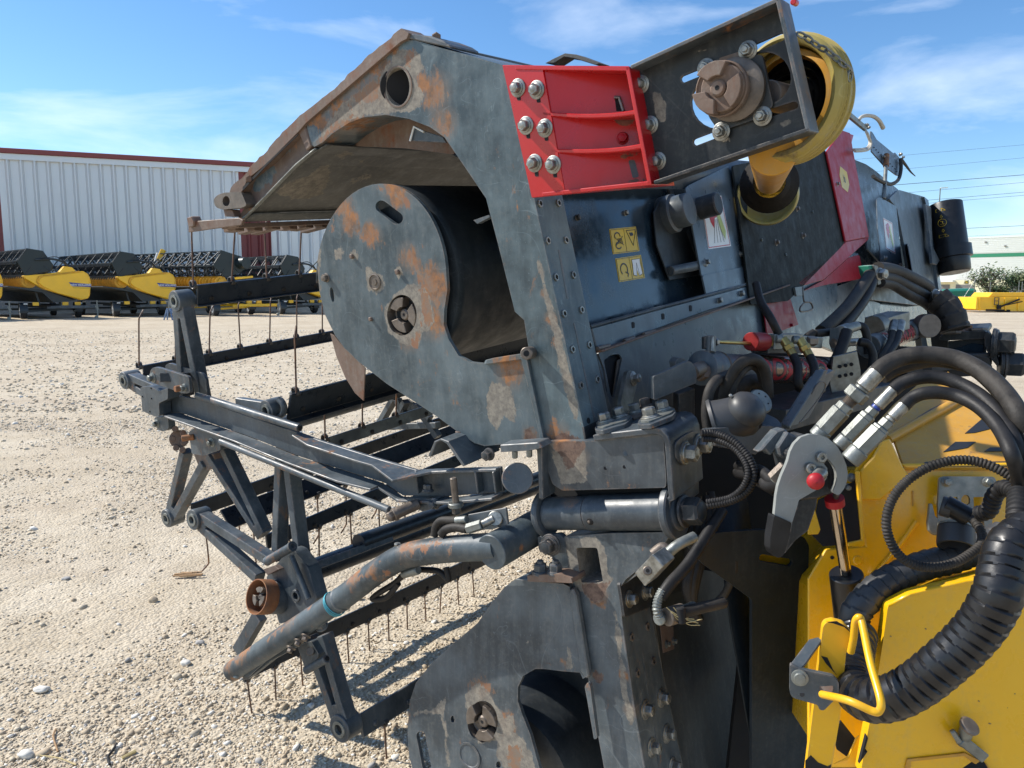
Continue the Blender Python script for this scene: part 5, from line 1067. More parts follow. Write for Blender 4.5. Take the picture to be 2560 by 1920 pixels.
for pts in ([(690, 640), (720, 612), (825, 600), (842, 665), (770, 690)], [(700, 815), (860, 785), (872, 835), (740, 860)], [(720, 700), (800, 690), (820, 760), (740, 770)], [(750, 960), (880, 930), (890, 970), (760, 985)]): patch('brown', 2, pts, web_, -6)
for pts in ([(900, 480), (960, 470), (1010, 560), (1000, 650), (950, 670), (915, 600)], [(1540, 650), (1640, 620), (1690, 650), (1600, 700)], [(1260, 730), (1330, 700), (1350, 760), (1290, 770)], [(1130, 270), (1250, 240), (1260, 260), (1150, 290)]): patch('bare', 2, pts, fc, -5)
# ================================================================ REELS, HINGE AND LOWER WING
LW = thing('header_wing', EL.at((1500, 1800)), 'lower half of the folding header with bent grey pipe arm and dark end plate', 'header', 'halves of the folding header')
def bat(root, k, top, bot, pl, ax, L_, mat, td, n, t0=0., sp=.16, tl=.21, up=True, th=.012, lip=0, nb=3, bd=.5):
    a, b = pl.at(q(k, *top)), pl.at(q(k, *bot)); h = (a-b); outn = ax.cross(h).normalized(); outn = outn if outn.dot(CAM-a) > 0 else -outn
    g = MB(); g.add(*g_prism([[a, b, b+ax*L_, a+ax*L_]], -outn*th)); bt = g.build('reel_bat', mat, root, bevel=.002)
    if lip: bar('bat_lip', b+outn*lip/2, b+outn*lip/2+ax*L_, lip, .006, mat, bt, up=h)
    m = (a*bd+b*(1-bd))
    for i in range(nb):
        c = a*.30+b*.70+ax*(.06+i*.17); lathe('rivet', c, outn, [(0, .010), (.003, .010), (.006, .006), (.007, .001)], M['rubberd'] if mat != M['slate'] else mat, bt, 12, caps=False)
    for i in range(n):
        c = (a if up else b) + ax*(t0+i*sp) - outn*.012
        tine(bt, c, V(td), tl*random.uniform(.92, 1.05), ax, outn)
    return bt
def tine(par, c, d, l, ax, outn):
    up_t = d.z > 0; d = d + V((random.gauss(0, .035), random.gauss(0, .035), 0))
    d = d.normalized(); r_ = .0145; coil = []
    for k in range(31): an = R(k*36); coil.append(c + ax*(.0035*k/10*1.6) + (d*math.sin(an)+outn*math.cos(an))*r_)
    b = c + outn*r_*.9; j = V((random.uniform(-.03, .03), random.uniform(-.03, .03), 0))
    bend = (outn*-.35 + ax*random.uniform(.5, .9)*(1 if up_t else -1)*.8).normalized()
    pts = [b, b+d*l*.35+j*.05, b+d*l*.80+j*.12, b+d*l*.88+bend*.006+j*.12, b+d*l*.98+bend*.030+j*.12]
    vs, fs = g_tube(spline(pts, 5), .0035, 6); o = mesh('spring_tine', vs, fs, M['tine'], par, smooth=60)
    vs, fs = g_tube(coil, .0028, 5); mesh('tine_coil', vs, fs, M['springs'], o, smooth=60) if False else None
    m = MB(); m.add(*g_tube(coil, .0034, 6)); mc = m.build('tine_spring', M['springs'], par, smooth=60)
def ring_end(root, k, p, pl, r, mat=None, dep=.066):
    c = pl.at(q(k, *p)); n = pl.n; r *= 1.12
    o = lathe('bat_bearing', c-n*dep/2, n, [(0, r*.52), (0, r*.95), (.003, r), (dep-.003, r), (dep, r*.95), (dep, r*.52)], mat or M['slate'], root, 28, caps=False)
    lathe('bearing_sleeve', c-n*(dep/2+.004), n, [(.014, r*.34), (0, r*.38), (0, r*.60), (.01, r*.64)], M['galv'], o, 24, caps=False); cyl('bearing_bore', c-n*(dep/2-.006), c-n*(dep/2-.010), r*.36, M['grime_and_shade'], o, n=20)
def varm(root, k, tip, b1, b2, pl, w=.030, d=.035, r=.030, mat=None, name='reel_arm', ring=True, web=True):
    mat = mat or M['slate_r']; T, B1, B2 = [pl.at(q(k, *p)) for p in (tip, b1, b2)]; n = pl.n; g = MB()
    ax = ((B1+B2)/2-T).normalized(); sd_ = n.cross(ax).normalized()
    if (B1-T).dot(sd_) < 0: sd_ = -sd_
    s0 = T+ax*r*.8
    g.add(*g_box(s0+sd_*r*.55, B1, w, d, n)); g.add(*g_box(s0-sd_*r*.55, B2, w, d, n)); g.add(*g_box(T+ax*r*.3, T+ax*r*1.9, r*1.95, d*.98, n))
    o = g.build(name, mat, root, bevel=.003, segs=2)
    if ring: ring_end(o if False else root, k, tip, pl, r)
    return o
RU = EU.off(.03); RU2 = EU.off(.06)
# ---- upper reel
UZ = V((0.02, .05, 1))
varm(UW, 3, (313, 303), (428, 830), (335, 780), RU, .034, .05, .036)
bat(UW, 3, (392, 228), (388, 330), RU2, AU, 3.2, M['bat'], UZ, 5, -.02, .165, .24, lip=.012, nb=5)
varm(UW, 3, (55, 700), (330, 800), (300, 870), RU, .03, .045, .034)
bat(UW, 3, (118, 632), (122, 690), RU2, AU, 3.6, M['bat'], UZ, 9, -.02, .165, .23, lip=.012, nb=8)
varm(UW, 3, (268, 1388), (335, 1060), (435, 1120), RU, .032, .045, .036)
varm(UW, 3, (735, 1490), (460, 1080), (535, 1050), RU, .030, .045, .030, ring=False)
bar('reel_arm', RU.at(q(3, 600, 815)), RU.at(q(3, 760, 840)), .035, .035, M['slate'], UW)
ring_end(UW, 3, (772, 848), RU, .034); 
for a in range(0, 360, 30): pass
bat(UW, 3, (862, 778), (845, 905), RU2, AU, 3.4, M['bat'], (0, .03, 1), 4, .02, .30, .25, lip=.03, nb=5)
tube('bearing_strap', [RU.off(-.012).at(q(3, x, y)) for x, y in ((795, 800), (820, 830), (820, 870), (798, 890))], .010, M['slate'], UW)
bat(UW, 5, (360, 322), (368, 397), RU2, AU, 3.0, M['bat'], (.0, .05, -1), 4, .05, .17, .24, up=False, nb=5)
bat(UW, 5, (505, 350), (560, 445), RU2, AU, 3.0, M['bat'], (.0, .05, -1), 5, .10, .17, .22, up=False, nb=5)
bat(UW, 5, (735, 478), (745, 550), RU2, AU, 3.0, M['bat'], (.02, .0, -1), 6, .08, .17, .22, up=False, nb=6)
bat(UW, 3, (1050, 992), (1062, 1052), EU.off(.35), AU, 2.6, M['bat'], (0, .05, 1), 5, -.02, .20, .16, nb=5)
tube('reel_shaft', [RU.at(q(3, 420, 1040)), RU.at(q(3, 420, 1040))+AU*3.4], .035, M['slate'], UW, curve=False, n=20)
# far spider of the reel
fs_ = EU.off(1.15)
for a, b in (((1390, 780), (1295, 945)), ((1395, 800), (1440, 900)), ((1440, 810), (1370, 940)), ((1480, 830), (1560, 900)), ((1290, 940), (1600, 930)), ((1490, 830), (1600, 990))): bar('far_reel_arm', fs_.at(q(3, *a)), fs_.at(q(3, *b)), .04, .03, M['slate'], UW)
plate('far_gusset', t(3, [(1440, 800), (1500, 830), (1480, 900), (1430, 880)]), fs_.off(.05), .01, M['slate'], UW)
# claw hub at the reel end, bracket and rust nuts
hb = RU.off(-.05)
for dx, dy in ((-15, -50), (25, -30), (-28, 0), (30, 18), (-10, 45), (22, 55)): cyl('claw', hb.at(q(3, 292+dx, 1000+dy)), hb.off(.03).at(q(3, 292+dx, 1000+dy)), .013, M['rust'], UW, n=8)
cyl('claw_disc', hb.off(.02).at(q(3, 295, 1000)), hb.off(.05).at(q(3, 300, 1000)), .036, M['rust'], UW)
plate('hub_bracket', rnd(t(3, [(345, 965), (380, 940), (500, 985), (505, 1055), (420, 1085), (360, 1075)]), 4), EU.off(-.05), .05, M['slate_r'], UW, bevel=.004)
cyl('rust_stud', EU.off(-.085).at(q(3, 310, 998)), EU.off(-.05).at(q(3, 372, 990)), .012, M['rustred'], UW); bolt(EU.off(-.05).at(q(3, 462, 1018)), -nE, .012, M['galv'], UW)
plate('hub_gusset', t(3, [(370, 1075), (470, 1075), (480, 1130), (440, 1160), (395, 1140)]), RU.off(-.01), .05, M['rustblue'], UW)
# ---- channel arm that carries the upper reel
CA = EU.off(-.02)
web = t(3, [(205, 800), (300, 785), (400, 800), (640, 885), (870, 960), (1000, 1008), (1260, 1090), (1490, 1158), (1912, 1142), (1925, 1268), (1640, 1290), (1420, 1285), (1330, 1222), (910, 1092), (640, 985), (300, 868), (205, 870)])
ca_ = plate('reel_support_arm', web, CA, .012, M['slate'], UW, bevel=.002)
def shelf(name, k, pts, pl, d, th, mat, par, dd=V((0, 0, 1))):     # flange standing out toward the viewer along an edge
    base = [pl.at(q(k, *p)) for p in pts]; n = len(base); d = d if isinstance(d, (list, tuple)) else [d]*n
    vs = []
    for b, x in zip(base, d): vs += [b, b-pl.n*x, b-pl.n*x-dd*th, b-dd*th]
    fs = [(4*i+j, 4*i+(j+1) % 4, 4*i+4+(j+1) % 4, 4*i+4+j) for i in range(n-1) for j in range(4)] + [(3, 2, 1, 0), (4*n-4, 4*n-3, 4*n-2, 4*n-1)]
    return mesh(name, vs, fs, mat, par, bevel=.0015)
shelf('lower_flange', 3, [(235, 868), (300, 868), (640, 985), (910, 1092), (1180, 1175), (1330, 1222)], CA, [.02, .06, .06, .06, .075, .06], .007, M['slate_r'], UW)
shelf('upper_flange', 3, [(900, 968), (1000, 1008), (1240, 1084), (1320, 1110), (1490, 1158)], CA, [.03, .05, .05, .045, .10], .007, M['slate_r'], UW)
shelf('upper_flange', 3, [(1490, 1156), (1600, 1148), (1912, 1140)], CA, [.10, .03, .02], .008, M['slate_r'], UW)
shelf('lower_flange', 3, [(1420, 1290), (1700, 1290), (1925, 1268)], CA, [.03, .05, .05], .008, M['slate_r'], UW)
shelf('toe_plate', 3, [(1330, 1225), (1420, 1285), (1440, 1292)], CA, .03, .008, M['slate'], UW)
cyl('top_tube', CA.off(-.012).at(q(3, 388, 782)), CA.off(-.012).at(q(3, 905, 945)), .0135, M['slate_r'], UW); cyl('tube_bore', CA.off(-.0122).at(q(3, 905, 945)), CA.off(-.0122).at(q(3, 907, 946)), .008, M['grime_and_shade'], UW)
for x in (1500, 1800, 1890): bar('stiffener', CA.off(-.012).at(q(3, x, 1158)), CA.off(-.012).at(q(3, x+14, 1268)), .006, .03, M['slate'], UW, up=nE)
for (x, y) in ((1548, 1262), (1585, 1325)): bolt(CA.off(-.03).at(q(3, x, y)), V((0, 0, 1)) if y < 1300 else -nE, .014, M['slate'], UW, washer=1.6)
hump = t(3, [(1562, 1090), (1600, 1015), (1622, 1012), (1662, 1058), (1720, 1140), (1735, 1132), (1680, 1030), (1620, 990), (1592, 1000), (1550, 1085)])
HP = CA.off(-.05)
vs, fs = g_prism([[HP.at(p) for p in t(3, [(1562, 1092), (1590, 1020), (1612, 1010), (1640, 1025), (1722, 1140), (1735, 1135), (1650, 1012), (1612, 998), (1580, 1012), (1548, 1088)])]], AU*.16); mesh('hump_bracket', vs, fs, M['slate'], UW, bevel=.002)
cyl('bracket_hole', HP.at(q(3, 1612, 1004))+AU*.08+V((0, 0, .0)), HP.at(q(3, 1612, 1004))+AU*.08+V((.0, 0, .004)), .011, M['rust'], UW)
for k in range(2): cyl('end_cap', CA.off(-.05).at(q(3, 1998, 1198)), CA.off(.12).at(q(3, 1998, 1198)), .041, M['slate_r'], UW, n=40) if k == 0 else None
plate('cap_shelf', t(3, [(1910, 1030), (2100, 1018), (2125, 1045), (2060, 1060), (1912, 1068)]), CA.off(-.06), .05, M['slate_r'], UW, bevel=.002)
for (x, y) in ((1985, 1078), (2058, 1072)): cyl('stud', CA.off(-.05).at(q(3, x, y-20)), CA.off(-.05).at(q(3, x, y+18)), .008, M['galv'], UW, n=10)
bolt(CA.off(-.04).at(q(3, 1860, 1075)), -nE, .016, M['black'], UW, washer=1.3)
# left end fittings
plate('end_clamp', rnd(t(3, [(150, 660), (165, 640), (190, 640), (345, 688), (352, 770), (320, 772), (155, 715)]), 6), CA.off(-.05), .012, M['slate_r'], UW, bevel=.003)
plate('end_clamp', rnd(t(3, [(225, 632), (245, 618), (410, 668), (432, 700), (440, 790), (400, 800), (385, 720), (235, 668)]), 6), CA.off(.03), .012, M['slate'], UW, bevel=.003)
bar('clamp_spacer', CA.off(-.04).at(q(3, 270, 690)), CA.off(.03).at(q(3, 300, 690)), .10, .035, M['black'], UW)
bolt(CA.off(-.05).at(q(3, 165, 692)), -nE, .014, M['galv'], UW); cyl('rust_bolt', CA.off(-.085).at(q(3, 275, 750)), CA.off(-.05).at(q(3, 322, 742)), .012, M['rustred'], UW); bolt(CA.off(-.05).at(q(3, 325, 742)), -nE, .013, M['galv'], UW, washer=1.5)
plate('end_box', rnd(t(3, [(102, 740), (150, 735), (192, 760), (240, 745), (240, 800), (195, 820), (198, 885), (180, 890), (112, 860)]), 4), CA.off(-.055), .05, M['slate'], UW, bevel=.004, segs=2)
for p in t(3, [(115, 787), (160, 797), (152, 862), (158, 745)]): cyl('small_hole', CA.off(-.0555).at(p), CA.off(-.053).at(p), .004, M['grime_and_shade'], UW, n=8)
plate('lower_lug', rnd(t(3, [(170, 890), (240, 890), (245, 950), (215, 965), (180, 945)]), 6), CA.off(-.02), .03, M['slate'], UW, bevel=.003); bolt(CA.off(-.02).at(q(3, 187, 922)), -nE, .012, M['galv'], UW)
# strut below
s0_, s1_ = CA.off(-.06).at(q(3, 505, 1012)), CA.off(-.06).at(q(3, 1355, 1358)); cyl('tie_rod', s0_, s1_, .0115, M['slate_r'], UW)
cyl('rod_fitting', CA.off(-.11).at(q(3, 1375, 1382)), CA.off(-.04).at(q(3, 1500, 1325)), .0165, M['cast'], UW); bolt(CA.off(-.10).at(q(3, 1385, 1378)), (P(q(3, 1360, 1392), 2)-P(q(3, 1480, 1330), 2.05)), .017, M['cast'], UW, washer=1.5)
plate('fitting_block', t(3, [(1440, 1300), (1600, 1300), (1600, 1345), (1520, 1365), (1440, 1330)]), CA.off(-.03), .05, M['slate'], UW)
vb = CA.off(-.075); cyl('height_screw', vb.at(q(3, 1675, 1195)), vb.at(q(3, 1692, 1345)), .0095, M['cast'], UW); cyl('screw_collar', vb.at(q(3, 1686, 1318)), vb.at(q(3, 1688, 1342)), .021, M['galv'], UW, n=24); cyl('screw_nut', vb.at(q(3, 1690, 1345)), vb.at(q(3, 1694, 1375)), .013, M['cast'], UW, n=6)
# ---- hinge: box, thick bent bracket, sleeve, pin
HN = thing('fold_hinge', EU.at(q(4, 700, 1400)), 'heavy dark grey fold hinge block with large bolts and round pivot sleeve', 'hinge')
EH = EU.off(-.02)
M['hinge'] = paint('hinge_paint', (.036, .046, .056), (.10, .118, .13), patches=1, edge=.7, dust=.3, scratch=.5, rough=.38, bare=[(tuple(EH.at(q(4, 300, 1400))), .055), (tuple(EH.at(q(4, 250, 1300))), .04)], spots=[(tuple(EH.at(q(4, 260, 1230))), .045), (tuple(EH.at(q(4, 350, 1330))), .04), (tuple(EH.at(q(6, 920, 80))), .03)])
hbx = plate('box_beam', rnd(t(4, [(165, 1238), (430, 1236), (880, 1192), (900, 1480), (895, 1522), (260, 1540), (200, 1500), (165, 1400)]), 5), EH, .15, M['hinge'], HN, bevel=.006, segs=3)
plate('weld_seam', t(4, [(545, 1215), (860, 1185), (872, 1192), (548, 1228)]), EH.off(-.002), .004, M['slate'], HN)
for p in t(4, [(525, 1402), (642, 1394)]): cyl('small_hole', EH.off(-.001).at(p), EH.off(-.0005).at(p), .0045, M['grime_and_shade'], HN, n=10)
cyl('plug', EH.off(-.0015).at(q(4, 650, 1310)), EH.off(0).at(q(4, 650, 1310)), .007, M['slate'], HN, n=16)
prof = t(4, [(445, 1200), (600, 1178), (760, 1160), (830, 1152), (872, 1162), (905, 1195), (922, 1240), (930, 1300), (936, 1400), (944, 1520), (950, 1597)]) + t(6, [(1438, 110), (1440, 180)])
EB = EH.off(-.012)
n_ = len(prof); vs = []
nx_ = [EB.at(p) for p in prof]; inner = []
for i, p in enumerate(nx_):
    tg = (nx_[min(i+1, n_-1)]-nx_[max(i-1, 0)]).normalized(); w = AU.cross(tg).normalized(); inner.append(p + (w if w.dot(nx_[0]+V((0, 0, -.3))-p) > 0 or True else -w)*.014)
# thickness grows toward the box (inward)
cen = EB.at(q(4, 600, 1420)); inner = [p + ((cen-p) - AU*(cen-p).dot(AU)).normalized()*.0 + ((AU.cross((nx_[min(i+1, n_-1)]-nx_[max(i-1, 0)]).normalized()))*.016*(1 if (AU.cross((nx_[min(i+1, n_-1)]-nx_[max(i-1, 0)]).normalized())).dot(cen-p) > 0 else -1)) for i, p in enumerate(nx_)]
vs, fs = g_prism([nx_ + inner[::-1]], AU*.17); mesh('bent_bracket', vs, fs, M['hinge'], HN, bevel=.003, segs=2, smooth=40)
# top plates and bolts
TH = plane3(nx_[0], nx_[3], nx_[0]+AU*.1); upv = -TH.n
def topplate(pts, d0, th, mat): return plate('washer_plate', rnd(pts, 8), TH.off(-d0-th), th, mat, HN, bevel=.002)
topplate(t(4, [(455, 1165), (470, 1130), (600, 1085), (672, 1072), (692, 1088), (650, 1130), (500, 1172)]), .001, .010, M['hinge']); topplate(t(4, [(470, 1150), (485, 1122), (640, 1075), (680, 1072), (660, 1105), (510, 1150)]), .011, .004, M['galv'])
topplate(t(4, [(722, 1135), (728, 1105), (800, 1075), (930, 1035), (962, 1045), (940, 1080), (800, 1135)]), .001, .010, M['hinge']); topplate(t(4, [(738, 1112), (745, 1090), (920, 1028), (955, 1032), (930, 1060), (790, 1115)]), .011, .004, M['galv'])
topplate(t(4, [(660, 1080), (700, 1060), (800, 1020), (850, 1025), (740, 1080), (690, 1095)]), .001, .006, M['cast'])
for (x, y, s, d) in ((525, 1120, .0175, .015), (610, 1088, .0175, .015), (708, 1062, .0175, .007), (775, 1028, .0165, .012), (800, 1092, .0175, .015), (880, 1048, .0175, .015)): bolt(TH.off(-d).at(q(4, x, y)), upv, s, M['zinc'] if y != 1028 else M['cast'], HN, washer=1.7)
RH = plane3(nx_[7], nx_[10], nx_[7]+AU*.1); 
plate('bolt_pad', rnd(t(4, [(955, 1240), (1060, 1170), (1140, 1190), (1150, 1270), (1090, 1340), (1010, 1390), (960, 1350)]), 14), RH.off(-.004), .004, M['hinge'], HN, bevel=.0015)
for (x, y) in ((1012, 1308), (1092, 1260)): bolt(RH.off(-.004).at(q(4, x, y)), -RH.n, .0215, M['zinc'], HN, washer=1.7)
plate('right_ear', rnd(t(6, [(1425, 60), (1445, 20), (1560, 0), (1600, 60), (1600, 200), (1560, 270), (1490, 295), (1445, 265)]), 18), RH.off(.002), .014, M['hinge'], HN, bevel=.003) if False else None
sa, sb = EH.off(.03).at(q(6, 830, 168)), EH.off(.03).at(q(6, 1440, 158)); sx_ = (sb-sa).normalized()
lathe('pivot_sleeve', sa, sx_, [(0, .040), (.003, .044), ((sb-sa).length*.36, .044), ((sb-sa).length*.362, .0425), ((sb-sa).length*.37, .0425), ((sb-sa).length*.372, .046), ((sb-sa).length-.002, .046)], M['hinge'], HN, 56)
cyl('grease_point', EH.off(.03).at(q(6, 1080, 178))-nE*.047, EH.off(.03).at(q(6, 1080, 178))-nE*.04, .010, M['grime_and_shade'], HN, n=14); cyl('grease_nipple', EH.off(.03).at(q(6, 1080, 178))-nE*.052, EH.off(.03).at(q(6, 1080, 178))-nE*.04, .004, M['cast'], HN, n=6)
lathe('ear', sb, sx_, [(0, .050), (0, .064), (.004, .067), (.016, .067), (.020, .064), (.020, .03)], M['hinge'], HN, 48, caps=False)
lathe('pin_collar', sb+sx_*.018, sx_, [(0, .046), (.008, .046), (.012, .040)], M['hinge'], HN, 40); bolt(sb+sx_*.028, sx_, .036, M['black'], HN, washer=1.15)
lathe('left_ear', sa-sx_*.018, sx_, [(0, .03), (0, .058), (.004, .062), (.014, .062), (.018, .058), (.018, .03)], M['hinge'], HN, 48, caps=False)
plate('left_cheek', t(4, [(0, 1252), (128, 1240), (136, 1262), (140, 1500), (142, 1597), (112, 1597), (108, 1420), (100, 1290), (0, 1275)]), EH.off(-.025), .06, M['hinge'], HN, bevel=.004)
bar('gap_shadow', EH.off(.08).at(q(4, 200, 1560)), EH.off(.08).at(q(4, 900, 1535)), .05, .06, M['grime_and_shade'], HN)
# ---- lower wing post
ELs = EL.off(.0)
post = t(6, [(905, 285), (1130, 268), (1420, 262), (1310, 425), (1215, 500), (1188, 540), (1197, 720), (1250, 1080), (1318, 1480), (1112, 1480), (1042, 1100), (960, 580), (950, 545), (930, 470)])
po = plate('lower_post', post, ELs, .12, M['lframe'], LW, bevel=.006, segs=3, holes=[rnd(t(6, [(966, 340), (1072, 340), (1102, 516), (990, 516)]), 7)])
plate('post_rear_wall', t(6, [(940, 320), (1120, 320), (1150, 560), (960, 560)]), ELs.off(.125), .004, M['lframe'], LW)
plate('gusset_return', t(6, [(1420, 262), (1450, 262), (1340, 430), (1215, 520), (1310, 425)]), ELs.off(-.002), .01, M['lframe'], LW)
F1, F2 = EL.at(q(6, 1195, 690)), EL.at(q(6, 1318, 1480)); el_ = (F2-F1).normalized(); WL = Plane(F1, AL.cross(el_))
lf = plate('bolt_flange', t(6, [(1195, 690), (1335, 622), (1400, 960), (1512, 1480), (1318, 1480), (1250, 1080)]), WL, .006, M['lframe'], LW)
for p in t(6, [(1243, 790), (1322, 735), (1273, 970), (1352, 910)]): hexnut(WL, p, .011, lf, M['cast'])
bolts(WL, t(6, [(1312, 1155), (1392, 1095), (1345, 1345), (1420, 1275), (1450, 1440)]), .0165, M['zinc'], lf)
plate('flange_seam', t(6, [(1298, 860), (1302, 860), (1335, 1060), (1330, 1085)]), WL.off(-.001), .002, M['slate'], lf, bevel=0); plate('flange_seam', t(6, [(1355, 1190), (1362, 1190), (1395, 1480), (1385, 1480)]), WL.off(-.001), .002, M['slate'], lf, bevel=0)
mp = plate('valve_plate', rnd(t(6, [(1185, 520), (1320, 350), (1420, 310), (1520, 330), (1500, 560), (1345, 602), (1342, 640), (1212, 692)]), 6), WL.off(-.012), .008, M['black'], LW)
bolts(WL.off(-.012), t(6, [(1232, 598), (1312, 562)]), .015, M['zinc'], mp)
VBP = Plane(P(q(6, 1330, 450), 1.60), AL)
vbk = plate('valve_block', t(6, [(1258, 470), (1350, 372), (1408, 432), (1310, 536)]), VBP, .06, M['zinc'], LW, bevel=.002); cyl('block_port', VBP.off(-.005).at(q(6, 1325, 455)), VBP.off(.005).at(q(6, 1325, 455)), .010, M['cast'], vbk, n=20); cyl('port_bore', VBP.off(-.0055).at(q(6, 1325, 455)), VBP.off(.005).at(q(6, 1325, 455)), .005, M['grime_and_shade'], vbk, n=12)
tube('block_fitting', Zp(6, [(1430, 365, 1.66), (1480, 325, 1.66), (1560, 285, 1.68)]), .012, M['galv'], LW); tube('block_fitting', Zp(6, [(1350, 375, 1.68), (1400, 340, 1.68), (1435, 370, 1.67)]), .012, M['cast'], LW)
tube('hydraulic_hose', Zp(6, [(1700, 150, 1.8), (1620, 280, 1.76), (1530, 420, 1.72), (1440, 520, 1.69), (1390, 590, 1.68)]), .0135, M['rubber'], LW); 
tube('hose_ferrule', Zp(6, [(1400, 555, 1.68), (1378, 600, 1.675), (1372, 650, 1.67), (1390, 690, 1.67)]), .0105, M['galv'], LW, corr=.006)
for (a, b, r_, m_) in (((1380, 700), (1420, 680), .014, 'galv'), ((1420, 690), (1500, 665), .020, 'cast'), ((1490, 670), (1560, 640), .014, 'galv'), ((1500, 665), (1715, 615), .0125, 'rubberd')): cyl('coupling_stub', P(q(6, *a), 1.67), P(q(6, *b), 1.70), getattr(V((r_, 0, 0)), 'x'), M[m_], LW)
cyl('pin', P(q(6, 1490, 640), 1.66), P(q(6, 1500, 720), 1.66), .010, M['grime_and_shade'], LW)
plate('rust_tab', t(6, [(1390, 730), (1455, 735), (1460, 850), (1405, 870)]), WL.off(.045), .004, M['rust'], LW); bolts(WL.off(.045), t(6, [(1420, 825), (1455, 810)]), .008, M['galv'], LW)
for k in range(8): tube('straw_stalk', [P(q(6, 1420+12*k, 640+10*(k % 3)), 1.66), P(q(6, 1480+14*k, 690+8*((k*3) % 5)), 1.655), P(q(6, 1560+10*k, 700+10*((k*5) % 4)), 1.65)], .0009, M['straw'], LW, n=4) if k < 5 else None
# dark side panels under the hinge
M['lpanel'] = paint('lower_panel_paint', (.035, .036, .034), (.07, .07, .062), dust=.4, scratch=.3, rough=.45)
sidep = plate('side_panel', t(6, [(1350, 640), (1420, 560), (1600, 450), (1770, 480), (1835, 700), (1912, 1090), (1908, 1410), (1860, 1480), (1512, 1480), (1400, 960)]), WL.off(.05), .006, M['lpanel'], LW)
for k in range(5): tube('hydraulic_hose', Zp(6, [(1640-22*k, 60+20*k, 1.95), (1660-30*k, 230, 1.93), (1600-18*k, 400+10*k, 1.92), (1560-10*k, 560, 1.92), (1540+12*k, 700, 1.96)]), .011+.002*(k % 2), M['rubber'], LW)
tube('hydraulic_hose', Zp(6, [(1700, 300, 1.9), (1760, 420, 1.9), (1720, 560, 1.92), (1650, 640, 1.95)]), .010, M['rubberd'], LW)
plate('side_crease', t(6, [(1760, 480), (1775, 478), (1842, 700), (1916, 1090), (1912, 1410), (1900, 1410), (1902, 1090), (1830, 705)]), WL.off(.046), .005, M['lframe'], LW)
CWP = Plane(P(q(6, 1950, 900), 1.98), V((-.42, 1, .02)))
M['cwall'] = paint('dark_wall_paint', (.010, .016, .021), (.022, .030, .036), dust=.12, scratch=.15, rough=.5, spec=.3)
cwall = plate('centre_wall', rnd(t(6, [(1500, 300), (1700, 262), (1900, 250), (2112, 285), (2138, 330), (2130, 560), (2140, 820), (2135, 1150), (2110, 1700), (1850, 1700), (1850, 600), (1600, 420)]), 8), CWP, .01, M['cwall'], LW, holes=[slot(q(6, 1905, 392), q(6, 2035, 415), 9)])
plate('seen_through_slot', t(6, [(1860, 350), (2090, 370), (2090, 450), (1860, 440)]), CWP.off(.03), .004, M['yworn'], LW)
plate('lower_shade_backing', [(1860, 1560), (2060, 1500), (2145, 1560), (2145, 2300), (1780, 2300)], Plane(P((2000, 1800), 2.3), V((-.1, 1, 0))), .02, M['grime_and_shade'], LW, bevel=0)  # added dark sheet carries the painted shade down over the ground gap
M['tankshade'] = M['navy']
plate('shade_backing', [(1470, 960), (1700, 900), (2150, 930), (2330, 880), (2330, 1000), (2200, 1100), (2140, 1400), (2140, 2300), (1500, 2300)], Plane(P((1800, 1300), 2.75), V((-.1, 1, 0))), .02, M['grime_and_shade'], LW, bevel=0)  # near-black sheet added for the shadow in the void behind the hinge
plate('ribbed_clip', t(6, [(1720, 330), (1780, 310), (1840, 312), (1838, 345), (1800, 350), (1780, 395), (1715, 385)]), WL.off(.06), .01, M['slate'], LW)
# lower end plate and auger end
EP = EL.off(-.02)
lp_ = t(6, [(600, 545), (645, 508), (660, 500), (900, 522), (930, 535), (945, 575), (985, 790), (1022, 985), (1000, 1000), (985, 968), (900, 962), (800, 950), (760, 950), (700, 985), (674, 1040), (672, 1110), (695, 1180), (735, 1280), (790, 1480), (150, 1480), (125, 1380), (118, 1250), (130, 1110), (160, 1020), (240, 920), (340, 830), (470, 720), (540, 620)])
pe = plate('end_plate', lp_, EP, .012, M['lframe'], LW, bevel=.004, segs=2, holes=[ell(q(6, 495, 1215), 38, 52, 32), ell(q(6, 345, 1203), 5, 9, 12), ell(q(6, 575, 1432), 6, 9, 12), slot(q(6, 185, 1285), q(6, 215, 1440), 11)])
shelf('plate_top_fold', 6, [(590, 556), (645, 508), (665, 500), (900, 522), (930, 535)], EP, -.10, .006, M['lframe'], LW)
hp2 = EP.at(q(6, 495, 1215)); hr2 = depth_r(EP, q(6, 495, 1215), 52)
lathe('hub_recess', hp2, EP.n, [(0, hr2*.99), (.03, hr2*.99), (.03, .001)], M['cast'], pe, 36, caps=False); castle(hp2+EP.n*.012, -EP.n, hr2*.92, M['cast'], pe, 75)
lathe('blank_ring', EP.at(q(6, 430, 1385)), -EP.n, [(-.001, .040), (.003, .040), (.003, .034), (.001, .032), (.001, .001)], M['lframe'], pe, 32, caps=False)
lathe('lower_auger_tube', EP.at(q(6, 560, 1560))+EP.n*.06, AL, [(0, .22), (3, .22)], M['dark'], LW, 48)
plate('auger_backing', t(6, [(600, 900), (1060, 900), (1140, 1500), (600, 1500)]), EP.off(.30), .01, M['dark'], LW, bevel=0)
plate('post_side_strip', t(6, [(928, 560), (948, 545), (965, 580), (1030, 990), (1015, 1000), (985, 960)]), EP.off(-.006), .02, M['lframe'], LW, bevel=.003)
plate('wear_strip', rnd(t(6, [(1008, 1040), (1022, 1018), (1035, 1030), (1072, 1300), (1055, 1305), (1020, 1100)]), 4), EP.off(-.01), .014, M['lframe'], LW, bevel=.003)
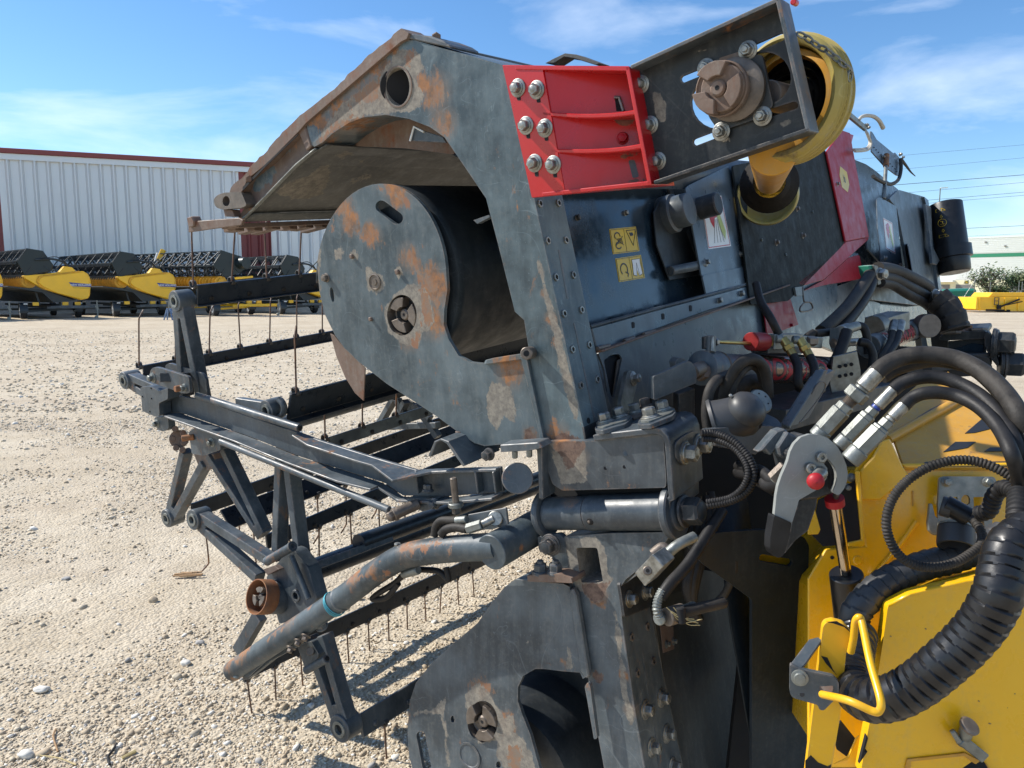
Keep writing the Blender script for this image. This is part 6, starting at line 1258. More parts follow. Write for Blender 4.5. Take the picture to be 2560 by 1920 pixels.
plate('bolt_shelf', t(6, [(718, 480), (880, 472), (942, 495), (948, 520), (720, 510)]), EP.off(-.03), .07, M['rust'], LW)
for (x, y) in ((785, 462), (862, 462)): bolt(EP.off(-.01).at(q(6, x, y+8)), V((0, 0, 1)), .019, M['slate'], LW, washer=1.5, nut=True)
plate('lower_ear', rnd(t(6, [(770, 285), (880, 270), (910, 300), (940, 470), (850, 470), (845, 380), (780, 360)]), 6), EP.off(.02), .02, M['lframe'], LW); bolt(EP.off(-.01).at(q(6, 840, 325)), -EP.n, .022, M['black'], LW, washer=1.7)
cyl('ear_pin', EP.off(-.04).at(q(6, 822, 328)), EP.off(-.01).at(q(6, 840, 325)), .011, M['cast'], LW)
# body of the lower wing behind the plates
sweep('rear_wall', t(6, [(1480, 300), (1560, 900), (1700, 1700)]), EL, .25, .5, M['cwall'], LW)
sweep('floor_wall', t(6, [(590, 560), (350, 1000), (330, 1700)]), EL, .3, 4.5, M['dark'], LW)
# ---- bent pipe arm with ball-like tube end
PA_ = EL.off(-.10)
pipe = [PA_.at(q(5, x, y)) for x, y in ((568, 1160), (840, 978), (1110, 800), (1260, 685), (1350, 625), (1420, 590), (1520, 565), (1700, 545), (1905, 535))]
M['pipe'] = paint('pipe_paint', (.028, .040, .048), (.085, .11, .125), patches=1, dust=.35, scratch=.7, rough=.42, spots=[(tuple(PA_.at(q(5, *p))), r) for p, r in (((1480, 540), .05), ((1640, 540), .035), ((1200, 690), .05), ((1320, 640), .04), ((880, 890), .05), ((640, 1060), .06), ((580, 1120), .05), ((600, 1190), .04))])
pp = tube('bent_pipe', pipe, .0365, M['pipe'], LW, n=40); lathe('pipe_weld', PA_.at(q(5, 1112, 800)), (pipe[3]-pipe[2]), [(-.006, .037), (0, .039), (.006, .037)], M['slate'], pp, 36, caps=False)
cyl('pipe_mouth', pipe[0]+(pipe[0]-pipe[1]).normalized()*.0006, pipe[0]+(pipe[0]-pipe[1]).normalized()*.001, .030, M['grime_and_shade'], pp, n=28)
ea = PA_.at(q(5, 1903, 545)); eb = ea + (AL+V((.15, .1, .12))).normalized()*.17
cyl('cross_tube', ea-(eb-ea).normalized()*.03, eb, .047, M['pipe'], LW, n=48)
plate('pipe_fin', rnd(t(5, [(560, 1185), (640, 1195), (760, 1085), (950, 975), (1010, 930), (900, 985), (700, 1090), (590, 1170)]), 3), PA_.off(.0), .01, M['pipe'], LW)
plate('pipe_foot', t(5, [(600, 1210), (640, 1180), (760, 1080), (905, 1000), (930, 1020), (760, 1110), (640, 1205)]), PA_.off(.02), .03, M['pipe'], LW)
bolt(PA_.off(-.015).at(q(5, 592, 1172)), V((-.3, -.5, -1)), .012, M['galv'], LW)
for p in ((860, 1045), (900, 1010), (935, 985)): bolt(PA_.off(-.02).at(q(5, *p)), V((-.2, -.6, -.6)), .011, M['cast'], LW)
bolt(PA_.at(q(5, 1395, 545)), V((0, 0, 1)), .011, M['zinc'], LW, washer=1.2); cyl('pipe_fitting', PA_.off(.01).at(q(5, 1425, 675)), PA_.off(.0).at(q(5, 1500, 655)), .012, M['galv'], LW)
tube('hydraulic_hose', [PA_.off(.03).at(q(5, x, y)) for x, y in ((1430, 670), (1380, 720), (1300, 770), (1270, 800), (1340, 790), (1400, 720))], .009, M['rubber'], LW); tube('hydraulic_hose', [PA_.off(.04).at(q(5, x, y)) for x, y in ((1500, 650), (1600, 660), (1650, 700), (1640, 640))], .009, M['rubber'], LW)
# fittings above the pipe
fpz = PA_.off(.02)
fb_ = plate('hose_bracket', t(5, [(1750, 375), (1940, 340), (1950, 425), (1870, 450), (1750, 455)]), fpz, .008, M['slate'], LW)
tube('hydraulic_hose', [fpz.off(-.02).at(q(5, x, y)) for x, y in ((1580, 480), (1590, 430), (1620, 405), (1690, 405))], .011, M['rubberd'], LW); tube('hydraulic_hose', [fpz.off(-.03).at(q(5, x, y)) for x, y in ((1615, 475), (1640, 450), (1690, 440), (1745, 448))], .012, M['rubberd'], LW)
cyl('hose_fitting', fpz.off(-.02).at(q(5, 1690, 405)), fpz.off(-.02).at(q(5, 1745, 400)), .011, M['galv'], LW); cyl('hose_fitting', fpz.off(-.04).at(q(5, 1745, 448)), fpz.off(-.03).at(q(5, 1820, 425)), .014, M['galv'], LW, n=6); cyl('hose_fitting', fpz.off(-.03).at(q(5, 1820, 425)), fpz.off(-.01).at(q(5, 1880, 395)), .011, M['zinc'], LW); cyl('hose_washer', fpz.off(-.012).at(q(5, 1885, 395)), fpz.off(-.006).at(q(5, 1888, 395)), .020, M['zinc'], LW)
# teal string
ts = thing('twine_loop', pipe[2], 'thin teal string tied round the bent grey pipe', 'twine')
pd = (pipe[3]-pipe[1]).normalized(); tc_ = PA_.at(q(5, 1075, 825))
for k in range(3):
    tl_ = (pd+V((.25-.1*k, .1*k, .15))).normalized(); _, u, w = basis(tl_); tube('string', [tc_+pd*.004*k+(u*math.cos(R(a))+w*math.sin(R(a)))*.0400 for a in range(0, 361, 20)], .0016, M['teal'], ts, n=5, curve=False)
for k in range(7): tube('frayed_end', [tc_+V((.01, -.03, .03)), tc_+V((.02+.006*k, -.035, .045+.004*((k*3) % 5))), tc_+V((.03+.008*k, -.03, .04+.006*((k*2) % 5)))], .0008, M['teal'], ts, n=4)
# ---- lower reel
RL = EL.off(.02); RL2 = EL.off(.06); 
ra = varm(LW, 5, (835, 20), (800, 600), (925, 640), RL.off(.05), .032, .05, .03, ring=False)
varm(LW, 5, (402, 392), (760, 600), (705, 690), RL, .034, .045, .036)
varm(LW, 5, (1138, 1432), (955, 985), (1030, 975), RL, .030, .05, .042)
bar('reel_arm', RL.off(.03).at(q(5, 705, 880)), RL.off(.03).at(q(5, 600, 1060)), .035, .05, M['slate_r'], LW)
hubp = plate('reel_hub_plate', rnd(t(5, [(775, 640), (850, 548), (880, 560), (945, 640), (990, 800), (900, 900), (800, 925), (775, 830), (735, 690)]), 5), RL.off(-.02), .05, M['slate'], LW, bevel=.004, holes=[ell(q(5, 885, 783), 9, 17, 18)])
lathe('hole_ring', RL.off(-.021).at(q(5, 885, 783)), -RL.n, [(0, .013), (.004, .014), (.004, .020), (0, .022)], M['slate'], hubp, 24, caps=False)
cyl('plate_rib', RL.off(-.04).at(q(5, 860, 580)), RL.off(-.04).at(q(5, 950, 800)), .010, M['slate'], hubp)
hc = RL.off(-.02).at(q(5, 790, 790)); hx_ = (RL.off(-.09).at(q(5, 700, 788))-hc).normalized()
lathe('hub_barrel', hc+hx_*.0, hx_, [(-.01, .058), (.03, .058), (.034, .050)], M['slate'], LW, 40)
lathe('rusty_cup', hc+hx_*.03, hx_, [(0, .001), (0, .045), (.004, .060), (.056, .060), (.056, .0562), (.006, .055), (.006, .001)], M['rustred'], LW, 40, caps=False)
castle(hc+hx_*.058, hx_, .036, M['cast'], LW, 10)
cyl('roller', RL.off(-.07).at(q(5, 735, 612)), RL.off(-.05).at(q(5, 862, 538)), .016, M['slate_r'], LW); lathe('roller_ring', RL.off(-.05).at(q(5, 862, 538)), (RL.at(q(5, 862, 538))-RL.at(q(5, 735, 612))), [(0, .001), (0, .018), (.008, .018), (.008, .009), (.002, .008), (.002, .001)], M['slate'], LW, 20, caps=False)
plate('rust_foot', t(5, [(720, 650), (775, 632), (800, 650), (740, 680)]), RL.off(-.04), .03, M['rustblue'], LW)
clampm = plate('pipe_clamp', rnd(t(5, [(890, 1035), (960, 1010), (1000, 1080), (960, 1160), (930, 1150)]), 5), RL.off(-.05), .03, M['slate'], LW, bevel=.003)
cyl('clamp_roller', RL.off(-.08).at(q(5, 935, 1158)), RL.off(-.07).at(q(5, 1040, 1100)), .014, M['slate_r'], LW); cyl('roller_core', RL.off(-.0702).at(q(5, 1040, 1100)), RL.off(-.07).at(q(5, 1044, 1098)), .008, M['grime_and_shade'], LW)
bolt(RL.off(-.08).at(q(5, 1015, 935)), V((-.1, -.6, .6)), .020, M['slate'], LW, washer=1.2); cyl('clamp_pad', RL.off(-.065).at(q(5, 955, 1062)), RL.off(-.05).at(q(5, 958, 1062)), .014, M['cast'], LW)
bat(LW, 5, (615, 1120), (628, 1212), RL2, AL, 2.6, M['bat'], (.03, -.05, -1), 12, .01, .130, .23, up=False, nb=9)
tube('reel_shaft', [RL2.at(q(5, 900, 680)), RL2.at(q(5, 900, 680))+AL*2.6], .040, M['bat'], LW, curve=False, n=24)
bat(LW, 5, (945, 628), (955, 668), RL.off(.02), AL, .42, M['slate_r'], (0, 0, -1), 0, nb=0)
bat(LW, 5, (1205, 1382), (1225, 1498), RL2, AL, .8, M['slate'], (0, .05, -1), 2, .1, .2, .22, up=False, nb=3)
tube('rear_beam', [RL2.off(.25).at(q(5, 1200, 520)), RL2.off(.25).at(q(5, 1200, 520))+AL*2.2], .035, M['bat'], LW, curve=False, n=20)

patch('bare', 4, [(190, 1290), (400, 1285), (412, 1480), (392, 1500), (250, 1500), (226, 1400), (202, 1350)], hbx)
patch('brown', 4, [(192, 1240), (400, 1240), (412, 1270), (350, 1330), (330, 1400), (290, 1420), (270, 1330), (195, 1290)], hbx)
patch('bare', 6, [(912, 296), (1060, 290), (1100, 330), (1122, 420), (1145, 500), (1112, 560), (1080, 608), (1040, 605), (1010, 560), (962, 530), (936, 430), (915, 350)], po, 4)
patch('brown', 6, [(1000, 528), (1138, 505), (1112, 570), (1080, 610), (1040, 606), (1012, 570)], po, 2)
patch('brown', 6, [(1035, 962), (1080, 955), (1102, 990), (1090, 1025), (1050, 1016)], po)
patch('bare', 6, [(1158, 660), (1178, 760), (1196, 900), (1214, 1060), (1246, 1180), (1252, 1240), (1226, 1180), (1200, 1040), (1184, 900), (1166, 760)], po, 3)
patch('bare', 6, [(402, 1082), (440, 1032), (480, 1010), (520, 1050), (560, 1120), (600, 1190), (650, 1182), (662, 1262), (720, 1330), (780, 1470), (610, 1470), (560, 1380), (575, 1310), (470, 1330), (432, 1240), (404, 1140)], pe)
patch('bare', 6, [(268, 1132), (312, 1100), (302, 1160), (320, 1260), (332, 1440), (312, 1440), (304, 1280), (280, 1180), (200, 1172), (140, 1192), (150, 1165), (250, 1150)], pe)
patch('bare', 6, [(920, 830), (936, 850), (960, 940), (945, 960), (905, 950), (915, 900)], pe)
patch('brown', 6, [(790, 912), (840, 915), (846, 936), (800, 932)], pe)
patch('orange', 6, [(480, 1010), (545, 1040), (552, 1070), (520, 1060)], pe)
patch('orange', 6, [(620, 1340), (680, 1320), (700, 1400), (660, 1470), (620, 1440)], pe)
patch('orange', 6, [(120, 1170), (140, 1150), (146, 1200), (126, 1220)], pe)
patch('bare', 6, [(696, 808), (735, 805), (730, 832), (712, 826)], pe)
patch('bare', 6, [(380, 1350), (400, 1330), (392, 1400), (382, 1400)], pe)
for pts in ([(1400, 570), (1420, 530), (1620, 505), (1635, 525), (1560, 545), (1440, 565)], [(1640, 480), (1680, 490), (1665, 600), (1640, 610), (1650, 540)], [(1150, 700), (1280, 640), (1270, 670), (1160, 730)], [(1330, 655), (1365, 690), (1320, 705)], [(720, 1010), (880, 870), (890, 900), (830, 950), (740, 1020)], [(560, 1100), (610, 1080), (640, 1060), (600, 1130), (560, 1150)], [(555, 1190), (620, 1200), (600, 1215), (570, 1205)], [(930, 850), (985, 820), (960, 860)]): patch('orange', 5, pts, pp, -3)
# ================================================================ HYDRAULICS BEHIND THE HINGE (upper wing)
HY = thing('hydraulic_cylinder', P((1900, 900), 2.3), 'long grey hydraulic cylinder with red lettered band and valve block behind the hinge', 'hydraulic cylinder')
def Pz(k, x, y, d): return P(q(k, x, y), d)
c0, c1, c2 = Pz(11, 735, 640, 2.0), Pz(11, 1180, 655, 2.22), Pz(11, 1620, 660, 2.52)
cax = (c2-c0).normalized()
lathe('end_cap', c0, cax, [(0, .040), (.004, .046), (.07, .046), (.078, .040)], M['slate_r'], HY, 40); lathe('weld_ring', c0+cax*.076, cax, [(0, .041), (.005, .046), (.010, .041)], M['rust'], HY, 36)
bl = (c2-c0).length
brl = cyl('barrel', c0+cax*.07, c0+cax*bl, .0405, M['slate'], HY, n=48)
b0 = (c1-c0).dot(cax)*.72; band = lathe('lettered_band', c0+cax*b0, cax, [(0, .0408), (0.001, .0412), (bl*.94-b0, .0412), (bl*.94-b0+.001, .0408)], M['band'], HY, 56, caps=False)
def wrap_text(s, start, ln, h, base, ax, r, mat, par, ang0, name, bold=0.0, flip=1):
    cu = bpy.data.curves.new(name, 'FONT'); cu.body = s; cu.align_x = 'LEFT'; cu.align_y = 'CENTER'; cu.offset = bold; cu.resolution_u = 4
    ob = bpy.data.objects.new(name, cu); me = bpy.data.meshes.new_from_object(ob); bpy.data.objects.remove(ob)
    bm = bmesh.new(); bm.from_mesh(me); bmesh.ops.triangulate(bm, faces=bm.faces)
    for _ in range(2): bmesh.ops.subdivide_edges(bm, edges=[e for e in bm.edges if abs(e.verts[0].co.y-e.verts[1].co.y) > .12], cuts=1); bmesh.ops.triangulate(bm, faces=[f for f in bm.faces if len(f.verts) > 4])
    xs = [v.co.x for v in bm.verts]; ys = [v.co.y for v in bm.verts]; x0_, w_ = min(xs), max(xs)-min(xs); y0_, h_ = (min(ys)+max(ys))/2, max(ys)-min(ys)
    tv = (CAM-(base+ax*(start+ln/2))); tv = (tv-ax*tv.dot(ax)).normalized(); uv_ = ax.cross(tv); uv_ = uv_ if uv_.z > 0 else -uv_
    vs = []
    for v in bm.verts:
        a = ang0 + (v.co.y-y0_)/h_*h/r; vs.append(base + ax*(start+(v.co.x-x0_)/w_*ln) + (tv*math.cos(a)+uv_*math.sin(a))*r)
    fs = [tuple(v.index for v in f.verts) for f in bm.faces]; bm.free(); return mesh(name, vs, fs, mat, par)
wrap_text('DOMINO', b0+.005, bl*.92-b0, .082, c0, cax, .0414, M['ink'], band, .05, 'lettering_outline', .07)
wrap_text('DOMINO', b0+.008, bl*.915-b0, .074, c0, cax, .0418, M['redcap'], band, .05, 'red_lettering', .02)
lathe('gland', c2-cax*.03, cax, [(0, .041), (.002, .046), (.03, .046), (.03, .03)], M['plastic'], HY, 36); cyl('piston_rod', c2, c2+cax*.16, .024, M['chrome'], HY)
e3, e4 = Pz(7, 900, 390, 2.75), Pz(7, 1290, 240, 3.35); ax2 = (e4-e3).normalized()
c2b = cyl("second_barrel", e3, e4, .042, M['slate'], HY, n=40); cyl('second_cap', e4-ax2*.08, e4, .046, M['plasticd'], HY)
l2 = (e4-e3).length; bd2 = lathe('lettered_band', e3+ax2*l2*.12, ax2, [(0, .0424), (l2*.62, .0424)], M['band'], HY, 40, caps=False)
wrap_text('DOMINONI', l2*.14, l2*.56, .075, e3, ax2, .0428, M['ink'], bd2, .0, 'lettering_outline', .06); wrap_text('DOMINONI', l2*.145, l2*.55, .068, e3, ax2, .0432, M['redcap'], bd2, .0, 'red_lettering', .015)
cyl('rod_eye', Pz(11, 690, 668, 1.99), Pz(11, 800, 662, 2.0), .020, M['cast'], HY); cyl('rusty_nut', Pz(11, 715, 665, 1.985), Pz(11, 755, 662, 1.995), .026, M['rustblue'], HY, n=6)
pinp = Pz(11, 668, 670, 1.93); cyl('eye_pin', pinp, pinp+AU*.06, .018, M['cast'], HY, n=24)
cyl('port_post', Pz(11, 805, 530, 2.0), Pz(11, 805, 405, 2.0), .013, M['slate'], HY); cyl('white_pin', Pz(11, 816, 520, 1.98), Pz(11, 820, 410, 1.98), .006, M['zinc'], HY, r2=.003); bar('post_block', Pz(11, 790, 410, 2.01), Pz(11, 790, 500, 2.01), .03, .03, M['black'], HY)
cyl('thin_rod', Pz(11, 848, 450, 2.02), Pz(11, 1100, 462, 2.15), .0052, M['brass'], HY); cyl('rod_nut', Pz(11, 838, 450, 2.015), Pz(11, 858, 451, 2.02), .010, M['zinc'], HY, n=6)
VB = [Pz(11, 1095, 448, 2.14), Pz(11, 1195, 450, 2.19)]
cyl('red_knob', VB[0], VB[1], .026, M['redknob'], HY, n=36); cyl('knob_collar', Pz(11, 1190, 450, 2.19), Pz(11, 1225, 450, 2.2), .020, M['brass'], HY)
bar('valve_block', Pz(11, 1215, 448, 2.2), Pz(11, 1420, 442, 2.3), .05, .044, M['galv'], HY); bar('valve_block', Pz(11, 1425, 442, 2.3), Pz(11, 1570, 455, 2.38), .045, .034, M['galv'], HY); cyl('adjuster', Pz(11, 1500, 445, 2.3), Pz(11, 1560, 445, 2.33), .016, M['cast'], HY, n=6)
bar('valve_bracket', Pz(11, 1160, 505, 2.2), Pz(11, 1420, 505, 2.3), .06, .02, M['black'], HY)
for (x, y) in ((1330, 430), (1450, 435)):
    cyl('elbow_stub', Pz(11, x-50, y, 2.18), Pz(11, x, y, 2.18), .012, M['galv'], HY, n=18); cyl('elbow_fitting', Pz(11, x, y-5, 2.18), Pz(11, x+45, y+65, 2.17), .0135, M['brass'], HY, n=18); cyl('brass_nut', Pz(11, x+30, y+40, 2.172), Pz(11, x+52, y+75, 2.17), .016, M['brass'], HY, n=6); cyl('crimp_sleeve', Pz(11, x+50, y+75, 2.17), Pz(11, x+80, y+125, 2.16), .0125, M['brass'], HY)
    tube('hydraulic_hose', Zp(11, [(x+78, y+120, 2.16), (x+108, y+200, 2.14), (x+108, y+290, 2.13), (x+120, y+350, 2.14), (x+160, y+365, 2.2)]), .0125, M['rubber'], HY)
# right cluster of valves and hoses
vbr = plate('port_plate', rnd(t(11, [(1675, 350), (1740, 345), (1760, 420), (1750, 520), (1690, 525), (1665, 460)]), 4), Plane(Pz(11, 1710, 430, 2.5), AL), .02, M['slate'], HY)
for (a, b, r_, m_) in (((1755, 370), (1870, 335), .016, 'galv'), ((1790, 455), (1890, 450), .013, 'zinc'), ((1700, 460), (1800, 455), .016, 'cast'), ((1560, 390), (1690, 378), .013, 'rubber'), ((1750, 380), (1800, 360), .022, 'zinc')): cyl('fitting', Pz(11, *a, 2.5), Pz(11, *b, 2.55), r_, M[m_], HY, n=18)
tube('hydraulic_hose', Zp(11, [(1560, 378, 2.5), (1500, 420, 2.5), (1480, 470, 2.55)]), .012, M['rubber'], HY)
tube('hydraulic_hose', Zp(11, [(1795, 375, 2.4), (1770, 460, 2.38), (1730, 560, 2.36), (1690, 640, 2.35)]), .018, M['rubber'], HY)
tube('hydraulic_hose', Zp(11, [(1870, 330, 2.6), (1920, 350, 2.6), (1945, 430, 2.6), (1950, 540, 2.6)]), .014, M['rubber'], HY)
tube('hydraulic_hose', Zp(11, [(1885, 450, 2.5), (1950, 470, 2.5), (1985, 550, 2.5), (1975, 640, 2.5)]), .014, M['rubber'], HY)
for (dx) in (0, 45): tube('hydraulic_hose', Zp(11, [(2130+dx, 380, 2.8), (2110+dx*.9, 460, 2.75), (2060+dx*.7, 540, 2.7), (2000+dx*.5, 610, 2.7)]), .013, M['rubberd' if dx == 0 else 'rubber'], HY); cyl('hose_fitting', Pz(11, 2145+dx, 310, 2.85), Pz(11, 2128+dx, 385, 2.8), .017, M['zinc'], HY, n=14)
bar('upper_valve_block', Pz(7, 960, 220, 3.0), Pz(7, 1150, 165, 3.1), .09, .07, M['galv'], HY); cyl('block_cap', Pz(7, 945, 225, 2.98), Pz(7, 1000, 205, 3.0), .045, M['galv'], HY); cyl('black_cap', Pz(7, 1160, 150, 3.1), Pz(7, 1160, 105, 3.1), .025, M['black'], HY)
plate('perforated_plate', t(11, [(1700, 560), (1870, 520), (1895, 650), (1900, 770), (1820, 790), (1690, 820), (1675, 760)]), Plane(Pz(11, 1790, 650, 2.32), V((-.2, 1, .1))), .008, M['galv'], HY, bevel=0)
for i in range(3):
    for j in range(2): cyl('small_hole', Pz(11, 1745+42*i, 630+70*j-8*i, 2.308), Pz(11, 1745+42*i, 630+70*j-8*i, 2.311), .006, M['grime_and_shade'], HY, n=8)
# pedal-like plate
pdl = Plane(Pz(11, 1500, 900, 1.9), V((-.75, .6, .25)))
plate('stop_plate', rnd(t(11, [(1340, 1072), (1560, 720), (1600, 690), (1640, 655), (1660, 662), (1640, 690), (1700, 655), (1712, 670), (1560, 930), (1520, 1000), (1440, 1050)]), 3), pdl, .012, M['slate'], HY, bevel=.002)
bar('stop_edge', pdl.off(-.008).at(q(11, 1348, 1068)), pdl.off(-.008).at(q(11, 1600, 672)), .014, .02, M['panel'], HY, up=pdl.n)
tube('stop_wire', [pdl.off(-.02).at(q(11, x, y)) for x, y in ((1450, 1040), (1500, 980), (1600, 850), (1640, 770), (1620, 740), (1580, 760), (1540, 830))], .0015, M['cast'], HY, n=5)
# lever plate left of the cylinder and dark legs
plate('pivot_lever', rnd(t(11, [(388, 702), (460, 672), (560, 628), (640, 588), (670, 600), (695, 640), (704, 700), (700, 750), (392, 876)]), 5), Plane(Pz(11, 550, 730, 1.88), V((-.35, .93, .05))), .012, M['slate'], HY, bevel=.002)
plate('lever_back', rnd(t(11, [(545, 600), (575, 565), (620, 575), (660, 640), (560, 660)]), 5), Plane(Pz(11, 600, 610, 2.0), V((-.35, .93, .05))), .03, M['slate'], HY)
for (x0_, x1_) in ((420, 535), (575, 690)): plate('bracket_leg', t(11, [(x0_, 830), (x1_, 790), (x1_, 1000), (x0_, 1000)]), Plane(Pz(11, 550, 900, 2.02), V((-.35, .93, .05))), .03, M['black'], HY)
# ================================================================ ELECTRIC SOCKET AND LOOPED HOSES
SK = thing('electric_socket', Pz(11, 1000, 980, 1.78), 'black domed trailer socket with flipped grey lid on the bracket behind the hinge', 'socket')
sb_ = Plane(Pz(11, 1000, 1170, 1.74), V((-.25, .95, .1)))
plate('socket_bracket', rnd(t(11, [(755, 1088), (900, 1075), (1245, 1062), (1300, 1095), (1240, 1170), (1120, 1268), (840, 1205), (830, 1160), (760, 1150)]), 3), sb_, .008, M['slate'], SK, bevel=.002)
plate('bracket_shelf', t(11, [(1100, 1068), (1245, 1062), (1340, 1072), (1290, 1010), (1170, 950)]), Plane(Pz(11, 1200, 1030, 1.83), V((0, .35, -1))), .008, M['slate'], SK)
s_a, s_b = Pz(11, 850, 1040, 1.78), Pz(11, 1110, 975, 1.76); sa_x = (s_b-s_a).normalized(); r_s = .052
lathe('socket_body', s_a, sa_x, [(-.012, .056), (-.004, .058), (.0, .053), (.02, .051), (.05, .050), (.072, .047), (.085, .040), (.093, .026), (.097, .001)], M['plasticd'], SK, 44, caps=False)
lathe('socket_flap', s_b + V((-.016, -.020, .018)), (V((.35, -.55, .7))).normalized(), [(-.016, .044), (-.004, .0445), (.008, .041), (.018, .032), (.025, .018), (.027, .001)], M['plasticd'], SK, 36, caps=False)
cyl('socket_mouth', s_b+V((.002, -.022, -.02)), s_b+V((.0035, -.028, -.022)), .013, M['grime_and_shade'], SK, n=20)
cyl('flange_screw', Pz(11, 952, 845, 1.74), Pz(11, 950, 838, 1.735), .004, M['zinc'], SK, n=10)
ld_ = Pz(11, 1165, 885, 1.80); la = (V((.35, -.75, .55))).normalized(); lid = lathe('grey_lid', ld_-la*.02, la, [(0, .026), (.012, .030), (.022, .031), (.026, .028), (.026, .001)], M['galv'], SK, 40)
for a in range(0, 360, 60): cyl('lid_hole', ld_+la*.0062+(basis(la)[1]*math.cos(R(a))+basis(la)[2]*math.sin(R(a)))*.018, ld_+la*.0072+(basis(la)[1]*math.cos(R(a))+basis(la)[2]*math.sin(R(a)))*.018, .0022, M['grime_and_shade'], lid, n=8)
LH = thing('looped_hoses', Pz(11, 950, 800, 1.85), 'two thick black rubber hoses looped in an arch behind the domed socket', 'hose')
hm = M['rubberd']
tube('rubber_hose', Zp(11, [(790, 1100, 1.80), (775, 1000, 1.80), (778, 900, 1.80), (800, 800, 1.80), (850, 730, 1.82), (930, 690, 1.88)]), .0125, hm, LH, n=16)
tube('rubber_hose', Zp(11, [(895, 900, 1.86), (910, 800, 1.84), (960, 690, 1.82), (1030, 600, 1.81), (1110, 575, 1.82), (1180, 620, 1.84), (1215, 720, 1.86), (1222, 850, 1.88)]), .0135, hm, LH, n=16)
tube('rubber_hose', Zp(11, [(950, 880, 1.84), (975, 760, 1.83), (1030, 670, 1.83), (1100, 622, 1.85), (1160, 660, 1.88), (1190, 760, 1.9)]), .0105, hm, LH, n=16)
tube('rubber_hose', Zp(11, [(1030, 830, 1.95), (1060, 760, 1.93), (1110, 735, 1.93), (1160, 770, 1.95), (1180, 830, 1.96)]), .018, hm, LH, n=16)
# corrugated conduits left of the coupler
cl_ = lambda dx, dy: Zp(12, [(10+dx*.2, 440+dy, 1.70), (120, 445+dy, 1.70), (240-dx*.1, 480+dy, 1.68), (350-dx*.3, 555+dy*.9, 1.66), (445-dx*.7, 670+dy*.6, 1.64), (488-dx, 790, 1.63), (475-dx, 890-dy*.4, 1.63), (400-dx*.6, 990-dy*.6, 1.64), (260, 1062-dy*.6, 1.66), (60, 1100-dy*.6, 1.68)])
tube('corrugated_conduit', cl_(0, 0), .0085, M['rubber'], LH, n=14, corr=.0062); tube('corrugated_conduit', cl_(55, 55), .0075, M['rubber'], LH, n=14, corr=.0058)
# hoses and latch on the upper wing, right side
for (a, w_) in (([(1270, 180, 2.6), (1230, 280, 2.5), (1130, 400, 2.4), (1010, 560, 2.35), (960, 640, 2.35)], .017), ([(1330, 250, 2.62), (1290, 330, 2.55), (1200, 440, 2.45), (1110, 560, 2.4), (1060, 640, 2.4)], .015)):
    pass
tube('hydraulic_hose', Zp(10, [(325, 1160, 3.0), (270, 1250, 2.9), (170, 1390, 2.75), (60, 1500, 2.65), (-20, 1570, 2.6)]), .022, M['rubberd'], UW); tube('hydraulic_hose', Zp(10, [(340, 1200, 3.0), (290, 1320, 2.9), (200, 1450, 2.8), (110, 1560, 2.7)]), .022, M['rubber'], UW)
tube('hydraulic_hose', Zp(4, [(1450, 270, 2.3), (1480, 380, 2.25), (1540, 480, 2.2), (1590, 580, 2.2)]), .012, M['rubber'], UW)
for k, (yy, r_) in enumerate(((1135, .026), (1195, .024), (1235, .020))): tube('hydraulic_hose', Zp(10, [(370+k*10, yy, 3.0), (470, yy+12, 3.1), (580, yy+55+k*12, 3.2), (690, yy+110+k*14, 3.35), (725, yy+135+k*15, 3.4)]), r_, M['rubberd'], UW)
cpp = Plane(Pz(10, 345, 1180, 2.98), V((-.4, .9, 0)))
plate('green_clamp', t(10, [(308, 1118), (345, 1112), (375, 1250), (345, 1245), (318, 1170)]), cpp, .05, M['greenp'], UW); plate('clamp_cap', t(10, [(345, 1112), (372, 1118), (396, 1242), (375, 1252)]), cpp.off(-.01), .05, M['galv'], UW)
plate('green_clamp', t(10, [(705, 1268), (738, 1260), (752, 1370), (720, 1372)]), Plane(Pz(10, 720, 1320, 3.4), V((-.4, .9, 0))), .05, M['greenp'], UW); plate('clamp_cap', t(10, [(738, 1258), (752, 1262), (770, 1370), (752, 1375)]), Plane(Pz(10, 745, 1320, 3.38), V((-.4, .9, 0))), .04, M['galv'], UW)
for (x, y, d) in ((385, 1175, 2.9), (768, 1315, 3.3)): bolt(Pz(10, x, y, d), V((.5, -.8, 0)), .022, M['zinc'], UW, washer=0)
plate('padlock_tab', t(4, [(1690, 290), (1740, 285), (1750, 340), (1700, 345)]), WU.off(-.01), .01, M['galv'], UW); tube('latch_ring', [WU.off(-.01).at(q(4, x, y)) for x, y in ((1735, 290), (1742, 360), (1750, 380), (1785, 385), (1795, 425), (1728, 440), (1722, 415), (1748, 385))], .004, M['cast'], UW, n=8)
def spiral(name, pts, r, mat, par, pitch=.03, n=20, gap=.10):        # overlapping plastic spiral wrap
    P_ = resample(spline([V(p) for p in pts], 12), pitch/6); vs = []; fs = []; up = None; m = len(P_); L_ = 0
    for i, p in enumerate(P_):
        tg = (P_[min(i+1, m-1)]-P_[max(i-1, 0)]).normalized()
        if up is None: up = tg.orthogonal()
        u = (up-tg*up.dot(tg)).normalized(); up = u; w = tg.cross(u)
        for k in range(n):
            a = 2*math.pi*k/n; f = (i/6 - k/n) % 1.0; rr = r*(1.0+gap*(.5-f)) if f < .90 else r*(.90); vs.append(p+(u*math.cos(a)+w*math.sin(a))*rr)
    for j in range(m-1):
        for k in range(n): a, b = j*n+k, j*n+(k+1) % n; fs.append((a, b, b+n, a+n))
    fs.append(tuple(range(n-1, -1, -1))); fs.append(tuple(range((m-1)*n, m*n))); return mesh(name, vs, fs, mat, par, smooth=28)
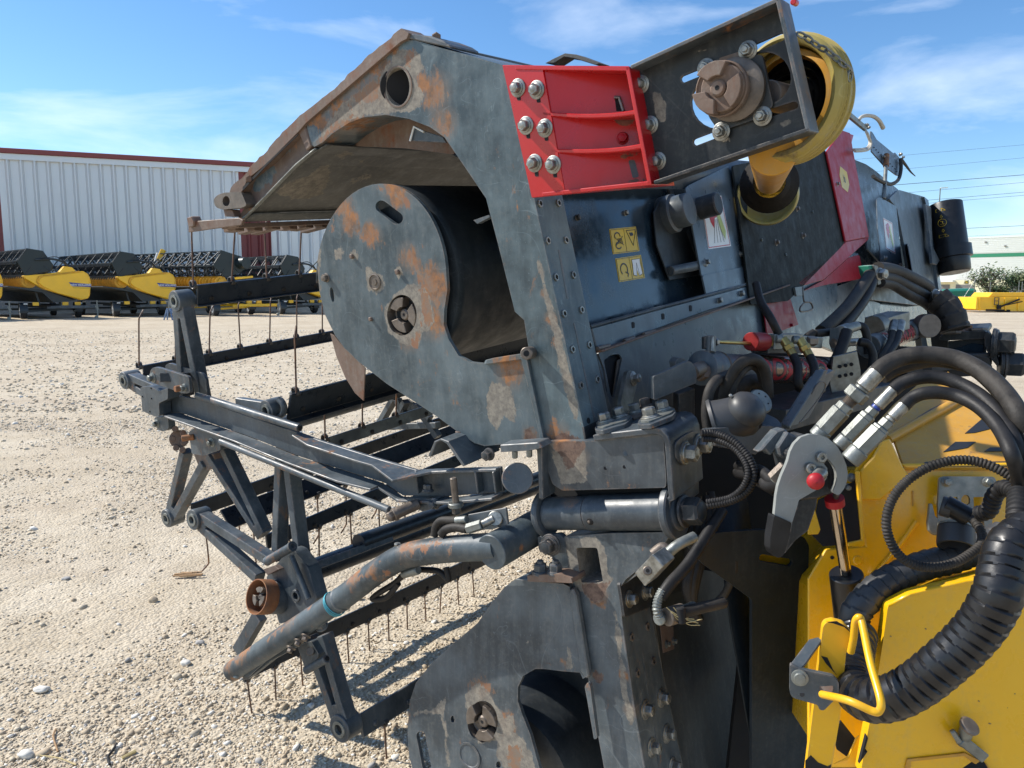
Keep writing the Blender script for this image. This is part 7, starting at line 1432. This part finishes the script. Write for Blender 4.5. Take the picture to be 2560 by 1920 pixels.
spiral('wrapped_hose', Zp(10, [(780, 1350, 3.3), (840, 1400, 3.28), (880, 1470, 3.26), (905, 1560, 3.25)]), .058, M['rubberd'], UW, .05)
tube('hydraulic_hose', Zp(10, [(740, 1330, 3.35), (800, 1345, 3.33), (850, 1400, 3.3)]), .03, M['rubberd'], UW)
# far hinge of the wings, right of the lettered cylinder
FH = thing('far_hinge', Pz(7, 1700, 350, 3.4), 'black far hinge frame with rusty studs and big bolts near the right edge', 'hinge')
fp_ = Plane(Pz(7, 1700, 380, 3.3), AU)
plate('hinge_top', rnd(t(7, [(1480, 310), (1520, 290), (1550, 262), (1720, 262), (1870, 255), (1880, 285), (1860, 320), (1600, 335), (1490, 335)]), 4), fp_, .25, M['black'], FH, bevel=.004)
plate('hinge_face', t(7, [(1560, 345), (1870, 320), (1880, 500), (1800, 520), (1560, 440)]), fp_.off(.03), .02, M['dark'], FH); plate('hinge_web', t(7, [(1600, 410), (1750, 360), (1855, 370), (1850, 470), (1620, 440)]), fp_.off(.02), .02, M['navy'], FH)
plate('hinge_ear', rnd(t(7, [(1860, 280), (1890, 262), (1915, 300), (1960, 460), (1985, 520), (1975, 560), (1900, 470), (1865, 380)]), 4), fp_.off(-.02), .05, M['black'], FH, bevel=.004)
for (x, y) in ((1650, 250), (1725, 240)): cyl('rust_stud', Pz(7, x, y+25, 3.35), Pz(7, x, y-30, 3.35), .018, M['rustred'], FH, n=10); cyl('stud_nut', Pz(7, x, y+28, 3.33), Pz(7, x, y+2, 3.33), .034, M['rust'], FH, n=6)
for (x, y) in ((1580, 268), (1800, 245)): cyl('nut', Pz(7, x, y+14, 3.3), Pz(7, x, y-10, 3.3), .04, M['cast'], FH, n=6)
bolt(Pz(7, 1930, 360, 3.25), V((.8, -.6, 0)), .055, M['black'], FH, washer=1.5); bolt(Pz(7, 1985, 530, 3.25), V((.9, -.4, 0)), .06, M['black'], FH, washer=1.3)
plate('upright_plate', rnd(t(7, [(1310, 175), (1350, 170), (1400, 420), (1350, 420)]), 4), Plane(Pz(7, 1350, 300, 3.3), V((-.4, .9, 0))), .03, M['slate'], FH); cyl('clevis_pin', Pz(7, 1350, 215, 3.25), Pz(7, 1410, 215, 3.2), .05, M['cast'], FH)
plate('hinge_frame', t(7, [(1370, 20), (1440, 20), (1500, 260), (1560, 340), (1560, 430), (1430, 430), (1400, 200)]), fp_.off(.15), .05, M['dark'], FH)
bar('cross_frame', Pz(7, 1100, 560, 2.7), Pz(7, 1820, 480, 3.3), .10, .05, M['grime_and_shade'], FH)
plate('dark_underframe', t(7, [(600, 480), (1000, 380), (1400, 400), (1900, 480), (1950, 620), (1600, 640), (1200, 830), (800, 950), (300, 980), (0, 900), (-400, 1000), (-600, 600), (0, 430)]), Plane(Pz(7, 900, 700, 3.0), V((-.15, 1, .1))), .02, M['grime_and_shade'], FH, bevel=0)
bar('floor_beam', Pz(11, 1150, 1000, 2.1), Pz(11, 1960, 800, 2.6), .16, .06, M['dark'], FH)
# ================================================================ COMBINE (yellow)
CB = thing('combine_harvester', P((2400, 1500), 1.5), 'yellow combine feeder house front filling the lower right corner', 'combine')
yw = Plane(Pz(8, 1000, 300, 1.75), V((.15, 1, -.22)))
fr = plate('feeder_front', t(8, [(600, 60), (640, -60), (680, -100), (842, 20), (870, 45), (1800, 38), (1800, 1200), (1200, 1300), (640, 1659), (345, 1659), (345, 640), (440, 480), (600, 470), (655, 465), (650, 420), (600, 130)]), yw, .012, M['ypaint'], CB, bevel=.003)
plate('top_fold', t(8, [(842, 20), (1800, 10), (1800, 40), (870, 48)]), yw.off(-.012), .03, M['ypaint'], CB, bevel=.004)
ys = plane3(yw.off(.0).at(q(8, 850, 20)), yw.off(.0).at(q(8, 1600, 15)), Pz(7, 1600, 620, 2.15))
deck = plate('dusty_deck', t(7, [(1010, 1165), (1090, 1100), (1190, 1385), (2500, 1385), (2500, 900), (2000, 880), (1700, 690), (1560, 590), (1330, 680), (1120, 850), (980, 1000)]), ys, .01, M['ydusty'], CB, bevel=.002)
plate('side_flange', t(7, [(830, 1420), (940, 1300), (1010, 1170), (1080, 1150), (1190, 1385), (1240, 1460), (1000, 1659), (830, 1659)]), yw.off(-.02), .012, M['ypaint'], CB, bevel=.003)
for p_ in ([(1520, 1260), (1620, 1175), (1790, 1175), (1720, 1225)], [(1700, 1105), (1870, 960), (2010, 1000), (1900, 1070), (1780, 1100)], [(1860, 1255), (1910, 1222), (2500, 1225), (2500, 1250)], [(1335, 1378), (1370, 1342), (2500, 1335), (2500, 1376)]): plate('black_stripe', t(7, p_), ys.off(-.0015), .001, M['ink'], deck, bevel=0)
rf = random.Random(5); rp_ = [(1050, 1140), (1180, 1060), (1330, 970), (1440, 900), (1600, 830)]
plate('rust_crack', t(7, [(1050, 1145), (1120, 1095), (1240, 1045), (1330, 990), (1420, 925), (1585, 832), (1580, 826), (1410, 905), (1330, 955), (1230, 1025), (1110, 1080)]), ys.off(-.0012), .001, M['rust'], deck, bevel=0)
tube('deck_ridge', [ys.off(-.004).at(q(7, x, y)) for x, y in ((1060, 1160), (1330, 1010), (1650, 830))], .012, M['ydusty'], deck, n=10)
for (x, y, r_) in ((760, 182, .012), (613, 540, .011)): lathe('dimple', yw.at(q(8, x, y)), -yw.n, [(0, r_), (.002, r_*.8), (.0025, .001)], M['ypaint'], fr, 24, caps=False)
for (x, y) in ((700, 36), (475, 525)): cyl('hole', yw.at(q(8, x, y))-yw.n*.001, yw.at(q(8, x, y)), .0045, M['grime_and_shade'], fr, n=12)
plate('side_rib', t(8, [(905, 165), (915, 165), (912, 250), (906, 250)]), yw.off(-.003), .003, M['ydusty'], fr)
tube('weld_ridge', [yw.off(-.003).at(q(8, x, y)) for x, y in ((930, 330), (830, 470), (700, 620), (640, 680))], .006, M['ypaint'], fr, n=8)
plate('strut_shade', t(8, [(400, 215), (600, 110), (640, 420), (560, 455), (425, 465), (360, 400)]), yw.off(-.003), .001, M['grime_and_shade'], fr, bevel=0)  # flat dark patch painting the shadow on the yellow behind the strut
plate('inner_gusset', t(8, [(345, 402), (400, 400), (412, 375), (370, 220), (345, 300)]), yw.off(-.05), .006, M['ypaint'], CB)
plate('mount_flange', t(8, [(600, 60), (625, 60), (655, 455), (640, 468), (560, 466), (560, 445), (635, 430)]), yw.off(-.03), .01, M['ypaint'], CB, bevel=.002)
for (x, y) in ((578, 95), (560, 150)): bolt(yw.off(-.0).at(q(8, x, y)), -yw.n, .007, M['galv'], CB)
vs, fs = g_prism([[yw.off(.02).at(p) for p in t(8, [(680, 60), (1750, 60), (1750, 1150), (1200, 1250), (660, 1600), (400, 1600), (400, 700), (640, 480)])]], yw.n*.75); mesh('feeder_body', vs, fs, M['ypaint'], CB, bevel=.01)
# lower bulged cover
lo1 = Plane(Pz(8, 1100, 1200, 1.45), V((.10, 1, -.06)))
cov = plate('front_cover', rnd(t(8, [(775, 785), (900, 722), (1200, 655), (1500, 620), (1800, 610), (1800, 1700), (625, 1700), (660, 1500), (715, 1200), (745, 1000)]), 8), lo1, .03, M['ypaint'], CB, bevel=.012, segs=3)
vs = [lo1.at(q(8, *p)) for p in ((775, 785), (900, 722), (1200, 655), (1500, 620), (1800, 610))] + [yw.off(-.01).at(q(8, *p)) for p in ((850, 735), (960, 672), (1220, 560), (1500, 500), (1800, 470))]
mesh('cover_top', vs, [(i, i+1, 6+i, 5+i) for i in range(4)], M['ypaint'], CB, solid=.006, smooth=60)
vs = [lo1.off(.02).at(q(8, *p)) for p in ((772, 790), (742, 1000), (714, 1200), (655, 1500), (622, 1700))] + [lo1.off(.3).at(q(8, *p)) for p in ((790, 790), (770, 1000), (745, 1200), (690, 1500), (660, 1700))]
mesh('cover_side', vs, [(i, i+1, 6+i, 5+i) for i in range(4)], M['yworn'], CB, solid=.006, smooth=60)
plate('lower_recess_edge', t(8, [(880, 1612), (1190, 1578), (1310, 1640), (1360, 1700), (1330, 1700), (1185, 1596), (900, 1625), (900, 1659), (868, 1700), (860, 1700)]), lo1.off(-.004), .004, M['ydusty'], cov)
cyl('dark_opening', lo1.off(-.003).at(q(8, 1150, 1700)), lo1.off(-.002).at(q(8, 1150, 1700)), .055, M['grime_and_shade'], cov, n=40)
for (x, y) in ((790, 950), (1180, 1088), (1325, 1420), (1420, 1335), (1265, 1300), (1100, 1000), (1460, 1260), (980, 910)):
    r0 = rf.uniform(.0015, .0035); plate('paint_chip', [(q(8, x, y)[0]+rf.uniform(.4, 1.2)*r0*900*math.cos(a), q(8, x, y)[1]+rf.uniform(.4, 1.2)*r0*700*math.sin(a)) for a in [R(k*51) for k in range(7)]], lo1.off(-.0008), .0006, M['rust'], cov, bevel=0)
# latch, bar, wire guard, bracket
cyl('latch_post', lo1.off(-.03).at(q(8, 1205, 1440)), lo1.at(q(8, 1175, 1520)), .012, M['galv'], CB); lathe('latch_cap', lo1.off(-.035).at(q(8, 1208, 1438)), V((.2, -.5, .8)), [(0, .017), (.005, .018), (.008, .014), (.008, .001)], M['cast'], CB, 24)
bar('latch_lever', lo1.off(-.02).at(q(8, 1175, 1510)), lo1.off(-.012).at(q(8, 1300, 1610)), .020, .006, M['galv'], CB, up=lo1.n); bar('latch_lever', lo1.off(-.02).at(q(8, 1120, 1455)), lo1.off(-.02).at(q(8, 1160, 1520)), .010, .010, M['galv'], CB)
yb = Plane(Pz(8, 470, 1200, 1.34), V((.25, 1, -.05)))
plate('yellow_bar', rnd(t(8, [(425, 900), (440, 878), (480, 868), (540, 885), (582, 935), (580, 990), (550, 1040), (515, 1400), (465, 1700), (330, 1700), (360, 1450), (400, 1120)]), 5), yb, .02, M['yworn'], CB, bevel=.003)
for p_ in ([(415, 1055), (450, 1065), (480, 1130), (500, 1160), (440, 1095)], [(330, 1620), (360, 1590), (400, 1630), (450, 1650), (470, 1640), (462, 1700), (330, 1700)], [(440, 872), (500, 868), (560, 905), (575, 930), (540, 900), (480, 880)]): plate('paint_chip', t(8, p_), yb.off(-.0008), .0006, M['grime_and_shade'], CB, bevel=0)
tube('wire_guard', [yb.off(o_).at(q(8, x, y)) for x, y, o_ in ((575, 1035, -.01), (590, 960, -.02), (600, 870, -.03), (620, 848, -.035), (636, 880, -.04), (680, 1090, -.10), (735, 1290, -.15), (728, 1350, -.155), (690, 1352, -.155), (560, 1295, -.14), (420, 1262, -.07))], .0062, M['yworn'], CB, n=12)
bb = Plane(Pz(8, 380, 1200, 1.33), V((.3, 1, 0)))
plate('latch_bracket', rnd(t(8, [(248, 1100), (300, 1128), (480, 1165), (512, 1200), (510, 1270), (430, 1350), (405, 1345), (398, 1320), (260, 1280), (245, 1250)]), 7), bb.off(-.03), .01, M['slate'], CB, bevel=.002, holes=[])
plate('latch_bracket_top', t(8, [(248, 1100), (300, 1128), (330, 1100), (420, 970), (400, 952), (350, 965)]), Plane(bb.off(-.02).at(q(8, 300, 1110)), V((.2, .5, -.8))), .008, M['slate'], CB)
lathe('roller_pin', bb.off(-.03).at(q(8, 300, 1170)), -bb.n, [(0, .014), (.004, .014), (.005, .010), (.008, .009), (.009, .001)], M['galv'], CB, 28); cyl('bracket_hole', bb.off(-.031).at(q(8, 443, 1225)), bb.off(-.03).at(q(8, 443, 1225)), .011, M['rust'], CB, n=16); cyl('bracket_hole', bb.off(-.031).at(q(8, 312, 1262)), bb.off(-.03).at(q(8, 312, 1262)), .004, M['grime_and_shade'], CB, n=10)
plate('black_lug', t(8, [(620, 1640), (660, 1480), (670, 1500), (650, 1570), (668, 1570)]), lo1.off(-.01), .01, M['grime_and_shade'], CB)
plate('diamond_plate', t(8, [(480, 1480), (520, 1400), (600, 1500), (555, 1600), (500, 1560)]), yw.off(-.1), .004, M['grime_and_shade'], CB); plate('diagonal_brace', t(8, [(600, 1500), (625, 1480), (560, 1620), (480, 1640), (560, 1600)]), yw.off(-.11), .004, M['ypaint'], CB)
# gas strut
g0, g1, g2 = Pz(8, 490, 232, 1.56), Pz(8, 550, 612, 1.62), Pz(8, 575, 860, 1.66)
GS = thing('hydraulic_strut', g1, 'upright chrome rod strut with red collar and black cylinder in front of yellow panel', 'strut')
cyl('rod', g0, g1, .0120, M['chromewarm'], GS); cyl('black_cylinder', g1, g2, .034, M['plastic'], GS); lathe('red_collar', g0, (g1-g0), [(-.012, .014), (-.012, .019), (.004, .019), (.004, .014)], M['redcap'], GS, 28); cyl('strut_neck', Pz(8, 497, 180, 1.56), g0, .006, M['cast'], GS)
# grey plug bracket and dangling plug
PB = thing('plug_holder', yw.off(-.02).at(q(8, 1200, 200)), 'grey steel plug holder bolted to yellow panel with parked black connector', 'plug holder')
gpl = yw.off(-.035)
plate('holder_plate', rnd(t(8, [(1052, 95), (1080, 88), (1345, 90), (1360, 110), (1345, 250), (1335, 310), (1045, 330), (1045, 240)]), 6), gpl, .008, M['galv'], PB, bevel=.0015, holes=[rnd(t(8, [(1082, 200), (1150, 198), (1155, 250), (1085, 250)]), 3), rnd(t(8, [(1170, 205), (1185, 188), (1205, 188), (1218, 205), (1218, 235), (1195, 245), (1172, 235)]), 4), rnd(t(8, [(1235, 200), (1302, 198), (1300, 270), (1240, 275)]), 3)])
bolts(gpl, t(8, [(1090, 118), (1311, 118)]), .0095, M['galv'], PB, washer=1.5)
for pts in ([(990, 340), (1000, 235), (1015, 235), (1030, 300), (1060, 330), (1060, 410), (1020, 405), (995, 380)], [(1290, 320), (1340, 300), (1340, 420), (1300, 425)]): plate('holder_hook', t(8, pts), gpl.off(-.02), .012, M['galv'], PB, bevel=.002)
pc, pd_ = Pz(8, 1143, 365, 1.52), Pz(8, 1140, 480, 1.50); lathe('plug_ring', pc, (pd_-pc), [(0, .030), (.003, .033), (.034, .034), (.040, .033), (.040, .028), (.01, .027)], M['plasticd'], PB, 40); lathe('ring_seal', pc, pd_-pc, [(-.003, .030), (-.003, .033), (.001, .033)], M['galv'], PB, 36)
cyl('plug_body', Pz(8, 1080, 235, 1.51), Pz(8, 1215, 310, 1.49), .019, M['plastic'], PB, n=28); cyl('plug_nose', Pz(8, 1060, 245, 1.515), Pz(8, 1120, 262, 1.505), .020, M['plasticd'], PB, n=24)
tube('plug_cable', Zp(8, [(1210, 305, 1.49), (1250, 340, 1.46), (1282, 400, 1.44), (1275, 455, 1.42), (1220, 505, 1.41), (1130, 555, 1.40), (1010, 578, 1.40), (900, 558, 1.40), (820, 495, 1.40), (775, 400, 1.40), (768, 310, 1.40), (800, 210, 1.40), (870, 120, 1.39), (980, 45, 1.38), (1110, 5, 1.37), (1240, 5, 1.36), (1370, 50, 1.34), (1470, 120, 1.32), (1530, 220, 1.30)]), .0088, M['rubberd'], PB, n=16, corr=.0062)
tube('corrugated_conduit', Zp(8, [(1265, 290, 1.46), (1320, 270, 1.44), (1350, 190, 1.42), (1400, 150, 1.40), (1460, 175, 1.37), (1540, 230, 1.32)]), .0155, M['rubber'], PB, n=18, corr=.009)
tube('corrugated_conduit', Zp(8, [(1390, 160, 1.43), (1430, 140, 1.40), (1500, 180, 1.35), (1560, 250, 1.3)]), .012, M['rubberd'], PB, n=18, corr=.007)
# wrapped hoses
WH = thing('wrapped_hose', Pz(8, 1000, 1100, 1.35), 'thick black spiral wrapped hose bundle curving through the yellow wire guard', 'hose')
spiral('hose_wrap', Zp(8, [(1560, 380, 1.22), (1440, 470, 1.21), (1400, 590, 1.20), (1370, 720, 1.19), (1290, 870, 1.20), (1190, 990, 1.21), (1070, 1100, 1.22), (930, 1210, 1.24), (790, 1280, 1.26), (670, 1290, 1.29), (600, 1240, 1.33), (580, 1160, 1.38), (590, 1040, 1.43), (610, 940, 1.48)]), .0360, M['plastic'], WH, .0175, n=28, gap=.06)
wh2 = thing('wrapped_hose', Pz(8, 800, 680, 1.5), 'dusty spiral wrapped hose running from the plug holder down behind the wire guard', 'hose')
spiral('hose_wrap', Zp(8, [(1400, 400, 1.56), (1280, 470, 1.55), (1130, 530, 1.54), (980, 565, 1.53), (860, 610, 1.52), (750, 670, 1.51), (660, 750, 1.50), (600, 830, 1.50), (590, 930, 1.50)]), .0285, M['plasticd'], wh2, .021, n=26, gap=.10)
tube('corrugated_conduit', Zp(8, [(1480, 180, 1.28), (1475, 280, 1.25), (1470, 400, 1.23), (1440, 500, 1.21)]), .0175, M['rubber'], WH, n=18, corr=.009)
cyl('bundle_sleeve', Pz(8, 1520, 390, 1.2), Pz(8, 1400, 470, 1.195), .045, M['plasticd'], WH, n=30) if False else None
# ================================================================ MULTI COUPLER
MC = thing('hose_coupler', Pz(12, 1000, 750, 1.5), 'grey lever multi-coupler with red ball knob and three big hydraulic fittings', 'coupler')
mp_ = Plane(Pz(12, 1000, 750, 1.50), V((-.12, 1, -.05)))
M['steelgrey'] = paint('plated_lever_steel', (.24, .25, .235), (.33, .34, .32), dust=.3, scratch=.35, rough=.38, rust=.06, rustcol=(.08, .07, .06), bump=.1)
lev = t(12, [(690, 1000), (705, 920), (735, 830), (775, 740), (795, 690), (815, 610), (850, 540), (910, 480), (990, 453), (1070, 455), (1150, 485), (1230, 555), (1285, 640), (1320, 730), (1333, 810), (1325, 880), (1300, 945), (1262, 995), (1238, 1000), (1205, 985), (1200, 965), (1222, 915), (1236, 860), (1230, 790), (1208, 740), (1170, 690), (1125, 655), (1100, 700), (1150, 760), (1145, 850), (1060, 950), (895, 1045), (888, 1060), (830, 1250), (672, 1182)])
lv = plate('lever_plate', rnd(lev, 3), mp_, .010, M['steelgrey'], MC, bevel=.0018, segs=2)
plate('lever_grip', rnd(t(12, [(670, 1185), (828, 1252), (800, 1400), (765, 1525), (735, 1560), (700, 1568), (655, 1545), (632, 1490), (635, 1380)]), 5), mp_.off(-.005), .026, M['plastic'], MC, bevel=.004, segs=2)
plate('grip_rear', rnd(t(12, [(895, 1055), (1060, 1000), (1050, 1100), (975, 1320), (860, 1410), (765, 1530), (832, 1255)]), 3), mp_.off(.04), .04, M['black'], MC, bevel=.004)
plate('coupler_body', t(12, [(800, 620), (1000, 470), (1250, 560), (1340, 760), (1280, 960), (1050, 1040), (900, 1050)]), mp_.off(.03), .08, M['black'], MC, bevel=.004)
plate('body_rib', t(12, [(1130, 700), (1210, 790), (1200, 960), (1180, 955), (1175, 800), (1110, 730)]), mp_.off(.015), .01, M['grime_and_shade'], MC)
for (x, y) in ((1080, 655), (982, 752)): lathe('socket_screw', mp_.at(q(12, x, y)), -mp_.n, [(0, .0105), (.010, .0105), (.0115, .009), (.0115, .0045), (.006, .0045), (.006, .001)], M['zinc'], lv, 28, caps=False)
kb_ = mp_.off(-.045).at(q(12, 1042, 875)); lathe('knob_stem', kb_+mp_.n*.005, (mp_.at(q(12, 1110, 790))-kb_), [(0, .010), (.03, .012), (.035, .014), (.05, .014)], M['zinc'], MC, 24)
lathe('red_knob', kb_-(V((.35, .9, .1)).normalized())*.0, V((-.25, -.95, .0)), [(-.016, .001), (-.014, .008), (-.009, .0135), (0, .0162), (.006, .0155), (.011, .0125), (.014, .006), (.015, .001)], M['redcap'], MC, 40, caps=False)
cyl('lever_link', mp_.off(.03).at(q(12, 1240, 990)), mp_.off(.05).at(q(12, 1215, 1090)), .004, M['cast'], MC)
cyl('side_port', mp_.off(.04).at(q(12, 650, 860)), mp_.off(.03).at(q(12, 770, 740)), .013, M['cast'], MC, n=6); cyl('side_port', mp_.off(.045).at(q(12, 690, 890)), mp_.off(.04).at(q(12, 735, 830)), .017, M['galv'], MC, n=24)
for (a, b) in (((640, 860), (530, 780)), ((620, 920), (520, 840))): tube('hydraulic_hose', Zp(12, [(730, 900, 1.56), (a[0], a[1], 1.6), (b[0], b[1], 1.66), (b[0]-180, b[1]-40, 1.8)]), .013, M['rubber'], MC)
tube('hydraulic_hose', Zp(12, [(700, 960, 1.6), (560, 880, 1.66), (420, 800, 1.75)]), .015, M['rubber'], MC)
for pts_, o_ in (([(520, 620), (690, 425), (760, 400), (800, 430), (640, 650), (590, 600)], .07), ([(700, 570), (790, 430), (880, 475), (800, 600), (770, 680), (720, 650)], .055)): plate('coupler_mount', t(12, pts_), mp_.off(o_), .03, M['slate'], MC, bevel=.003)
plate('mount_arm', t(12, [(60, 400), (600, 370), (720, 400), (500, 640), (420, 600), (130, 560)]), mp_.off(.28), .01, M['slate'], MC)
def coupler(pts, segs, dz=0):
    a, b = pts; ax = (b-a).normalized(); L_ = (b-a).length
    for (f0, f1, r_, nn, mt, nm) in segs: cyl(nm, a+(b-a)*f0, a+(b-a)*f1, r_, M[mt], MC, n=nn, ch=.0025)
A1, B1_ = Pz(7, 470, 1140, 1.55), Pz(7, 985, 585, 1.50)
coupler((A1, B1_), ((0, .12, .019, 24, 'galv', 'coupler_base'), (.10, .42, .0190, 6, 'galv', 'hex_body'), (.40, .50, .0165, 6, 'galv', 'hex_nut'), (.48, .60, .0118, 24, 'cast', 'thread'), (.585, .715, .0225, 6, 'galv', 'hex_nut'), (.71, .76, .0150, 24, 'galv', 'collar'), (.75, 1.0, .0170, 36, 'zinc', 'crimp_sleeve')))
for k in range(7): lathe('thread_turn', A1+(B1_-A1)*(.49+.014*k), (B1_-A1), [(-.0012, .0118), (0, .0130), (.0012, .0118)], M['cast'], MC, 24, caps=False)
A2, B2_ = Pz(7, 650, 1215, 1.52), Pz(7, 1115, 735, 1.48)
coupler((A2, B2_), ((.0, .16, .0155, 32, 'galv', 'coupler_base'), (.15, .50, .0150, 6, 'galv', 'hex_body'), (.48, .56, .0150, 6, 'galv', 'hex_nut'), (.55, .66, .0120, 6, 'galv', 'hex_nut'), (.65, .72, .0095, 24, 'bluebadge', 'blue_ring'), (.70, 1.0, .0120, 32, 'zinc', 'crimp_sleeve')))
A3, B3_ = Pz(7, 740, 1335, 1.47), Pz(7, 1205, 865, 1.44)
coupler((A3, B3_), ((.0, .20, .0190, 32, 'galv', 'coupler_base'), (.18, .56, .0180, 6, 'galv', 'hex_body'), (.54, .60, .0165, 6, 'galv', 'hex_nut'), (.59, .72, .0125, 6, 'galv', 'hex_nut'), (.71, .77, .0105, 24, 'zinc', 'collar'), (.76, 1.0, .0115, 32, 'zinc', 'crimp_sleeve')))
def hose(lst, r_, lb):
    o = tube('hydraulic_hose', Zp(7, lst), r_, M['rubberd' if r_ > .013 else 'rubber'], MC, n=24); return o
hose([(960, 610, 1.50), (1030, 545, 1.50), (1150, 485, 1.50), (1300, 455, 1.49), (1480, 460, 1.48), (1660, 500, 1.46), (1850, 600, 1.42), (2020, 760, 1.37), (2150, 960, 1.32), (2240, 1200, 1.32), (2260, 1500, 1.32), (2230, 1900, 1.34), (2150, 2300, 1.36)], .0165, '')
hose([(1010, 640, 1.56), (1120, 575, 1.56), (1300, 520, 1.55), (1500, 500, 1.53), (1750, 560, 1.48), (1950, 720, 1.42), (2100, 930, 1.37), (2230, 1200, 1.3), (2300, 1500, 1.26)], .0140, '')
hose([(1100, 752, 1.48), (1170, 695, 1.48), (1300, 650, 1.47), (1450, 640, 1.46), (1620, 680, 1.44), (1820, 790, 1.40), (1990, 960, 1.35), (2110, 1180, 1.30), (2180, 1450, 1.30), (2190, 1800, 1.32), (2140, 2250, 1.34)], .0130, '')
hose([(1190, 880, 1.44), (1260, 815, 1.44), (1360, 775, 1.43), (1500, 770, 1.42), (1660, 805, 1.40), (1830, 900, 1.36), (1980, 1060, 1.32), (2090, 1280, 1.27), (2150, 1500, 1.29), (2160, 1800, 1.31), (2110, 2250, 1.33)], .0122, '')
tube('cable_tie', [Pz(7, x, y, 1.36) for x, y in ((2080, 850), (2100, 890), (2110, 930))], .004, M['plastic'], MC, n=8)

apply_patches()
